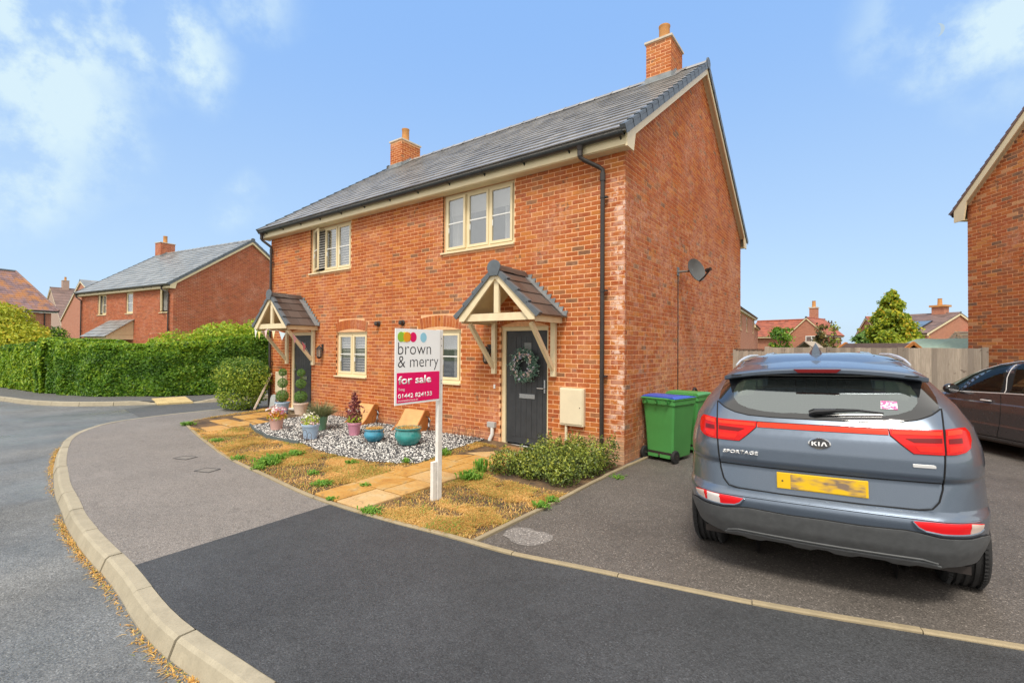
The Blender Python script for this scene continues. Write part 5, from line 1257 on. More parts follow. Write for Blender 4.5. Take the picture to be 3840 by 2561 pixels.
weed('weed', 'weed patch on the left part of the lawn near the slabs', -6.62, -2.88, .16, .04, 60)
weed('weed', 'green sprout in the kerb channel at the bottom edge', -.10, -5.63, .05, .02, 40, STRAW, z=-.115, lw=.006)

# ------------------------------------------------------------------ shrubs and hedges
def in_blob(n, c, r, shell=.0):
    d = NR.normal(size=(n, 3)); d /= np.linalg.norm(d, axis=1)[:, None]; rr = NR.uniform(shell**3, 1, n)**(1/3); return np.array(c)+d*rr[:, None]*np.array(r), d
def bush(name, label, cat, blobs, n, size, mat, stems=True, aspect=.5, shell=.55, base=None, up=.4, jit=.8, tintf=None, group=None, stemr=.012):
    c0 = base or (blobs[0][0][0], blobs[0][0][1], 0); t = thing(name, label, cat, c0, 0, group); P = []; N = []; tot = sum(b[1][0]*b[1][1]*b[1][2] for b in blobs)
    for c, r in blobs:
        k = int(n*r[0]*r[1]*r[2]/tot)+30; p, d = in_blob(k, (c[0]-c0[0], c[1]-c0[1], c[2]-c0[2]), r, shell)
        wob = np.array([1+.22*mnoise.noise(Vector(q)*3.1/max(r)+Vector((c[0], c[1], 0))) for q in d]); p = np.array((c[0]-c0[0], c[1]-c0[1], c[2]-c0[2]))+(p-np.array((c[0]-c0[0], c[1]-c0[1], c[2]-c0[2])))*wob[:, None]
        P.append(p); N.append(d)
    P = np.concatenate(P); N = np.concatenate(N); ok = P[:, 2] > .01-c0[2]; P = P[ok]; N = N[ok]
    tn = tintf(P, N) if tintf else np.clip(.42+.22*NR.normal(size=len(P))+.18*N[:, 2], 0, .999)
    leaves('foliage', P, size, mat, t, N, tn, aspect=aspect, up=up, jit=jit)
    if stems:
        mb = MB()
        for c, r in blobs:
            for k in range(4):
                a = R.uniform(0, 2*pi); e = (c[0]-c0[0]+r[0]*.6*math.cos(a), c[1]-c0[1]+r[1]*.6*math.sin(a), c[2]-c0[2]+r[2]*.4); mb.tube([((c[0]-c0[0])*.5, (c[1]-c0[1])*.5, 0), ((c[0]-c0[0])*.8+R.uniform(-.05, .05)*r[0], (c[1]-c0[1])*.8, e[2]*.5), e], [stemr, stemr*.8, stemr*.4], 5)
        mb.build('branches', BARK, t)
    return t
# dark evergreen shrub mass by the door
bl = []
for x, y, z, rx_, rz_2 in ((-1.12, -1.42, .20, .25, .24), (-.88, -1.32, .13, .22, .16), (-.70, -1.42, .12, .2, .14), (-.95, -1.0, .2, .22, .2), (-1.0, -1.25, .17, .2, .2), (-.72, -1.02, .23, .30, .25), (-.45, -1.28, .17, .28, .22), (-.22, -1.42, .15, .22, .2), (-.55, -.72, .26, .28, .26), (-.22, -.95, .21, .26, .24), (-.88, -.72, .28, .22, .24), (-.30, -.45, .24, .24, .26), (-.08, -.72, .18, .14, .18), (-.06, -.38, .28, .13, .26), (-.60, -.42, .27, .2, .24)):
    bl.append(((x, y, z*.80), (rx_*1.08, rx_*1.08, rz_2*.80)))
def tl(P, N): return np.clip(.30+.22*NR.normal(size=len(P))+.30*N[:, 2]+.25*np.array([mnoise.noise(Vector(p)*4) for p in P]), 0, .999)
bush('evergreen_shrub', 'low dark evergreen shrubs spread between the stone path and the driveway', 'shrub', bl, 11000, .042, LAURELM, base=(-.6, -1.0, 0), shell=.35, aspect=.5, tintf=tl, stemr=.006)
# upright leafy sprigs above the mass
sc_ = next(o for o in bpy.data.objects if o.name.startswith('evergreen_shrub')); PP = []; TT_ = []
for k in range(150):
    (cx_, cy_, cz_), (rx_, _, rz_3) = R.choice(bl); a_ = R.uniform(0, 2*pi); f_ = R.random()**.5*.95; x_ = cx_+rx_*f_*math.cos(a_); y_ = cy_+rx_*f_*math.sin(a_); zb_ = cz_+rz_3*math.sqrt(max(0, 1-f_*f_))*.8; L_ = R.uniform(.05, .16); lean = (R.uniform(-.3, .3), R.uniform(-.3, .3)); tt_ = R.uniform(.1, .8)
    for j in range(12): u_ = j/11; PP.append((x_+lean[0]*L_*u_+R.gauss(0, .012)+.6, y_+lean[1]*L_*u_+R.gauss(0, .012)+1.0, zb_+L_*u_)); TT_.append(min(.99, max(0, tt_+R.uniform(-.2, .2))))
leaves('sprigs', np.array(PP), .040, LAURELM, sc_, None, np.array(TT_), aspect=.5, up=.6)
# clipped bush at the far left corner of the house
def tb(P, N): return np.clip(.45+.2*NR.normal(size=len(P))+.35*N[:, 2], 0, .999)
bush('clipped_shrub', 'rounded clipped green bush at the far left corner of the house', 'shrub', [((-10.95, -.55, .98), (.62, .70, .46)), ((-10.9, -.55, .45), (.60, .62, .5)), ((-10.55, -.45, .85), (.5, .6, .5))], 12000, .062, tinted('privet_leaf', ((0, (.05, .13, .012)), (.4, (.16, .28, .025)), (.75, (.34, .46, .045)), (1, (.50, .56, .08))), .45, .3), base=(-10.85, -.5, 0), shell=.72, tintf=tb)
for a_, b_ in (((-10.42, -.75, .15), (-10.60, -.75, .75)), ((-10.36, -.5, .1), (-10.25, -.62, .95)), ((-10.5, -.9, .1), (-10.15, -.8, .7))): pass
# long hedge opposite: one clipped mass, built of leaf-sized faces
def hedge(name, label, line, h, thick, n, size, mat, seedoff=0, topm=None):
    pts = smoothline(line, .25); t = thing(name, label, 'hedge', (pts[0].x, pts[0].y, 0)); m = len(pts); P = []; N = []
    idx = NR.uniform(0, m-1.001, n); side = NR.uniform(0, 1, n)
    for k in range(n):
        i = int(idx[k]); f = idx[k]-i; p = pts[i].lerp(pts[i+1], f); d = (pts[i+1]-pts[i]).normalized(); nn = Vector((d.y, -d.x))   # towards the road
        hh = h(idx[k]/(m-1)); bulge = .16*mnoise.fractal(Vector((idx[k]*.22, 0, seedoff)), 1, 2, 2)
        if side[k] < .60:
            zf = R.random()**.9; z = zf*hh; u = .10+bulge-.18*max(0, zf-.75)**1.2*3+.12*mnoise.noise(Vector((idx[k]*.5, z*2.0, 5+seedoff)))-R.random()**2*.12; q = Vector((nn.x, nn.y, .25))
        else:
            v = R.random(); u = .05-v*thick; z = hh+.10*mnoise.noise(Vector((idx[k]*.5, v*2, 9+seedoff)))-R.random()**2*.15-.12*(1-min(1, v*4))+bulge*.5; q = Vector((0, 0, 1))
        P.append((p.x+nn.x*u-pts[0].x, p.y+nn.y*u-pts[0].y, max(z, .02))); N.append(tuple(q))
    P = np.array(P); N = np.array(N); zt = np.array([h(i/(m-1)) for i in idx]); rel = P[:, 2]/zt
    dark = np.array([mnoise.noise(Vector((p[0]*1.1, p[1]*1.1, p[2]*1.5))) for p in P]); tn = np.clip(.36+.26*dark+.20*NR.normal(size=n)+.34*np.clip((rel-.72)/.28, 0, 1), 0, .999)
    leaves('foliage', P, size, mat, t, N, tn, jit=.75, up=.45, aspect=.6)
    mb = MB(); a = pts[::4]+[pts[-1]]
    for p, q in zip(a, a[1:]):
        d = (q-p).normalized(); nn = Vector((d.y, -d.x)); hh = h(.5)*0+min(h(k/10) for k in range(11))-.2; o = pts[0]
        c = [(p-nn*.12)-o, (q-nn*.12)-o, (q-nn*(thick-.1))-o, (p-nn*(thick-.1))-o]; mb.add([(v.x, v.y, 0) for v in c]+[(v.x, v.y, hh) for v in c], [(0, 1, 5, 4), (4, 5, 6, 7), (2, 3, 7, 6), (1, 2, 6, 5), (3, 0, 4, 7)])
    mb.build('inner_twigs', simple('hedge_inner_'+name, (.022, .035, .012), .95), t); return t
hl = lambda f: 1.62+.25*f
hedge('hedge', 'left stretch of the long green hedge, its rounded end near the left edge', [(-27.2, -3.2), (-25, -3.25), (-22.5, -3.0), (-20.6, -2.75)], hl, 1.6, 26000, .13, HEDGEM, 1)
def hr(f): return 1.98-.22*math.sin(min(1, f*1.6)*pi)+max(0, f-.55)*.95
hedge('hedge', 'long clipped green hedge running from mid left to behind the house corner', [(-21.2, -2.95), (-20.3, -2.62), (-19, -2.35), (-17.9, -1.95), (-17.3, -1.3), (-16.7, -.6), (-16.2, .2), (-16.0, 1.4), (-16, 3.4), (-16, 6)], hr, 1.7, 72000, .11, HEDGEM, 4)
bush('tall_shrub', 'loose yellow-green shrub rising above the right half of the hedge', 'shrub', [((-17.6, 1.9, 1.75), (1.2, 1.4, .95)), ((-17.2, 3.3, 1.95), (1.1, 1.3, .95)), ((-18.3, .5, 1.6), (.9, 1.1, .7))], 14000, .12, HEDGEY, shell=.5, base=(-17.5, 2, 0))
bush('yellow_shrub', 'bright yellow-green small tree at the left edge behind the hedge', 'shrub', [((-33.4, -2.7, 3.0), (1.5, 1.5, 1.0)), ((-32.9, -2.3, 2.2), (1.8, 1.6, 1.1)), ((-34.6, -3.0, 2.9), (1.2, 1.2, 1.1)), ((-31.2, -1.9, 1.7), (1.3, 1.2, .9))], 14000, .17, YELM, shell=.4, base=(-33, -2.4, 0))
bush('dark_shrub', 'small dark green bush in the gap between the two distant left houses', 'shrub', [((at(205, 40).x, at(205, 40).y, 1.8), (1.0, 1.0, 1.5))], 2500, .2, HEDGEM, shell=.4)

def tree(name, label, pos, h, crown, n, size, mat, trunk=.09, cat='tree', shell=.3, gap=.0, tintf=None, limbs=46):
    t = thing(name, label, cat, pos); x, y = 0, 0
    mb = MB(); mb.tube([(0, 0, 0), (.03, 0, h*.35), (-.02, .02, h*.7), (0, 0, h*.96)], [trunk, trunk*.8, trunk*.45, .012], 8); fixn(mb.build('trunk', BARK, t))
    mb = MB(); tips = []
    for k in range(limbs):
        f = R.uniform(.22, .985); r0 = crown(f)*R.uniform(.72, 1.08); a = k*2.4+R.uniform(-.4, .4); z0 = h*(f-.10*r0); p1 = (r0*.5*math.cos(a), r0*.5*math.sin(a), z0+.06*h); p2 = (r0*math.cos(a), r0*math.sin(a), h*f+.02*h); mb.tube([(0, 0, z0), p1, p2], [trunk*.3*(1.1-f), trunk*.16*(1.1-f)+.004, .004], 5); tips.append((p1, p2, r0))
    mb.build('limbs', BARK, t)
    P = []
    per = n//len(tips)
    for p1, p2, r0 in tips:
        a, b = np.array(p1), np.array(p2)
        for c in range(5):
            f = R.uniform(.15, 1.08); q = a+(b-a)*f+NR.normal(size=3)*.07*r0; m = per//5; P.append(q+NR.normal(size=(m, 3))*np.array([.11, .11, .075])*(r0+.35))
    P = np.concatenate(P); N = P*np.array([1, 1, 0])/ (np.linalg.norm(P[:, :2], axis=1)[:, None]+.1)
    tn = np.array([mnoise.noise(Vector(p)*1.3) for p in P]); tn = np.clip(.45+.35*tn+.2*NR.normal(size=len(P)), 0, .999)
    leaves('crown', P, size, mat, t, N, tn, jit=.7, up=.5, aspect=.8); return t
p = at(3345, 22)
tree('tree', 'conical yellow-green tree standing above the fence, tallest tree in view', (p.x, p.y, 0), 4.38, lambda f: 1.18*max(.05, min(1, (1.0-f)/.55))**.8, 22000, .125, MAPLEM, .10, limbs=150)
p = at(2928, 17); tree('small_tree', 'small dense green tree just over the fence, in front of the red roof', (p.x, p.y, 0), 2.45, lambda f: .36, 3200, .08, HEDGEM, .04)
p = at(3078, 16); tree('small_tree', 'thin olive and brown leaved tree in front of the cross gable', (p.x, p.y, 0), 2.55, lambda f: .50*(1.1-f)+.1, 1700, .08, tinted('olive_leaf', ((0, (.05, .055, .02)), (.5, (.12, .13, .03)), (1, (.24, .17, .04))), .6, .3), .03)
p = at(3128, 14); tree('sapling', 'sparse sapling with dark leaves against the sky right of the pole', (p.x, p.y, 0), 2.45, lambda f: .30*(1.2-f), 420, .09, LAURELM, .018)
p = at(3222, 15); tree('small_tree', 'small pale green tree over the fence, left of the tallest tree', (p.x, p.y, 0), 2.2, lambda f: .42*(1.1-f)+.1, 1300, .09, BOXM, .03)
p = at(3490, 15); bush('golden_hedge', 'golden yellow-green hedge behind the green shed roof', 'hedge', [((p.x, p.y, 1.7), (.95, .5, .38)), ((p.x-.6, p.y-.4, 1.75), (.5, .4, .3)), ((p.x+.9, p.y-.5, 1.75), (.6, .4, .33))], 7000, .07, YELM, shell=.3, stemr=.01)

# ------------------------------------------------------------------ fences, sheds, pole
def fence(name, label, A, B, z0, z1, cap=False, posts=(0, 1), bw=.098):
    A = Vector(A); B = Vector(B); L = (B-A).length; d = (B-A).normalized(); rz = math.atan2(d.y, d.x); t = thing(name, label, 'fence', (A.x, A.y, 0), rz)
    n = int(L/bw); w = L/n
    for i in range(n):
        a = i*w; dz = R.uniform(-.006, .006); mb = MB()
        mb.add([(a, -.0, z0), (a+w+.018, -.018, z0), (a+w+.018, -.018, z1+dz), (a, -.0, z1+dz), (a, .010, z0), (a+w+.018, -.006, z0), (a+w+.018, -.006, z1+dz), (a, .010, z1+dz)], [(0, 1, 2, 3), (3, 2, 6, 7), (1, 5, 6, 2), (4, 0, 3, 7), (5, 4, 7, 6)])
        mb.build('fence_board', FENCEM, t)
    for z in (.35, 1.0, 1.55): mb = MB(); mb.box(0, L, .012, .05, z, z+.07); mb.build('rail', FENCEM, t)
    for f in posts: mb = MB(); mb.box(f*L-.05, f*L+.05, -.03, .07, 0, z1+.02); mb.build('post', FENCEM, t)
    if cap: mb = MB(); mb.box(0, L, -.03, .035, z1+.005, z1+.03); mb.build('capping', simple('fence_cap_dark', (.12, .08, .06), .8), t)
    return t
pa = Vector((.02, 7.45)); pb = at(2872, 12.9)
def on_y(px, y): # ground point on plane y=const at a photo column
    d = FW+RT*((px-1920)/1788.7); k = (y-CAMP.y)/d.y; return Vector((CAMP.x+d.x*k, y))
pb = on_y(2888, 7.55)
fence('timber_fence', 'short lower run of grey timber fence touching the main house', pa, pb, .03, 1.725, True)
pc = on_y(2876, 7.30); pd_ = at(3694, 10.15)
fence('timber_fence', 'long grey-brown close-boarded fence behind the two cars', pc, (pd_.x, pd_.y), .03, 1.80, False, (0, .33, .66, 1))
p = at(3290, 12.6); t = thing('garden_shed', 'shed with dark brown felt roof, its ridge just over the fence', 'shed', (p.x, p.y, 0), rad(-36))
mb = MB(); mb.box(-.75, .75, -.5, .5, 0, 1.68); mb.build('wall', simple('shed_wood', (.25, .13, .07), .8), t)
mb = MB(); mb.add([(-.85, -.6, 1.62), (.85, -.6, 1.62), (.85, 0, 1.93), (-.85, 0, 1.93), (.85, .6, 1.62), (-.85, .6, 1.62)], [(0, 1, 2, 3), (3, 2, 4, 5)]); mb.build('roof', simple('brown_felt', (.085, .055, .045), .9, var=.25, scale=12), t)
for s_ in (-.86, .86): mb = MB(); mb.beam((s_, -.62, 1.60), (s_, 0, 1.93), .03, .08); mb.beam((s_, 0, 1.93), (s_, .62, 1.60), .03, .08); mb.build('bargeboard', WOODO, t)
p = at(3530, 11.9); t = thing('garden_shed', 'shed with sagging pale green felt roof beside the neighbouring house', 'shed', (p.x, p.y, 0), rad(-42))
mb = MB(); mb.box(-1.05, 1.5, -.2, 1.6, 0, 1.72); mb.build('wall', simple('shed_wood_dark', (.10, .07, .05), .8), t)
mb = MB(); n = 12; top = []; 
for i in range(n+1):
    x = -1.15+2.9*i/n; sag = .012*math.sin(i*1.9); top.append([(x, -.34, 1.74+.02*math.sin(i*2.3)), (x, .0, 1.84+sag), (x, .7, 2.06+sag), (x, 1.75, 1.74)])
vs = [v for r_ in top for v in r_]; fs = [(i*4+j, (i+1)*4+j, (i+1)*4+j+1, i*4+j+1) for i in range(n) for j in range(3)]; mb.add(vs, fs); mb.build('roof', simple('green_felt', (.27, .36, .28), .85, var=.12, scale=14), t)
p = at(3596, 14.8); t = thing('play_frame', 'slatted grey wooden play frame roof poking over the green shed', 'play frame', (p.x, p.y, 0), rad(-36))
for i in range(8): mb = MB(); mb.box(-.25, 1.0, -.3+i*.075, -.24+i*.075, 1.95+i*.052, 1.965+i*.052+.02); mb.build('roof_slat', FENCEM, t)
for x in (-.25, .95): mb = MB(); mb.beam((x, -.45, 1.75), (x, .35, 2.35), .04, .06); mb.beam((x, .35, 2.35), (x, 1.0, 1.75), .04, .06); mb.beam((x, .35, 0), (x, .35, 2.3), .06, .06); mb.build('rafter', WOODO if x < 0 else FENCEM, t)
p = at(3028, 13.5); t = thing('bird_table', 'small gabled wooden roof on a post, just above the fence behind the car aerial', 'bird table', (p.x, p.y, 0), rad(-36))
for s_ in (1, -1): mb = MB(); mb.beam((s_*.30, -.1, 1.78), (0, -.1, 1.97), .03, .03); mb.beam((s_*.30, .25, 1.78), (0, .25, 1.97), .03, .03); mb.add([(s_*.31, -.13, 1.785), (s_*.31, .28, 1.785), (0, .28, 1.985), (0, -.13, 1.985)], [(0, 1, 2, 3)]); mb.build('roof_panel', FENCEM, t)
mb = MB(); mb.box(-.04, .04, .04, .12, 0, 1.8); mb.build('post', FENCEM, t)
p = at(3098, 62); t = thing('utility_pole', 'distant wooden utility pole with a crossarm, in the sky gap between the roofs', 'utility pole', (p.x, p.y, 0), rad(30))
mb = MB(); mb.tube([(0, 0, 0), (0, 0, 5.6)], [.17, .13], 8); mb.build('pole', FENCEM, t); mb = MB(); mb.box(-.75, .75, -.06, .06, 5.2, 5.35); mb.build('crossarm', BARK, t)
for x in (-.65, -.2, .3, .68): mb = MB(); mb.lathe([(.07, 5.35), (.09, 5.5), (.04, 5.6)], 8, (x, 0, 0)); mb.build('insulator', BLACKP, t)

# ------------------------------------------------------------------ pots and planters
def pot(name, label, x, y, r, h, mat, z=None, taper=.72):
    z = garden_z(x, y)+.02 if z is None else z; t = thing(name, label, 'plant pot', (x, y, z)); mb = MB()
    mb.lathe([(r*taper*.9, 0), (r*taper, .004), (r*.93, h-.045), (r*.95, h-.04), (r*1.0, h-.038), (r*1.03, h-.006), (r*1.0, h), (r*.9, h), (r*.88, h-.04), (0, h-.04)], 28); autosmooth(mb.build('pot', mat, t))
    mb = MB(); mb.lathe([(r*.88, h-.035), (0, h-.03)], 20); mb.build('compost', SOIL, t); return t
def dotted(name, P, size, mat, par, tint=None): return leaves(name, P, size, mat, par, None, tint, aspect=.9)
def flowers(t, n, r, z0, z1, size, mats, par=None):
    for nm, m, k, zz in mats:
        P, d = in_blob(k, (0, 0, (zz[0]+zz[1])/2), (r, r, (zz[1]-zz[0])/2), .3); leaves(nm, P, size, m, t, d, None, aspect=.9 if 'flower' in nm else .6, jit=.6)
PINK = tinted('pink_petal', ((0, (.70, .32, .38)), (.4, (.80, .55, .55)), (.7, (.85, .78, .74)), (1, (.45, .10, .22))), .6, .2)
WHT = tinted('cream_petal', ((0, (.82, .80, .62)), (1, (.88, .86, .80))), .6, .2)
ORG = tinted('orange_leaf', ((0, (.60, .12, .03)), (.5, (.75, .36, .04)), (1, (.70, .55, .08))), .6, .3)
LIME = tinted('lime_leaf', ((0, (.30, .42, .04)), (1, (.55, .62, .08))), .6, .3)
PURP = tinted('burgundy_leaf', ((0, (.16, .03, .045)), (.5, (.26, .06, .07)), (1, (.34, .14, .10))), .6, .2)
LAV = tinted('lavender_leaf', ((0, (.14, .17, .08)), (.6, (.24, .28, .12)), (1, (.34, .30, .18))), .7, .2)
P_PINK = simple('pot_pale_pink', (.68, .42, .37), .45, var=.03); P_BLUE = simple('pot_pale_blue', (.40, .54, .72), .4, var=.03); P_GREEN = simple('pot_sage_green', (.16, .34, .22), .45, var=.05); P_MAUVE = simple('pot_mauve', (.60, .26, .36), .4, var=.04); P_CRM = simple('pot_cream_pink', (.74, .60, .50), .45, var=.03)
g = 'flower pots on the gravel'
t = pot('flower_pot', 'pale pink pot of pink and orange flowers, leftmost on the gravel', -6.80, -1.70, .145, .25, P_PINK)
flowers(t, 0, .20, 0, 0, .05, (('foliage', ORG, 330, (.18, .38)), ('flower', PINK, 110, (.26, .50)), ('foliage', LIME, 120, (.18, .32))))
t = pot('flower_pot', 'pale blue pot of white, lime and pink flowers, nearest of the tall pots', -5.38, -1.80, .16, .27, P_BLUE)
flowers(t, 0, .17, 0, 0, .045, (('foliage', LIME, 300, (.20, .44)), ('flower', WHT, 50, (.28, .50)), ('flower', PINK, 90, (.20, .38))))
t = pot('lavender_pot', 'sage green pot with a spread of grey-green lavender', -6.0, -1.22, .15, .29, P_GREEN)
mb = MB(); 
for k in range(900):
    a = R.uniform(0, 2*pi); l = R.uniform(.2, .52); e = R.uniform(.25, 1.25); dx, dy, dz = math.cos(a)*math.cos(e), math.sin(a)*math.cos(e), math.sin(e); b = (dx*.06, dy*.06, .24); q = (b[0]+dx*l*.8, b[1]+dy*l*.8, b[2]+dz*l*.75); w = .0048; mb.add([(b[0]-dy*w, b[1]+dx*w, b[2]), (b[0]+dy*w, b[1]-dx*w, b[2]), (q[0]+dy*w, q[1]-dx*w, q[2]), (q[0]-dy*w, q[1]+dx*w, q[2])], [(0, 1, 2, 3)], R.random())
mb.build('foliage', LAV, t, tints=True)['kind'] = 'stuff'
t = pot('flower_pot', 'mauve pot with tall burgundy spiky plant, right of the middle window', -4.95, -1.16, .13, .24, P_MAUVE)
flowers(t, 0, .14, 0, 0, .05, (('foliage', LIME, 200, (.2, .40)), ('foliage', PURP, 260, (.24, .48)), ('flower', WHT, 16, (.42, .5))))
mb = MB(); mb.tube([(0, 0, .2), (.0, 0, .78)], [.012, .006], 6); mb.build('stalk', PURP, t)
P = np.concatenate([np.array([0, 0, z])+NR.normal(size=(26, 3))*np.array([.075*(1-f)+.018]*2+[.02]) for f, z in ((i/9, .44+.036*i) for i in range(10))]); leaves('foliage', P, .06, PURP, t, None, None)
def topiary(label, x, y, potm, z):
    t = pot('topiary_pot', label, x, y, .175, .28, potm, z); mb = MB(); mb.tube([(0, 0, .2), (0, 0, 1.05)], .011, 6); mb.build('stem', BARK, t)
    for zz, r in ((.43, .155), (.75, .125), (1.02, .10)):
        P, d = in_blob(int(9000*r*r*9), (0, 0, zz), (r, r, r), .75); leaves('leaf_ball', P, .024, BOXM, t, d, None, jit=.6)
topiary('three-ball topiary in a pale blue pot in front of the left meter box', -8.83, -.5, P_BLUE, .07)
topiary('three-ball topiary in a cream pink pot against the far door', -8.30, -.32, P_CRM, .07)
def bowl(label, x, y, r, h, mat, straw=True):
    t = thing('glazed_bowl', label, 'plant pot', (x, y, garden_z(x, y)+.015)); mb = MB()
    mb.lathe([(r*.55, 0), (r*.75, .03), (r*.97, h*.42), (r*.99, h*.55), (r*.90, h*.80), (r*.87, h*.86), (r*.96, h*.9), (r*1.0, h*.95), (r*.97, h), (r*.84, h*.99), (r*.80, h*.85), (0, h*.84)], 36); autosmooth(mb.build('bowl', mat, t), 60)
    P = np.stack([NR.uniform(-.8, .8, 900)*r, NR.uniform(-.8, .8, 900)*r, np.full(900, h*.86)], 1); P = P[(P[:, 0]**2+P[:, 1]**2) < (r*.8)**2]
    o = blades('dead_plants', P, .06, .003, STRAW, NR.uniform(0, .9, len(P)), 1.2); o.parent = t; return t
GLZ1 = simple('turquoise_glaze', (.045, .30, .29), .12, var=.35, scale=4, coat=.6); GLZ2 = simple('blue_glaze', (.05, .27, .40), .12, var=.3, scale=4, coat=.6)
bowl('larger turquoise glazed bowl of dead grass on the gravel, nearer the sign', -3.48, -1.12, .235, .30, GLZ1)
bowl('smaller blue-turquoise glazed bowl with dry stalks, next to the mauve pot', -4.20, -1.28, .185, .23, GLZ2)
WOODS = simple('orange_slat_wood', (.66, .36, .14), .6, var=.15, scale=5, bump=.2); WOODD = simple('orange_panel_wood', (.42, .15, .035), .5, var=.25, scale=5)
def pump_planter(label, x0, x1):
    t = thing('pump_planter', label, 'planter', (0, 0, garden_z(x0, -.3))); zt = .40
    pr = [(-.05, zt), (-.13, zt+.005), (-.20, .30), (-.27, .20), (-.335, .11), (-.41, .04)]
    for (ya, za_), (yb, zb_) in zip(pr, pr[1:]):
        mb = MB(); mb.beam(((x0+x1)/2, ya-.0, za_), ((x0+x1)/2, yb+.006, zb_), x1-x0-.05, .018, up=(1, 0, 0) if False else (0, 0, 1)); mb.build('slat', WOODS, t)
    for x in (x0, x1-.028):
        mb = MB(); mb.prism([(-.03, 0), (-.03, zt-.02), (-.05, zt+.015), (-.135, zt+.022), (-.21, .315), (-.28, .215), (-.345, .12), (-.43, .045), (-.50, .0)], 'x', x, x+.026); fixn(mb.build('side_panel', WOODD, t))
    mb = MB(); mb.tube([(x1+.02, -.12, .30), (x1+.09, -.13, .30), (x1+.10, -.13, .10), (x1+.10, -.17, .08), (x1+.13, -.18, .05)], .013, 8); mb.build('tap_pipe', BLACKP, t)
    mb = MB(); mb.tube([(x1+.10, -.13, .28), (x1+.15, -.14, .24), (x1+.12, -.14, .17)], .012, 8); mb.lathe([(.03, .1), (.035, .13), (.02, .19)], 10, (x1+.10, -.13, 0)); mb.build('tap', CHROME, t)
pump_planter('curved orange wooden planter with taps, behind the mauve pot', -6.28, -5.68)
pump_planter('curved orange wooden planter with taps, behind the larger turquoise bowl', -4.72, -4.10)
# wire hoop edging
WIRE = simple('rusty_wire', (.10, .055, .035), .7, metal=.4, var=.3)
def hoops(label, pts, dx, dy, w=.12, h=.22, small=True):
    t = thing('wire_hoop_edging', label, 'wire edging', (pts[0], pts[1], garden_z(pts[0], pts[1]))); n = int(round(dx))
    for k in range(n):
        ox, oy = dy[0]*k, dy[1]*k
        for ww, hh, sx_ in ((w, h*(1 if k % 2 else .85), 0), (w*.5, h*.55, w*.1)):
            arc = [(ox+sx_-ww/2*math.cos(pi*j/10)*1.0, oy, hh-ww/2+ww/2*math.sin(pi*j/10)) for j in range(11)]; mb = MB(); mb.tube([(ox+sx_-ww/2, oy, 0)]+arc+[(ox+sx_+ww/2, oy, 0)], .0032, 5); mb.build('hoop', WIRE, t)
    mb = MB(); mb.tube([(-w/2, 0, h*.35), (dy[0]*(n-1)+w/2, dy[1]*(n-1), h*.35)], .003, 5); mb.build('rail', WIRE, t)
hoops('rusty wire hoop edging leaning at the wall near the grey junction box', (-3.15, -.28, 0), 4, (.17, .0), .15, .27)
hoops('rusty wire hoops by the wall just right of the sign post', (-3.75, -.30, 0), 2, (.17, .0), .17, .2)
hoops('wire hoop on the gravel between the two wooden planters', (-5.42, -.32, 0), 2, (.18, .0), .18, .27)
hoops('wire hoops at the wall behind the lavender pot', (-6.75, -.25, 0), 2, (.18, 0), .17, .24)
hoops('wire hoops standing in front of the pale blue flower pot', (-5.30, -2.05, 0), 3, (.12, .02), .14, .24)
hoops('single wire hoop in front of the larger turquoise bowl', (-3.45, -1.45, 0), 1, (.12, 0), .19, .13)
hoops('single wire hoop in front of the smaller blue bowl', (-4.15, -1.52, 0), 1, (.12, 0), .15, .13)
# things by the far door
t = MB(); t.beam((-10.02, -.62, .08), (-10.25, -.05, 1.0), .045, .02, up=(1, 0, 0)); tag(t.build('leaning_board', simple('weathered_board', (.74, .62, .52), .8)), 'narrow pale board leaning on the left downpipe', 'board')
mb = MB(); mb.prism([(-.09, 0), (.09, 0), (.10, .28), (.07, .36), (0, .39), (-.07, .36), (-.10, .28)], 'y', -.03, .03); o = mb.build('stone_plaque', simple('grey_stone_plaque', (.36, .39, .39), .7), bevel=.008, loc=(-9.75, -.28, .075)); tag(fixn(o), 'grey round-topped stone standing beside the left meter box', 'stone'); o.rotation_euler = (rad(-8), 0, rad(10))

# ------------------------------------------------------------------ lanterns, bunting, wreath, dish
LAMPG = glassy('lamp_glass', (.35, .33, .28), .45, .1)
def lantern(label, x, z):
    t = thing('wall_lantern', label, 'wall light', (x, 0, z)); mb = MB(); mb.box(-.035, .035, -.02, -.004, -.02, .14); mb.tube([(0, -.02, .09), (0, -.07, .13), (0, -.10, .09)], .008, 6); mb.build('bracket', BLACKP, t)
    mb = MB(); mb.lathe([(.012, .10), (.075, .03), (.08, .02), (.07, .015)], 6, (0, -.10, 0)); mb.lathe([(.06, -.17), (.045, -.2), (.01, -.22)], 6, (0, -.10, 0)); mb.build('cap', BLACKP, t)
    mb = MB(); 
    for k in range(6): a = pi/3*k; mb.beam((.058*math.cos(a), -.10+.058*math.sin(a), -.17), (.070*math.cos(a), -.10+.070*math.sin(a), .02), .010, .010)
    mb.build('cage', BLACKP, t); mb = MB(); mb.lathe([(.050, -.168), (.062, .015)], 6, (0, -.10, 0)); mb.build('glass', LAMPG, t)
lantern('black hexagonal lantern right of the far door', -7.88, 1.66); lantern('black hexagonal lantern left of the wreathed door, behind the canopy brace', -2.58, 1.66)
bt = thing('bunting', 'string of pastel triangular flags hung along the left canopy', 'bunting', (0, 0, 0)); bc = [('white', (.78, .78, .76)), ('yellow', (.80, .66, .20)), ('pink', (.80, .56, .56)), ('pale_yellow', (.82, .72, .42)), ('pale_blue', (.58, .72, .80)), ('rose', (.78, .45, .50)), ('red_pink', (.66, .20, .24))]
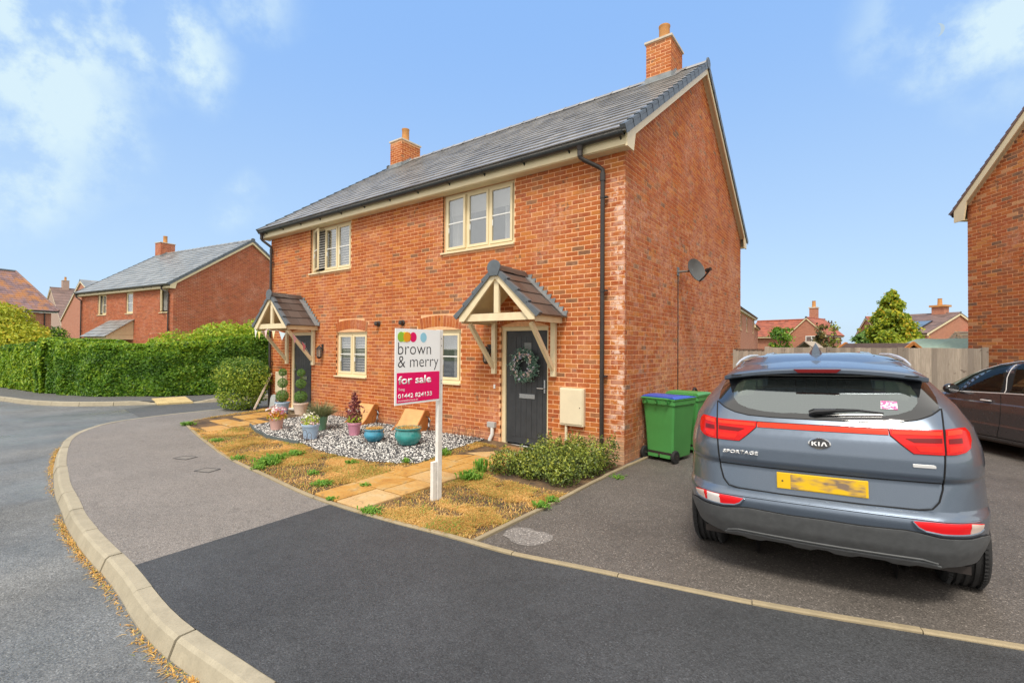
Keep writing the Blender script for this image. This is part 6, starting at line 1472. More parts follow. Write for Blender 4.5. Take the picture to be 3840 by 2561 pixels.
pth = [Vector(p) for p in ((-9.62, -.84, 2.20), (-9.3, -.86, 2.10), (-8.9, -.86, 2.16), (-8.45, -.86, 2.12), (-8.2, -.6, 2.05), (-8.22, -.3, 1.80), (-8.24, -.12, 1.55))]; pl = []
for p, q in zip(pth, pth[1:]): pl += [p.lerp(q, k/6)-Vector((0, 0, .03*math.sin(pi*k/6))) for k in range(6)]
mb = MB(); mb.tube(pl, .003, 5); mb.build('string', WHITE, bt)
for k, i in enumerate((2, 6, 11, 16, 20, 25, 30)):
    p = pl[i]; d = (pl[i+1]-pl[i-1]).normalized(); mb = MB(); a, b = p-d*.075, p+d*.075; c = p+Vector((.01, -.01, -.19)); nv = Vector((d.y, -d.x, 0)).normalized()*.002; mb.add([a+nv, b+nv, c+nv, a-nv, b-nv, c-nv], [(0, 1, 2), (5, 4, 3), (0, 3, 4, 1), (1, 4, 5, 2), (2, 5, 3, 0)]); mb.build('flag', simple('flag_'+bc[k][0], bc[k][1], .8, var=.04), bt)
wr = thing('wreath', 'round wreath of eucalyptus leaves and pastel flowers on the grey door', 'wreath', (-1.815, -.0, 1.44))
EUC = tinted('eucalyptus_leaf', ((0, (.05, .14, .10)), (.5, (.13, .26, .20)), (.85, (.30, .42, .36)), (1, (.50, .55, .50))), .6, .2)
a = NR.uniform(0, 2*pi, 1500); rr_ = .20+NR.normal(size=1500)*.042; P = np.stack([np.cos(a)*rr_, -.02+NR.uniform(-.045, .03, 1500), np.sin(a)*rr_], 1); leaves('leaf_ring', P, .042, EUC, wr, np.stack([np.cos(a), -1.2+0*a, np.sin(a)], 1), None, jit=.6)
for k in range(12):
    a0 = k*.53+.3; L = R.uniform(.05, .13); q = np.array([math.cos(a0)*.25, -.03, math.sin(a0)*.25]); d = np.array([math.cos(a0+.7), 0, math.sin(a0+.7)]); P = q+d*np.linspace(0, L, 16)[:, None]+NR.normal(size=(16, 3))*.01; leaves('sprig', P, .032, EUC, wr)
FLW = tinted('wreath_flower', ((0, (.80, .52, .48)), (.45, (.84, .74, .66)), (.7, (.50, .50, .72)), (1, (.75, .60, .66))), .7, .1)
a = NR.uniform(0, 2*pi, 46); rr_ = .19+NR.normal(size=46)*.03
P = np.repeat(np.stack([np.cos(a)*rr_, np.full(46, -.07), np.sin(a)*rr_], 1), 9, 0)+NR.normal(size=(414, 3))*.010; o = leaves('flowers', P, .026, FLW, wr, None, np.repeat(NR.uniform(0, .99, 46), 9)); o['kind'] = 'stuff'
mb = MB(); mb.tube([(.2*math.cos(2*pi*k/20), .005, .2*math.sin(2*pi*k/20)) for k in range(20)], .014, 6, closed=True); mb.build('ring', BARK, wr)

# satellite dish on the gable wall
DISHM = simple('dish_grey', (.085, .09, .09), .5, var=.08, scale=10)
sd = thing('satellite_dish', 'dark grey satellite dish on the side wall, high above the bins', 'satellite dish', (0, 2.53, 3.24))
mb = MB(); mb.box(.0, .02, -.05, .05, -.09, .07); mb.tube([(.01, 0, -.02), (.20, .0, -.02), (.26, .05, -.0)], .02, 8); mb.build('bracket', simple('dish_bracket', (.20, .20, .19), .5, metal=.5), sd)
dn = Vector((.80, -.42, .30)).normalized(); du = Vector((0, 0, 1)); dr = dn.cross(du).normalized(); du = dr.cross(dn).normalized(); DC = Vector((.33, .08, .0))
mb = MB(); rings = []; nn = 28; vs = []; fs = []
for i in range(7):
    f = i/6
    for k in range(nn):
        a = 2*pi*k/nn; rx_, ry_ = .20*f, .235*f; sq = 1-.10*max(0, -math.sin(a))*abs(math.cos(a)); p = DC+dr*(rx_*math.cos(a)*sq*1.05)+du*ry_*math.sin(a)+dn*(-.055*(1-f*f)+.015); vs.append(p)
for i in range(6):
    for k in range(nn): fs.append((i*nn+k, i*nn+(k+1) % nn, (i+1)*nn+(k+1) % nn, (i+1)*nn+k))
m0 = len(vs); vs += [v-dn*.012 for v in vs[:]]
fs += [tuple(m0+i for i in f[::-1]) for f in fs[:]]; fs += [(6*nn+k, 6*nn+(k+1) % nn, m0+6*nn+(k+1) % nn, m0+6*nn+k) for k in range(nn)]
mb.add(vs, fs); autosmooth(mb.build('reflector', DISHM, sd), 50)
b0 = DC-du*.235+dn*.0; b1 = DC-du*.15+dn*.26
mb = MB(); mb.tube([b0, b0.lerp(b1, .5)-du*.012, b1], .016, 8); mb.build('feed_arm', BLACKP, sd); mb = MB(); mb.tube([b1-dn*.02+du*.03, b1+dn*.05+du*.02], .032, 10); mb.tube([b1-dn*.05+du*.035, b1-dn*.02+du*.03], .038, 10); mb.build('receiver', BLACKP, sd)

# ------------------------------------------------------------------ for sale board
def text_mesh(body, size, mat, par, M, extrude=.0015, offset=0.0, shear=0, align='LEFT', sx=1.0, space=1.0, name='lettering'):
    cu = bpy.data.curves.new('t', 'FONT'); cu.body = body; cu.size = size; cu.extrude = extrude; cu.offset = offset; cu.shear = shear; cu.align_x = align; cu.space_character = space; cu.resolution_u = 3
    o = bpy.data.objects.new('t', cu); COL.objects.link(o); bpy.context.view_layer.update(); dg = bpy.context.evaluated_depsgraph_get(); me = bpy.data.meshes.new_from_object(o.evaluated_get(dg)); bpy.data.objects.remove(o)
    me.transform(Matrix.Diagonal((sx, 1, 1, 1))); me.materials.clear(); me.materials.append(mat); q = bpy.data.objects.new(name, me); COL.objects.link(q); q.parent = par; q.matrix_local = M; return q
def fit_text(body, w, h, mat, par, M, ext, off=0, shear=0, name='lettering', space=1.0, base=True):
    o = text_mesh(body, 1.0, mat, par, M, 0, off, shear, space=space, name=name); xs = [v.co.x for v in o.data.vertices]; ysv = [v.co.y for v in o.data.vertices]; x0, x1 = min(xs), max(xs); y1 = max(ysv)
    for v in o.data.vertices: v.co.x = (v.co.x-x0)*w/(x1-x0); v.co.y = v.co.y*h/y1
    b = bmesh.new(); b.from_mesh(o.data); r_ = bmesh.ops.extrude_face_region(b, geom=b.faces[:]); bmesh.ops.translate(b, vec=(0, 0, ext), verts=[g_ for g_ in r_['geom'] if isinstance(g_, bmesh.types.BMVert)]); b.to_mesh(o.data); b.free()
    return o
PB = Vector((-1.04, -2.80)); left_end = CAMP+FW*4.93+RT*(-1.213); left_end = Vector((left_end.x, left_end.y)); rgt = CAMP+FW*5.46+RT*(-.835); rgt = Vector((rgt.x, rgt.y))
bd = (rgt-left_end); BW = bd.length; brz = math.atan2(bd.y, bd.x)
sg = thing('for_sale_sign', 'white and magenta estate agent board on a white post in the front lawn', 'sign', (left_end.x, left_end.y, 0), brz)
zb, zt = 1.135, 1.935
BW = .655
mb = MB(); mb.box(BW-.005, BW+.062, -.0, .045, -.2, zt+.005); mb.build('post', WHITEP, sg, bevel=.003)
mb = MB(); mb.box(BW-.075, BW-.012, .006, .05, -.2, .44); mb.build('stake', WHITEP, sg, bevel=.003)
SIGNW = simple('sign_white', (.92, .93, .93), .35, var=.01); MAG = simple('sign_magenta', (.80, .006, .13), .4, var=.01); INK = simple('sign_ink', (.025, .025, .03), .5)
mb = MB(); mb.box(0, BW, -.012, -.002, zb, zt); mb.build('board', SIGNW, sg)
mb = MB(); mb.box(.022, BW-.008, -.0145, -.0125, zb+.022, zb+.335); mb.build('magenta_panel', MAG, sg)
TM = lambda x, z, y=-.0135: Matrix.Translation((x, y, z)) @ Matrix.Rotation(rad(90), 4, 'X')
for x, c, w in ((.075, (.30, .55, .05), 0), (.120, (.78, .82, .05), 1), (.152, (.85, .35, .02), 2), (.178, (.80, .16, .02), 3), (.245, (.78, .005, .13), 4), (.395, (.30, .62, .78), 5)):
    mb = MB(); mb.lathe([(.0475 if w != 3 else .044, -.0005*0), (.0475 if w != 3 else .044, .0012+.0003*(5-w if w != 2 else 9))], 32, M=Matrix.Translation((x if w != 2 else .152, -.0122, zt-.088)) @ Matrix.Rotation(rad(90), 4, 'X') @ Matrix.Diagonal((1 if w != 3 else .8, 1.12, 1, 1))); mb.build('logo_dot', simple('logo_%d' % w, c, .4, var=.0), sg)
for body, w_, h_, x_, z_, m_, y_, off_ in (('brown', .475, .128, .036, 1.662, INK, -.0128, -.012), ('& merry', .592, .120, .036, 1.527, INK, -.0128, -.012), ('for sale', .475, .084, .040, 1.352, SIGNW, -.0152, .022), ('Tring', .088, .026, .040, 1.284, SIGNW, -.0152, 0), ('01442 824133', .490, .046, .040, 1.204, SIGNW, -.0152, .018), ('brownandmerry.co.uk', .280, .020, .040, 1.170, SIGNW, -.0152, 0)):
    fit_text(body, w_, h_, m_, sg, TM(x_, z_, y_), .0005, off_)
for z in (1.84, 1.76, 1.36, 1.33): mb = MB(); mb.lathe([(.006, 0), (.005, .003)], 8, M=Matrix.Translation((BW+.035, -.001, z)) @ Matrix.Rotation(rad(90), 4, 'X')); mb.build('screw', BLACKP, sg)

# ------------------------------------------------------------------ wheeled bins
BING = simple('bin_green', (.075, .30, .075), .42, var=.08, scale=3); BINB = simple('bin_lid_blue', (.045, .10, .50), .4, var=.05); RUB = simple('rubber', (.018, .018, .019), .75, var=.2)
def bin_(label, loc, rz, lidm, h=1.0, w=.57, d=.66):
    t = thing('wheeled_bin', label, 'wheelie bin', loc, rz)
    # body: tapered tub; handle side (wheels) towards -y
    def ring(f, z): a, b = w/2*f, d/2*f; return [(-a, -b+.02, z), (-a+.03, -b, z), (a-.03, -b, z), (a, -b+.02, z), (a, b, z), (-a, b, z)]
    hz_ = [(0.78, .06), (.80, .14), (.86, .5), (.95, h-.13), (1.0, h-.125), (1.0, h-.05)]; vs = []; fs = []
    for f, z in hz_: vs += ring(f, z)
    for i in range(len(hz_)-1):
        for k in range(6): fs.append((i*6+k, i*6+(k+1) % 6, (i+1)*6+(k+1) % 6, (i+1)*6+k))
    fs.append(tuple(range(5, -1, -1))); mb = MB(); mb.add(vs, fs); fixn(mb.build('tub', BING, t, bevel=.008))
    mb = MB(); mb.box(-.20, .20, -d/2*.80-.006, -d/2*.78, .10, .15); mb.build('axle_recess', BLACKP, t)
    for x in (-.11, .10): mb = MB(); mb.box(x-.085, x+.085, -d/2*.80-.014, -d/2*.80+.01, .06, .11); mb.build('foot_rib', BING, t)
    mb = MB(); mb.box(-w/2*1.03, w/2*1.03, -d/2*1.02, d/2*1.03, h-.05, h-.025); mb.build('rim', BING, t, bevel=.006)
    mb = MB(); n = 8; vs = []; 
    for i in range(n+1):
        y = -d/2*1.0+d*1.04*i/n; zz = h-.024+.045*math.sin(pi*min(1, .25+i/n*.75)); vs += [(-w/2*1.04, y, h-.02), (-w/2*.9, y, zz), (w/2*.9, y, zz), (w/2*1.04, y, h-.02)]
    fs = [(i*4+k, (i+1)*4+k, (i+1)*4+k+1, i*4+k+1) for i in range(n) for k in range(3)]; mb.add(vs, fs+[(0, 1, 2, 3), (4*n+3, 4*n+2, 4*n+1, 4*n)]); fixn(mb.build('lid', lidm, t, bevel=.004))
    mb = MB(); mb.tube([(-w/2*.8, -d/2-.01, h-.035), (-w/2*.8, -d/2-.07, h-.02), (w/2*.8, -d/2-.07, h-.02), (w/2*.8, -d/2-.01, h-.035)], .014, 8); mb.build('handle', BING, t)
    for x in (-w/2*.62, 0, w/2*.62): mb = MB(); mb.box(x-.012, x+.012, -d/2-.055, -d/2+.01, h-.10, h-.03); mb.build('handle_web', BING, t)
    mb = MB(); mb.tube([(-w/2-.01, -d/2*.8, .10), (w/2+.01, -d/2*.8, .10)], .010, 8); mb.build('axle', CHROME, t)
    for s_ in (-1, 1):
        M_ = Matrix.Translation((s_*(w/2-.02), -d/2*.8, .10)) @ Matrix.Rotation(rad(90), 4, 'Y'); mb = MB(); mb.lathe([(.05, -.025), (.09, -.025), (.10, -.015), (.10, .015), (.09, .025), (.05, .025)], 22, M=M_); wh = autosmooth(mb.build('wheel', RUB, t)); mb = MB(); mb.lathe([(.05, -.018), (.03, -.027), (.012, -.03)], 16, M=M_); mb.lathe([(.05, .018), (.03, .027), (.012, .03)], 16, M=M_); mb.build('hub', BLACKP, wh)
    return t
bin_('green wheeled bin with blue lid, its wheels towards the road, by the side wall', (.375, .88, 0), rad(-12), BINB)
bin_('green wheeled bin with green lid, half hidden behind the blue-lidded one', (.45, 1.78, 0), rad(-8), BING)
# coiled hose behind the bins
mb = MB(); pts = []
for k in range(90): a = k*.42; pts.append((.10+.02*math.sin(k*1.3), 3.35+(.17+.01*math.sin(k))*math.cos(a), .78+(.17+.01*math.cos(k*.7))*math.sin(a)))
mb.tube(pts, .010, 6); t = thing('hose_reel', 'dark coiled hose on the side wall between the bins and the grey car', 'garden hose', (0, 0, 0)); mb.build('hose', BLACKP, t)
mb = MB(); mb.tube([(.03, 3.35, .62), (.03, 3.2, .45), (.03, 2.9, .42), (.03, 2.6, .30)], .008, 6); mb.build('hose_tail', BLACKP, t)
# ------------------------------------------------------------------ car bodies
def interp(tab, z):
    if z <= tab[0][0]: return tab[0][1]
    for (a, b), (c, d) in zip(tab, tab[1:]):
        if z <= c:
            t = (z-a)/(c-a); return b+(d-b)*t
    return tab[-1][1]
class Shell:
    """car skin: for each height z a rounded plan outline; s runs from the rear centre round the corner to the front"""
    def __init__(s, W, YR, YF, RX, RY, bow=.06): s.W, s.YR, s.YF, s.RX, s.RY, s.bow = W, YR, YF, RX, RY, bow
    def par(s, z):
        w = interp(s.W, z); rx = min(interp(s.RX, z), w*.8); ry = interp(s.RY, z); yr = interp(s.YR, z); yf = interp(s.YF, z); return w, rx, ry, yr, yf
    def rear(s, z):
        w, rx, ry, yr, yf = s.par(z); a = w-rx; L = (rx+ry)/2*math.pi/2; return w, rx, ry, yr, yf, a, L
    def P(s, u, z):
        # u = signed arc distance from the rear centre
        sg = 1 if u >= 0 else -1; u = abs(u); w, rx, ry, yr, yf, a, L = s.rear(z)
        if u <= a: x, y = u, yr
        elif u <= a+L:
            f = (u-a)/L*math.pi/2; x = a+rx*math.sin(f); y = yr+ry*(1-math.cos(f))
        else: x = w; y = yr+ry+(u-a-L)
        y += s.bow*min(x/w, 1)**2
        fr = .9; ym = yf-y
        if ym < fr and u > a+L: x = w-(w*.42)*max(0, (1-ym/fr))**2.4
        return (sg*x, y, z)
    def side_u(s, y, z):   # arc position where the side reaches y
        w, rx, ry, yr, yf, a, L = s.rear(z); return a+L+(y-s.bow-yr-ry)
KS = Shell(W=[(.24, .80), (.34, .87), (.50, .915), (.66, .93), (.82, .93), (.96, .925), (1.06, .91), (1.18, .875), (1.31, .80), (1.42, .715), (1.50, .655), (1.56, .60), (1.60, .55)],
           YR=[(.24, -.66), (.34, -.78), (.44, -.845), (.56, -.885), (.63, -.90), (.665, -.882), (.692, -.838), (.87, -.815), (.895, -.845), (1.0, -.845), (1.08, -.83), (1.18, -.785), (1.24, -.745), (1.31, -.69), (1.42, -.575), (1.50, -.48), (1.56, -.40), (1.60, -.3)],
           YF=[(.24, 3.45), (.4, 3.56), (.7, 3.58), (.85, 3.50), (.95, 3.30), (1.02, 2.95), (1.06, 2.62), (1.3, 2.0), (1.5, 1.45), (1.60, 1.1)],
           RX=[(.24, .30), (.6, .34), (.9, .32), (1.1, .30), (1.3, .26), (1.6, .22)], RY=[(.24, .42), (.6, .50), (.9, .55), (1.1, .50), (1.3, .36), (1.6, .25)], bow=.07)
KPOSE = (2.597, -2.06, .042, .0706, .0262)
def vN(sh, u, z):
    e = .008; a = Vector(sh.P(u+e, z))-Vector(sh.P(u-e, z)); b = Vector(sh.P(u, z+e))-Vector(sh.P(u, z-e)); n = a.cross(b)
    return n.normalized() if n.length > 1e-12 else Vector((0, -1, 0))
def vP(sh, u, z, off=0):
    # off > 0 moves outwards
    return Vector(sh.P(u, z))+vN(sh, u, z)*off
def drape(sh, name, poly, mat, par, off=.004, thick=.012, step=.04, holes=(), mirror=False, smooth=True, both=False):
    outs = []
    for sg in ((1, -1) if both else ((-1,) if mirror else (1,))):
        P = [(sg*u, z) for u, z in poly]; H = [[(sg*u, z) for u, z in h] for h in holes]
        v, tris = patch2d(P, step, H); n = len(v); mb = MB()
        top = [vP(sh, p.x, p.y, off) for p in v]; bot = [vP(sh, p.x, p.y, off-thick) for p in v]
        cnt = {}
        for t in tris:
            for a, b in ((t[0], t[1]), (t[1], t[2]), (t[2], t[0])): cnt[(a, b)] = 1
        mb.add(top, tris); 
        sk = [(a, b) for (a, b) in cnt if (b, a) not in cnt]
        mb.add([top[i] for e in sk for i in e]+[bot[i] for e in sk for i in e], [(2*i+1, 2*i, 2*len(sk)+2*i, 2*len(sk)+2*i+1) for i in range(len(sk))])
        o = mb.build(name, mat, par)
        b = bmesh.new(); b.from_mesh(o.data)
        for f in b.faces[:len(tris)]:
            f.smooth = True
        b.faces.ensure_lookup_table()
        for f, t in zip(b.faces[:len(tris)], tris):
            nn = vN(sh, *[sum(v[i][k] for i in t)/3 for k in (0, 1)])
            if f.normal.dot(nn) < 0: f.normal_flip()
        b.to_mesh(o.data); b.free(); nr = [tuple(vN(sh, p.x, p.y)) for p in v]+[(0, 0, 0)]*(len(mb.v)-n)
        try: o.data.normals_split_custom_set_from_vertices(nr)
        except Exception: pass
        outs.append(o)
    return outs
def seam(sh, path, mat, par, r=.0035, off=.003, name='gap_or_crease_shade', both=False, closed=False):
    for sg in ((1, -1) if both else (1,)):
        pts = []
        for (a, b), (c, d) in zip(path, path[1:]):
            k = max(1, int(math.hypot(c-a, d-b)/.03)); pts += [(a+(c-a)*i/k, b+(d-b)*i/k) for i in range(k)]
        pts.append(path[-1]); mb = MB(); mb.tube([vP(sh, sg*u, z, off) for u, z in pts], r, 6, closed=closed); mb.build(name, mat, par)
def shell_mesh(sh, root, mat, zs, nu, drop, name='body', umax=None):
    # full loop for each z: right half from rear centre to front centre, and mirrored
    V = []; F = []; cols = nu
    def pt(k, z):
        # k in 0..nu ; parameter along half outline
        w, rx, ry, yr, yf, a, L = sh.rear(z); tot = a+L+(yf-.03-(yr+ry+sh.bow)); t = k/nu
        brk = a+L
        u = (brk*(t/.42)) if t < .42 else brk+(tot-brk)*((t-.42)/.58)
        return u
    for z in zs:
        for k in range(nu+1): V.append(sh.P(pt(k, z), z))
    mb = MB(); uu = [[pt(k, z) for k in range(nu+1)] for z in zs]
    for i in range(len(zs)-1):
        for k in range(nu):
            u = (uu[i][k]+uu[i+1][k+1])/2; z = (zs[i]+zs[i+1])/2; p = sh.P(u, z)
            if drop(u, z, p): continue
            q = (i*(nu+1)+k, i*(nu+1)+k+1, (i+1)*(nu+1)+k+1, (i+1)*(nu+1)+k); F.append(q)
    m = len(V); V2 = V+[(-x, y, z) for x, y, z in V]; F2 = F+[(m+d, m+c, m+b, m+a) for a, b, c, d in F]
    # close the nose
    for i in range(len(zs)-1):
        a = i*(nu+1)+nu; b = (i+1)*(nu+1)+nu; F2.append((a, m+a, m+b, b))
    mb.add(V2, F2); o = mb.build(name, mat, root); b = bmesh.new(); b.from_mesh(o.data); bmesh.ops.remove_doubles(b, verts=b.verts, dist=.0005); bmesh.ops.recalc_face_normals(b, faces=b.faces)
    b.to_mesh(o.data); b.free(); autosmooth(o, 42); return o
def roof_cap(sh, root, mat, z, crown, nu=60, rings=8, name='roof_panel', yin=.0):
    w, rx, ry, yr, yf, a, L = sh.rear(z); tot = a+L+(yf-.03-(yr+ry+sh.bow)); loop = [Vector(sh.P(tot*k/nu, z)) for k in range(nu+1)]; loop = loop+[Vector((-p.x, p.y, p.z)) for p in loop[-1:0:-1]]
    c = Vector((0, (yr+yf)/2, z)); n = len(loop); vs = []; fs = []
    for i in range(rings):
        f = 1-i/rings
        for p in loop: q = c+(p-c)*f; q.z = z+crown*(1-f**5)*(1-.25*((q.y-c.y)/(loop[0].y-c.y))**2); vs.append(q)
    vs.append(Vector((c.x, c.y, z+crown)))
    for i in range(rings-1):
        for k in range(n): fs.append((i*n+k, i*n+(k+1) % n, (i+1)*n+(k+1) % n, (i+1)*n+k))
    for k in range(n): fs.append(((rings-1)*n+k, (rings-1)*n+(k+1) % n, rings*n))
    mb = MB(); mb.add(vs, fs); o = mb.build(name, mat, root); fixn(o); autosmooth(o, 60); return o
def carpaint(name, c, flake, rough=.28):
    m = MN(name); f = m.noise(1.5, 3); m.col(m.mix(m.mr(m.noise(900, 1), .3, .7, 0, .35), c, flake)); m.rough(m.mr(m.noise(18, 5, .7), .35, .75, rough, rough+.12)); m.b.inputs['Metallic'].default_value = .55
    m.b.inputs['Coat Weight'].default_value = .9; m.b.inputs['Coat Roughness'].default_value = .05; return m.m
KPAINT = carpaint('car_paint_slate_blue', (.115, .150, .205), (.24, .29, .36))
PLAST = simple('car_grey_plastic', (.095, .100, .105), .6, var=.15, scale=20, bump=.1)
GAP = simple('gap_and_crease_black', (.006, .006, .007), .8)
def lens(name, c, em=.0, bars=True):
    m = MN(name)
    if bars:
        g = m.n('ShaderNodeTexCoord'); m.col(c)
    else: m.col(c)
    m.rough(.18); m.b.inputs['Coat Weight'].default_value = .12; m.b.inputs['Specular IOR Level'].default_value = .3; return m.m
REDL = lens('lamp_red', (.56, .003, .003)); REDB = lens('lamp_red_bright', (.82, .012, .004)); REDD = lens('lamp_red_dark', (.15, .003, .005)); ORL = lens('lamp_red_orange', (.80, .040, .012)); CLR = lens('lamp_clear', (.62, .50, .44)); REFL = lens('reflector_red', (.80, .015, .02))
def carglass(name, c, alpha, gl):
    m = MN(name); m.col(c); m.rough(.04); t = m.n('ShaderNodeBsdfTransparent'); t.inputs[0].default_value = (.55, .68, .62, 1)
    mx = m.n('ShaderNodeMixShader'); mx.inputs[0].default_value = alpha; m.l(m.b.outputs[0], mx.inputs[1]); m.l(t.outputs[0], mx.inputs[2])
    g = m.n('ShaderNodeBsdfGlossy'); g.inputs['Roughness'].default_value = .03; g.inputs['Color'].default_value = (.80, .88, .88, 1)
    m2 = m.n('ShaderNodeMixShader'); m2.inputs[0].default_value = gl; m.l(mx.outputs[0], m2.inputs[1]); m.l(g.outputs[0], m2.inputs[2]); m.l(m2.outputs[0], m.out.inputs['Surface']); return m.m
CGL = carglass('rear_screen_glass', (.03, .035, .035), .62, .30); CGF = carglass('car_glass_side', (.02, .03, .03), .86, .05)
FRIT = glassy('glass_black_border', (.016, .017, .018), 0, .06); MATS['glass_black_border'].node_tree.nodes['Principled BSDF'].inputs['Coat Weight'].default_value = 1
PLATEY = simple('number_plate_yellow', (.80, .50, .01), .4, var=.04); SILV = simple('badge_silver', (.80, .80, .80), .3, metal=.45, var=.03); BLKG = simple('gloss_black', (.01, .01, .012), .1, coat=.8, var=0)
SEAT = simple('seat_cloth', (.035, .035, .038), .85, var=.2); CARIN = simple('car_interior', (.05, .05, .052), .9)
TYRE = simple('tyre_rubber', (.022, .022, .023), .8, var=.2, scale=20); RIMM = simple('alloy_rim', (.42, .43, .44), .3, metal=.8, var=.05)
def sidex(sh, y, z):
    w, rx, ry, yr, yf = sh.par(z); a = w-rx; t = (y-sh.bow-yr)/ry; ym = yf-y
    x = w if t >= 1 else (a+rx*math.sin(math.acos(max(-1, min(1, 1-t)))) if t > 0 else a)
    return x-(w*.42)*max(0, (1-ym/.9))**2.4
def wheel(root, x, y, r=.345, w=.225, z=None, side=1):
    z = r if z is None else z; M_ = Matrix.Translation((x, y, z)) @ Matrix.Rotation(rad(90), 4, 'Y'); mb = MB(); h = w/2; gr = []
    prof = [(r*.64, -h*.86), (r*.80, -h), (r*.93, -h*.98), (r*.985, -h*.86)]
    for c in (-.55, -.18, .18, .55): prof += [(r, (c-.06)*h-.004), (r-.012, (c-.06)*h), (r-.012, (c+.06)*h), (r, (c+.06)*h+.004)]
    prof += [(r*.985, h*.86), (r*.93, h*.98), (r*.80, h), (r*.64, h*.86)]
    mb.lathe(prof, 56, M=M_); wo = mb.build('wheel', TYRE, root); autosmooth(wo, 30)
    mb = MB(); 
    for k in range(72):                     # shoulder tread blocks
        a = 2*pi*k/72; 
        for sx in (-1, 1):
            c0 = M_ @ Vector((math.cos(a)*r*.988, math.sin(a)*r*.988, sx*h*.80)); c1 = M_ @ Vector((math.cos(a)*r*1.001, math.sin(a)*r*1.001, sx*h*.62)); mb.beam(c0, c1, .016, .01)
    mb.build('tread', TYRE, wo)['kind'] = 'stuff'
    mb = MB(); s = 1 if x > 0 else -1; zz = h*.80*s
    mb.lathe([(r*.66, zz), (r*.60, zz-.02*s), (r*.60, -h*.6*s)], 40, M=M_); mb.lathe([(.07, zz-.03*s), (.03, zz-.015*s), (0, zz-.012*s)], 20, M=M_)
    for k in range(5):
        a = 2*pi*k/5; p = M_ @ Vector((math.cos(a)*.05, math.sin(a)*.05, zz-.03*s)); q = M_ @ Vector((math.cos(a)*r*.61, math.sin(a)*r*.61, zz-.02*s)); mb.beam(p, q, .05, .06, up=(1, 0, 0))
    autosmooth(mb.build('rim', RIMM, wo)); return wo
def car_root(name, label, pose):
    x, y, z, a, rl = pose; X = Vector((math.cos(a)*math.cos(rl), math.sin(a)*math.cos(rl), math.sin(rl))); Y = Vector((-math.sin(a), math.cos(a), 0)); Z = X.cross(Y)
    t = thing(name, label, 'car', (x, y, z)); t.matrix_world = Matrix(((X.x, Y.x, Z.x, x), (X.y, Y.y, Z.y, y), (X.z, Y.z, Z.z, z), (0, 0, 0, 1))); return t

K = car_root('parked_car', 'slate blue five-door crossover seen from behind, parked on the drive', KPOSE)
GLO = [(0, 1.216), (.28, 1.217), (.44, 1.224), (.53, 1.241), (.62, 1.272), (.685, 1.305), (.700, 1.37), (.695, 1.44), (.66, 1.495), (.60, 1.515), (.45, 1.527), (.15, 1.532), (0, 1.532)]
full = lambda half: half+[(-u, z) for u, z in half[::-1] if abs(u) > 1e-6]
def inset(poly, cx, cz, fx, fz): return [(cx+(u-cx)*fx, cz+(z-cz)*fz) for u, z in poly]
GLf = full(GLO)
SWIN = [(.25, 1.18), (.15, 1.20), (.30, 1.40), (.62, 1.50), (1.25, 1.53), (1.75, 1.48), (2.25, 1.20), (2.42, 1.11)]      # side glass outline in (y, z)
WSC = (1.12, 1.56)
def kdrop(u, z, p):
    if inpoly(u, z, GLf) and inpoly(u, z, inset(GLf, 0, 1.37, .93, .80)): return True
    for yc in (0, 2.67):
        if abs(p[0]) > .60 and (p[1]-yc)**2+(z-.36)**2 < .40**2: return True
    if z > 1.1 and abs(p[0]) > .4 and inpoly(p[1], z, [(.34, 1.21), (.42, 1.38), (.66, 1.47), (1.25, 1.50), (1.68, 1.45), (2.15, 1.19)]): return True
    w, rx, ry, yr, yf = KS.par(z)
    if 1.14 < z < 1.53 and p[1] > yf-.55 and abs(p[0]) < w-.05: return True
    return False
kz = [.335]+[.36+.02*i for i in range(16)]+[.68, .695, .705, .72, .745, .77, .79, .81, .83, .85, .862, .872, .882, .892, .90, .92, .94]+[.96+.022*i for i in range(30)]
kz = sorted(set(round(z, 4) for z in kz if z <= 1.60))+[1.602]
shell_mesh(KS, K, KPAINT, kz, 96, kdrop)
roof_cap(KS, K, KPAINT, 1.602, .072)
mb = MB(); mb.box(-.78, .78, -.62, 3.4, .28, .33); mb.build('underbody', BLACKP, K)
# wheels with dark liners
for yc in (0, 2.67):
    for s_ in (-1, 1):
        wheel(K, s_*.828, yc, .347, .238); mb = MB(); n = 14; vs = []
        for k in range(n+1):
            a = -.2+(pi+.0)*k/n; y, z = yc+.40*math.cos(a), .36+.40*math.sin(a); vs += [(s_*(sidex(KS, y, max(z, .34))-.006), y, z), (s_*.45, y, z)]
        mb.add(vs, [(2*k, 2*k+2, 2*k+3, 2*k+1) for k in range(n)]); vs2 = [(s_*.45, yc+.42*math.cos(a), .36+.42*math.sin(a)) for a in [2*pi*k/16 for k in range(16)]]; mb.add(vs2, [tuple(range(16))]); mb.build('wheel_arch_liner', GAP, K)
        mb = MB(); vs = []; 
        for k in range(n+1):
            a = -.05+(pi+.10)*k/n if yc else .02+(pi-.85)*k/n
            for rr, o in ((.395, .0), (.395, .012), (.455, .010), (.46, .0)):
                y, z = yc+rr*math.cos(a), .36+rr*math.sin(a); vs.append((s_*(sidex(KS, y, z)+o), y, z))
        mb.add(vs, [(4*k+j, 4*k+4+j, 4*k+5+j, 4*k+1+j) for k in range(n) for j in range(3)]); fixn(mb.build('arch_trim', PLAST, K))
for s_ in (-1, 1): mb = MB(); mb.prism([(s_*.80, .22), (s_*.915, .24), (s_*.935, .33), (s_*.90, .40), (s_*.8, .40)], 'y', .42, 2.25); fixn(mb.build('sill_trim', PLAST, K))
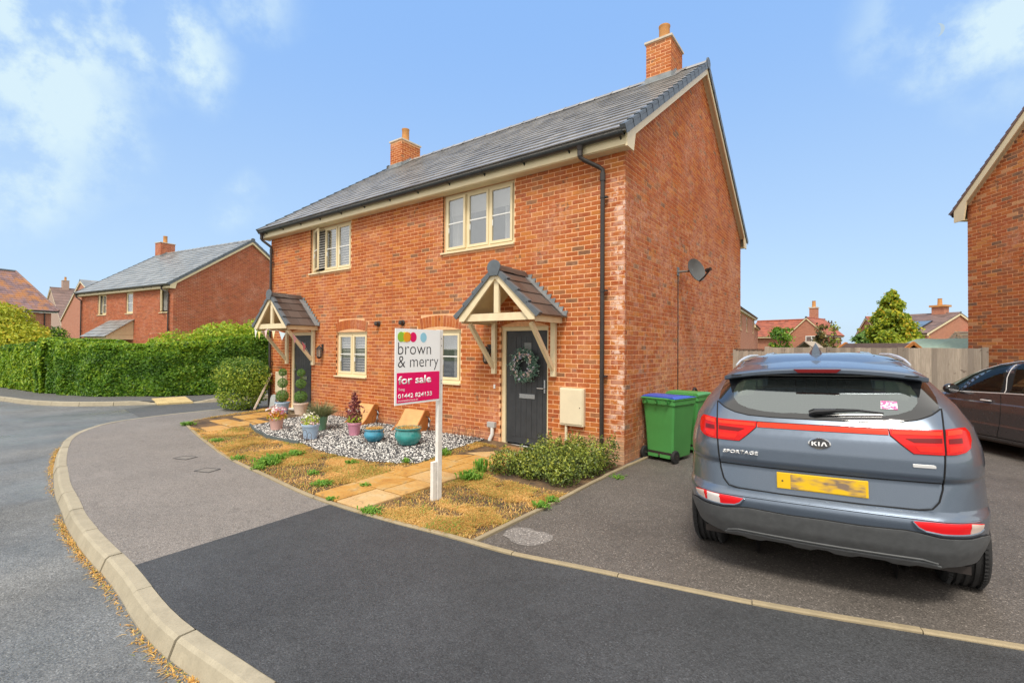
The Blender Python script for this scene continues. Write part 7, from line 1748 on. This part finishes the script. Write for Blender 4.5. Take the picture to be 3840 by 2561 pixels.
# tailgate, proud of the body, with its seams
TG = full([(0, .700), (.25, .699), (.50, .703), (.565, .716), (.605, .76), (.63, .83), (.638, .92), (.650, 1.04), (.665, 1.175), (.690, 1.30), (.62, 1.268), (.53, 1.237), (.44, 1.220), (.28, 1.213), (0, 1.212)])
drape(KS, 'tailgate', TG, KPAINT, K, .005, .012, .03)
seam(KS, [(0, .692), (.25, .691), (.51, .695), (.575, .708), (.615, .755), (.640, .83), (.648, .92), (.660, 1.04), (.674, 1.175), (.70, 1.305)], GAP, K, .0045, .003, both=True)
seam(KS, [(-.63, .875), (-.3, .868), (0, .868), (.3, .868), (.63, .875)], GAP, K, .005, .009)  # black line drawn in for the shade of the step crease, no joint here
# glass
CLf = inset(GLf, 0, 1.355, .84, .78)
CL = full([(0, 1.250), (.16, 1.250), (.22, 1.246), (.34, 1.252), (.44, 1.268), (.51, 1.295), (.555, 1.34), (.57, 1.39), (.55, 1.44), (.50, 1.468), (.35, 1.480), (0, 1.486)])
drape(KS, 'rear_screen_border', GLf, FRIT, K, .005, .008, .03, holes=[CL]); drape(KS, 'rear_screen', CL, CGL, K, .004, .001, .03)
seam(KS, [(0, 1.213), (.28, 1.214), (.44, 1.221), (.53, 1.238), (.62, 1.269), (.69, 1.303)], GAP, K, .005, .004, name='screen_seal', both=True)
# spoiler
mb = MB(); vs = []; nx_ = 25; sec = []
for i in range(nx_):
    x = -.625+1.25*i/(nx_-1); f = abs(x)/.625; dz = -.055*f**2.2; dy = .075*f**2; e = .02 if f > .97 else 0
    sec.append([(x*.93, -.10+dy, 1.628+dz*.8-e), (x*.97, -.30+dy, 1.612+dz-e), (x, -.55+dy, 1.580+dz-e), (x, -.61+dy, 1.566+dz-e), (x, -.62+dy, 1.556+dz), (x, -.615+dy, 1.534+dz), (x, -.57+dy, 1.522+dz), (x*.98, -.43+dy, 1.520+dz)])
for s_ in sec: vs += s_
mb.add(vs, [(i*8+j, (i+1)*8+j, (i+1)*8+j+1, i*8+j+1) for i in range(nx_-1) for j in range(7)]+[tuple(range(8)), tuple(range(nx_*8-1, nx_*8-9, -1))]); sp_o = mb.build('spoiler', KPAINT, K); fixn(sp_o); autosmooth(sp_o, 45)
mb = MB(); mb.box(-.57, .57, -.57, -.41, 1.508, 1.516); mb.build('spoiler_underside', BLKG, K)
mb = MB(); mb.prism([(-.145, 1.560), (.145, 1.560), (.118, 1.534), (-.118, 1.534)], 'y', -.627, -.60); fixn(mb.build('brake_light', REDD, K, bevel=.002))
mb = MB(); mb.tube([(-.55, -.10, 1.606), (-.4, -.12, 1.630), (-.2, -.13, 1.642), (0, -.135, 1.645), (.2, -.13, 1.642), (.4, -.12, 1.630), (.55, -.10, 1.606)], .003, 6); mb.build('roof_seam', GAP, K)
for s_ in (-1, 1):
    mb = MB(); mb.tube([(s_*.575, -.22, 1.580), (s_*.565, -.05, 1.612), (s_*.55, .15, 1.634), (s_*.54, .5, 1.648), (s_*.53, 1.1, 1.646), (s_*.51, 1.5, 1.61)], [.007, .010, .012, .012, .012, .008], 8); autosmooth(mb.build('roof_rail', SILV, K))
    mb = MB(); mb.tube([(s_*.38, -.06, 1.640), (s_*.37, .3, 1.664), (s_*.36, .8, 1.670), (s_*.35, 1.3, 1.655)], .010, 6); mb.build('roof_channel', KPAINT, K)
mb = MB(); secs = []
for t, w_, h_ in ((0, .004, .0), (.15, .045, .018), (.45, .052, .05), (.75, .050, .080), (.92, .040, .105), (1, .030, .108)):
    y = .22-.20*t; secs.append([(w_*math.copysign(abs(math.cos(a))**2.2, math.cos(a)), y, 1.652+max(0, math.sin(a))*h_) for a in [pi*k/8 for k in range(9)]])
vs = [p for s_ in secs for p in s_]; mb.add(vs, [(i*9+j, (i+1)*9+j, (i+1)*9+j+1, i*9+j+1) for i in range(5) for j in range(8)]+[tuple(range(45, 54))]); an = mb.build('aerial', KPAINT, K); fixn(an); autosmooth(an, 50)
# lamps: red lens with brighter and darker coloured bands
INL = [(.380, 1.178), (.660, 1.184), (.652, 1.042), (.495, 1.041), (.435, 1.092), (.385, 1.141)]
OUL = [(.680, 1.185), (.78, 1.192), (.835, 1.192), (.868, 1.165), (.875, 1.12), (.85, 1.078), (.80, 1.057), (.735, 1.046), (.664, 1.043)]
for nm, poly, subs in (('tail_lamp', INL, [('lamp_bright_band', [(.392, 1.168), (.652, 1.173), (.650, 1.152), (.392, 1.147)], ORL), ('lamp_dark_band', [(.46, 1.125), (.648, 1.135), (.646, 1.108), (.50, 1.104)], REDD), ('lamp_bright_band', [(.505, 1.084), (.640, 1.088), (.638, 1.058), (.525, 1.056)], REDB)]),
                       ('tail_lamp', OUL, [('lamp_bright_band', [(.688, 1.178), (.80, 1.183), (.79, 1.160), (.686, 1.152)], ORL), ('lamp_dark_band', [(.690, 1.132), (.785, 1.136), (.785, 1.108), (.688, 1.104)], REDD), ('lamp_bright_band', [(.684, 1.090), (.79, 1.096), (.77, 1.066), (.682, 1.056)], REDB)])):
    for sg in (1, -1):
        pp = [(sg*u, z) for u, z in poly]; cx = sum(p[0] for p in pp)/len(pp); cz = sum(p[1] for p in pp)/len(pp)
        o = drape(KS, nm, pp, REDL, K, .014, .022, .02)[0]
        for sn, sp2, sm in subs: drape(KS, sn, [(sg*u, z) for u, z in sp2], sm, o, .0165, .004, .03)
        path_ = pp+[pp[0]]; seam(KS, path_, GAP, K, .0035, .006, name='lamp_seal')
drape(KS, 'light_strip', [(-.376, 1.143), (.376, 1.143), (.376, 1.176), (-.376, 1.176)], ORL, K, .012, .02, .03)
seam(KS, [(-.665, 1.183), (-.38, 1.180), (0, 1.180), (.38, 1.180), (.665, 1.183)], GAP, K, .003, .007, name='lamp_seal')
# bumper
GB = full([(0, .572), (.20, .568), (.44, .577), (.50, .570), (.60, .553), (.80, .548), (.90, .552), (1.00, .535), (1.06, .50), (1.09, .44), (1.075, .385), (1.02, .350), (.92, .348), (.80, .358), (.69, .388), (.57, .412), (0, .402)])
drape(KS, 'bumper_skirt', GB, PLAST, K, .012, .03, .035)
DF = full([(0, .412), (.57, .422), (.69, .392), (.80, .358), (.66, .352), (.62, .335), (.50, .343), (.46, .325), (.38, .325), (.34, .343), (.20, .345), (.16, .325), (.07, .325), (.03, .345), (0, .345)])
drape(KS, 'diffuser', DF, PLAST, K, .012, .05, .03)
for zz, uu_ in ((.398, .60), (.376, .62)): seam(KS, [(-uu_, zz-.02), (-uu_+.08, zz), (0, zz-.002), (uu_-.08, zz), (uu_, zz-.02)], PLAST, K, .007, .014, name='diffuser_rib')
seam(KS, [(0, .575), (.20, .571), (.44, .580), (.50, .573), (.60, .556), (.80, .551), (.90, .555), (1.0, .538)], GAP, K, .003, .004, both=True)
RL = [(.466, .637), (.57, .643), (.80, .644), (.918, .630), (.905, .600), (.87, .585), (.79, .577), (.61, .577), (.53, .587), (.495, .606)]
for sg in (1, -1):
    pp = [(sg*u, z) for u, z in RL]; o = drape(KS, 'reflector_lamp', pp, REFL, K, .006, .02, .02)[0]
    drape(KS, 'clear_lens', [(sg*u, z) for u, z in ([(.80, .641), (.913, .628), (.902, .601), (.87, .588), (.79, .580)])], CLR, o, .009, .004, .02)
    if sg < 0: drape(KS, 'clear_lens', [(sg*u, z) for u, z in [(.645, .641), (.765, .642), (.76, .580), (.64, .580)]], simple('reverse_lens', (.70, .66, .64), .2), o, .009, .004, .03)
    seam(KS, pp[4:]+pp[:1], KPAINT, K, .007, .007, name='lamp_bezel')
seam(KS, [(-.9, .650), (-.5, .654), (0, .656), (.5, .654), (.9, .650)], KPAINT, K, .006, .002, name='bumper_lip')
mb = MB(); mb.tube([(.44, -.55, .29), (.44, -.70, .285)], .032, 14, cap=False); mb.build('exhaust', simple('exhaust_steel', (.12, .11, .10), .5, metal=.8), K)
# number plate, badges, lettering
y0 = KS.P(0, .79)[1]-.012
pl_ = MB(); pl_.box(-.26, .26, y0-.006, y0+.004, .735, .846, Matrix.Translation((0, 0, 0))); po = pl_.build('number_plate', PLATEY, K, bevel=.004)
BLURM = MN('plate_blur'); n1 = BLURM.noise(9, 2, .5, vec=BLURM.objc(), stretch=(1, 1, 2.5)); BLURM.col(BLURM.ramp(n1, (.40, (.24, .17, .12)), (.5, (.62, .38, .06)), (.6, (.80, .50, .01)))); BLURM.rough(.5)
pl_ = MB(); pl_.box(-.175, .245, y0-.0085, y0-.0062, .742, .840); pl_.build('obscured_characters', BLURM.m, po)
mb = MB(); mb.lathe([(.006, 0), (.005, .003)], 10, M=Matrix.Translation((-.225, y0-.006, .79)) @ Matrix.Rotation(rad(90), 4, 'X')); mb.build('plate_screw', BARK, po)
TK = lambda x, y, z, tilt=0: Matrix.Translation((x, y, z)) @ Matrix.Rotation(rad(90)-tilt, 4, 'X')
ly = KS.P(0, 1.065)[1]; tl_ = .25
mb = MB(); Mx = Matrix.Translation((0, ly-.004, 1.065)) @ Matrix.Rotation(rad(90)-tl_, 4, 'X') @ Matrix.Diagonal((1.85, 1, 1, 1)); mb.lathe([(.0355, 0), (.0355, .008), (.031, .013), (.030, .009)], 44, M=Mx); bo = autosmooth(mb.build('badge', CHROME, K)); mb = MB(); mb.lathe([(.031, .002), (.031, .009), (0, .010)], 40, M=Mx); mb.build('badge_face', BLKG, bo)
# wordmark of the badge from bars: K, I, open A
mb = MB(); 
def bar(p, q, w=.0062): mb.beam((p[0], 0, p[1]), (q[0], 0, q[1]), .005, w, up=(0, 0, 1)) if False else mb.prism([(p[0]-w/2, p[1]), (p[0]+w/2, p[1]), (q[0]+w/2, q[1]), (q[0]-w/2, q[1])], 'y', -.003, .001)
for p, q, w in (((-.041, -.0135), (-.041, .0135), .0085), ((-.037, -.001), (-.019, .0135), .010), ((-.031, .002), (-.018, -.0135), .010), ((-.003, -.0135), (-.003, .0135), .0085), ((.012, -.0135), (.0245, .0135), .0085), ((.040, -.0135), (.0275, .0135), .0085)): bar(p, q, w)
mb.v = [tuple(Matrix.Translation((0, ly-.0145, 1.065)) @ Matrix.Rotation(-tl_, 4, 'X') @ Vector(v)) for v in mb.v]; fixn(mb.build('badge_letters', SILV, bo))
sy = KS.P(-.49, .967)[1]; fit_text('SPORTAGE', .235, .024, SILV, K, TK(-.605, sy-.016, .955) @ Matrix.Rotation(-.055, 4, 'Y'), .010, .03, .1)
sy = KS.P(.54, .97)[1]; mb = MB(); mb.prism([(.487, .981), (.590, .981), (.600, .975), (.600, .960), (.492, .960), (.487, .965)], 'y', sy-.010, sy+.004); mb.v = [(x, y+(x-.54)*.10, z) for x, y, z in mb.v]; fixn(mb.build('badge', SILV, K, bevel=.002))
# wiper
mb = MB(); pv = vP(KS, -.02, 1.252, .03); p1 = vP(KS, .10, 1.262, .035); p2 = vP(KS, .36, 1.262, .022); mb.tube([vP(KS, -.045, 1.25, .012), pv, p1], [.022, .024, .015], 10); mb.tube([p1, vP(KS, .22, 1.268, .033), p2], [.014, .009, .005], 8); mb.tube([vP(KS, .02, 1.240, .012), vP(KS, .19, 1.250, .012), vP(KS, .355, 1.256, .012)], .006, 6); mb.build('wiper', BLKG, K)
STK = MN('sticker_print'); n1 = STK.noise(60, 2, .6, vec=STK.objc()); STK.col(STK.ramp(n1, (.45, (.78, .76, .80)), (.55, (.55, .10, .30)))); drape(KS, 'window_sticker', [(.350, 1.298), (.440, 1.294), (.443, 1.343), (.356, 1.346)], STK.m, K, .007, .001, .05)
# side glass, doors
for sg in (1, -1):
    uw = [(KS.side_u(y, z), z) for y, z in SWIN]; drape(KS, 'side_window', [(sg*u, z) for u, z in uw], CGF, K, .004, .002, .08)
    fr_ = uw+[uw[0]]; seam(KS, [(sg*u, z) for u, z in fr_], BLKG, K, .012, .003, name='window_trim')
    for yy in (.28, 1.22, 2.20): seam(KS, [(sg*KS.side_u(yy+(.12 if z < .6 else 0), z), z) for z in (.42, .55, .7, .9, 1.1, 1.18)], GAP, K, .003, .002)
    for yy in (.55, 1.5): p = vP(KS, sg*KS.side_u(yy, .98), .98, .02); mb = MB(); mb.tube([p-Vector((0, .09, 0)), p+Vector((0, .09, 0))], .014, 8); mb.build('door_handle', KPAINT, K)
    mb = MB(); M_ = Matrix.Translation((sg*1.0, 2.05, 1.12)) @ Matrix.Diagonal((1, .6, .62, 1)); mb.sphere((0, 0, 0), .14, 14, 10, M_); autosmooth(mb.build('door_mirror', KPAINT, K), 80)
# windscreen
ws = []
for z in (1.10, 1.2, 1.3, 1.4, 1.5, 1.56):
    w_ = interp(KS.W, z)-.06; yf_ = interp(KS.YF, z)-.03; ws.append([(x*w_, yf_-.12*abs(x)**2.2+.05, z) for x in (-1, -.6, -.2, .2, .6, 1)])
mb = MB(); mb.add([p for r_ in ws for p in r_], [(i*6+j, i*6+j+1, (i+1)*6+j+1, (i+1)*6+j) for i in range(5) for j in range(5)]); mb.build('windscreen', CGF, K)
# interior
mb = MB(); mb.box(-.72, .72, -.45, 2.3, .40, .60); mb.build('floor_pan', CARIN, K)
mb = MB(); mb.box(-.66, .66, .45, .62, .6, 1.17, Matrix.Identity(4)); mb.build('rear_seat', SEAT, K, bevel=.04)
for x in (-.40, 0, .40): mb = MB(); mb.box(x-.12, x+.12, .47, .58, 1.19, 1.33); mb.build('headrest', SEAT, K, bevel=.035)
for x in (-.38, .38): mb = MB(); mb.box(x-.25, x+.25, 1.35, 1.5, .5, 1.22); mb.box(x-.13, x+.13, 1.38, 1.48, 1.23, 1.42); mb.build('front_seat', SEAT, K, bevel=.04)
mb = MB(); mb.box(-.7, .7, 2.1, 2.5, .6, 1.10); mb.build('dashboard', CARIN, K)
mb = MB()
for i in range(13): x = -.48+.08*i; mb.tube([(x, .40, 1.18), (x, .40, 1.50)], .0035, 4)
for z in (1.22, 1.29, 1.36, 1.43, 1.50): mb.tube([(-.5, .40, z), (.5, .40, z)], .0035, 4)
mb.build('dog_guard', BLACKP, K)['kind'] = 'stuff'
# ------------------------------------------------------------------ second car, side on
VS = Shell(W=[(.24, .84), (.34, .90), (.50, .935), (.52, .925), (.75, .945), (.86, .935), (.88, .915), (1.0, .905), (1.09, .88), (1.3, .80), (1.45, .735), (1.55, .675), (1.60, .62)],
           YR=[(.24, -.75), (.5, -.92), (.9, -.92), (1.1, -.88), (1.6, -.5)], YF=[(.24, 3.65), (.5, 3.75), (.75, 3.70), (.88, 3.35), (.95, 3.0), (.99, 2.82), (1.16, 2.52), (1.32, 2.26), (1.41, 2.06), (1.5, 1.80), (1.57, 1.5), (1.60, 1.25)],
           RX=[(.24, .3), (1.6, .3)], RY=[(.24, .4), (1.6, .4)], bow=.06)
VPAINT = carpaint('car_paint_dark_plum', (.085, .078, .088), (.17, .155, .17), .26)
_a = rad(33); _Y = Vector((-math.sin(_a), math.cos(_a), 0)); _X = Vector((math.cos(_a), math.sin(_a), 0)); _S = Vector((4.37, 4.86, 0))+_X*.93-_Y*1.85
V2 = car_root('parked_car', 'dark plum family car seen from the side, cut off by the right edge', (_S.x, _S.y, .0, _a, 0))
DLO = [(2.62, .985), (2.38, 1.19), (2.13, 1.385), (1.88, 1.495), (1.4, 1.572), (1.0, 1.585), (.0, 1.575), (-.35, 1.52), (-.62, 1.15), (.2, 1.085), (1.3, 1.045)]
FG = [(1.97, 1.045), (1.90, 1.16), (1.68, 1.46), (1.38, 1.53), (1.30, 1.06)]; QG = [(2.55, 1.005), (2.14, 1.33), (2.04, 1.37), (2.07, 1.035)]; RG = [(1.14, 1.065), (1.22, 1.54), (.25, 1.54), (.20, 1.10)]; RG2 = [(.10, 1.11), (.14, 1.505), (-.25, 1.47), (-.48, 1.17)]
def vdrop(u, z, p):
    for yc in (0, 2.85):
        if abs(p[0]) > .60 and (p[1]-yc)**2+(z-.34)**2 < .385**2: return True
    if z > 1.0 and abs(p[0]) > .35 and any(inpoly(p[1], z, inset(g_, sum(q[0] for q in g_)/len(g_), sum(q[1] for q in g_)/len(g_), 1.03, 1.02)) for g_ in (FG, RG, QG)): return True
    w, rx, ry, yr, yf = VS.par(z); return 1.06 < z < 1.5 and p[1] > yf-.6 and abs(p[0]) < w-.12
vz = sorted(set([.24, .28, .31]+[round(.34+.022*i, 4) for i in range(58)]+[.50, .52, .86, .88]));  vz = [z for z in vz if z <= 1.60]
shell_mesh(VS, V2, VPAINT, vz, 120, vdrop); roof_cap(VS, V2, VPAINT, vz[-1], .022)
mb = MB(); mb.box(-.78, .78, -.75, 3.4, .2, .25); mb.build('underbody', BLACKP, V2)
for yc in (0, 2.85):
    for s_ in (-1, 1):
        wheel(V2, s_*.80, yc, .335); mb = MB(); vs = []
        for k in range(15): a = -.25+(pi+.5)*k/14; vs += [(s_*.90, yc+.385*math.cos(a), .34+.385*math.sin(a)), (s_*.45, yc+.385*math.cos(a), .34+.385*math.sin(a))]
        mb.add(vs, [(2*k, 2*k+2, 2*k+3, 2*k+1) for k in range(14)]); mb.add([(s_*.45, yc+.4*math.cos(2*pi*k/16), .34+.4*math.sin(2*pi*k/16)) for k in range(16)], [tuple(range(16))]); mb.build('wheel_arch_liner', GAP, V2)
def U(y, z): return VS.side_u(y, z)
for sg in (-1, 1):
    for nm, g_ in (('front_door_glass', FG), ('quarter_light', QG), ('rear_door_glass', RG), ('rear_quarter_glass', RG2)): drape(VS, nm, [(sg*U(y, z), z) for y, z in g_], CGF if nm != 'rear_quarter_glass' else FRIT, V2, .004, .002, .08)
    drape(VS, 'window_surround', [(sg*U(y, z), z) for y, z in DLO], GAP, V2, .0015, .004, .06, holes=[[(sg*U(y, z), z) for y, z in g_] for g_ in (FG, QG, RG)])
    seam(VS, [(sg*U(y, z), z) for y, z in DLO+DLO[:1]], SILV, V2, .010, .004, name='chrome_trim')
    seam(VS, [(sg*U(y, z), z) for y, z in ((1.22, 1.06), (1.27, 1.3), (1.29, 1.52))], SILV, V2, .006, .004, name='pillar_trim')
    for path_ in ([(1.28, 1.03), (1.26, .9), (1.24, .7), (1.27, .5), (1.33, .38), (1.36, .31)], [(2.32, 1.0), (2.35, .85), (2.30, .6), (2.28, .34)], [(.30, 1.07), (.22, .85), (.36, .7), (.44, .5), (.40, .31)]): seam(VS, [(sg*U(y, z), z) for y, z in path_], GAP, V2, .0035, .002)
    seam(VS, [(sg*U(y, .305), .305) for y in (.45, 1.4, 2.3)], GAP, V2, .004, .003); seam(VS, [(sg*U(y, .285), .285) for y in (.45, 1.4, 2.3)], PLAST, V2, .012, .004, name='sill_trim')
    for yh in (1.50, .50):
        p = vP(VS, sg*U(yh, .905), .905, .022); mb = MB(); mb.tube([p-Vector((0, .10, 0)), p-Vector((0, .07, 0))+Vector((sg*.012, 0, 0)), p+Vector((sg*.012, .07, 0)), p+Vector((0, .10, 0))], [.010, .014, .014, .010], 8); mb.build('door_handle', SILV, V2)
        mb = MB(); q = vP(VS, sg*U(yh, .90), .90, .002); mb.sphere((q.x, q.y, q.z), (.008, .06, .035), 14, 8); mb.build('handle_cup', GAP, V2)
    mb = MB(); M_ = Matrix.Translation((sg*1.03, 2.08, 1.06)) @ Matrix.Diagonal((1, .62, .72, 1)); mb.sphere((0, 0, 0), .125, 16, 10, M_); mo = autosmooth(mb.build('door_mirror', BLKG, V2), 80)
    mb = MB(); mb.lathe([(.085, 0), (0, .001)], 18, M=Matrix.Translation((sg*1.03, 2.005, 1.06)) @ Matrix.Rotation(rad(90), 4, 'X') @ Matrix.Diagonal((1.1, .8, 1, 1))); mb.build('mirror_glass', CHROME, mo); mb = MB(); mb.beam((sg*.90, 2.08, 1.02), (sg*1.0, 2.08, 1.03), .08, .03); mb.build('mirror_arm', BLKG, mo)
mb = MB(); mb.box(-.72, .72, -.6, 2.5, .35, .5); mb.build('floor_pan', CARIN, V2); mb = MB(); mb.box(-.72, .72, 2.1, 2.7, .5, .97); mb.build('dashboard', CARIN, V2)
for x in (-.36, .36): mb = MB(); mb.box(x-.24, x+.24, 1.05, 1.2, .5, 1.12); mb.box(x-.12, x+.12, 1.07, 1.16, 1.14, 1.32); mb.build('front_seat', SEAT, V2, bevel=.04)
mb = MB(); mb.box(-.62, .62, .1, .25, .5, 1.1); mb.build('rear_seat', SEAT, V2, bevel=.04)
mb = MB(); ws = [[(x*(interp(VS.W, z)-.10), interp(VS.YF, z)-.06-.14*abs(x)**2.2, z) for x in (-1, -.5, 0, .5, 1)] for z in (1.02, 1.16, 1.32, 1.41, 1.5, 1.56)]
mb.add([p for r_ in ws for p in r_], [(i*5+j, i*5+j+1, (i+1)*5+j+1, (i+1)*5+j) for i in range(5) for j in range(4)]); mb.build('windscreen', CGF, V2)

# daytime moon, a faint crescent in the sky
MOON = MN('moon_light'); MOON.t.nodes.remove(MOON.b); em = MOON.n('ShaderNodeEmission'); em.inputs['Color'].default_value = (.62, .80, .95, 1); em.inputs['Strength'].default_value = .38; MOON.l(em.outputs[0], MOON.out.inputs['Surface'])
dm = wdir(3512, 116); ctr = CAMP+dm*1500; ux = dm.cross(Vector((0, 0, 1))).normalized(); uy = ux.cross(dm); rr = 13.0; mb = MB(); n = 16; out = []; inn = []
for k in range(n+1):
    a = -pi/2+pi*k/n; out.append(ctr+ux*rr*math.cos(a)+uy*rr*math.sin(a)); inn.append(ctr+ux*(rr*.52*math.cos(a))+uy*rr*math.sin(a)+dm*.5)
back = [p+dm*3 for p in out]
mb.add(out+inn+back, [(k, k+1, n+2+k, n+1+k) for k in range(n)]+[(k+1, k, 2*n+2+k, 2*n+3+k) for k in range(n)]); mo = mb.build('moon', MOON.m); tag(mo, 'faint daytime crescent moon in the blue sky above the right houses', 'moon')
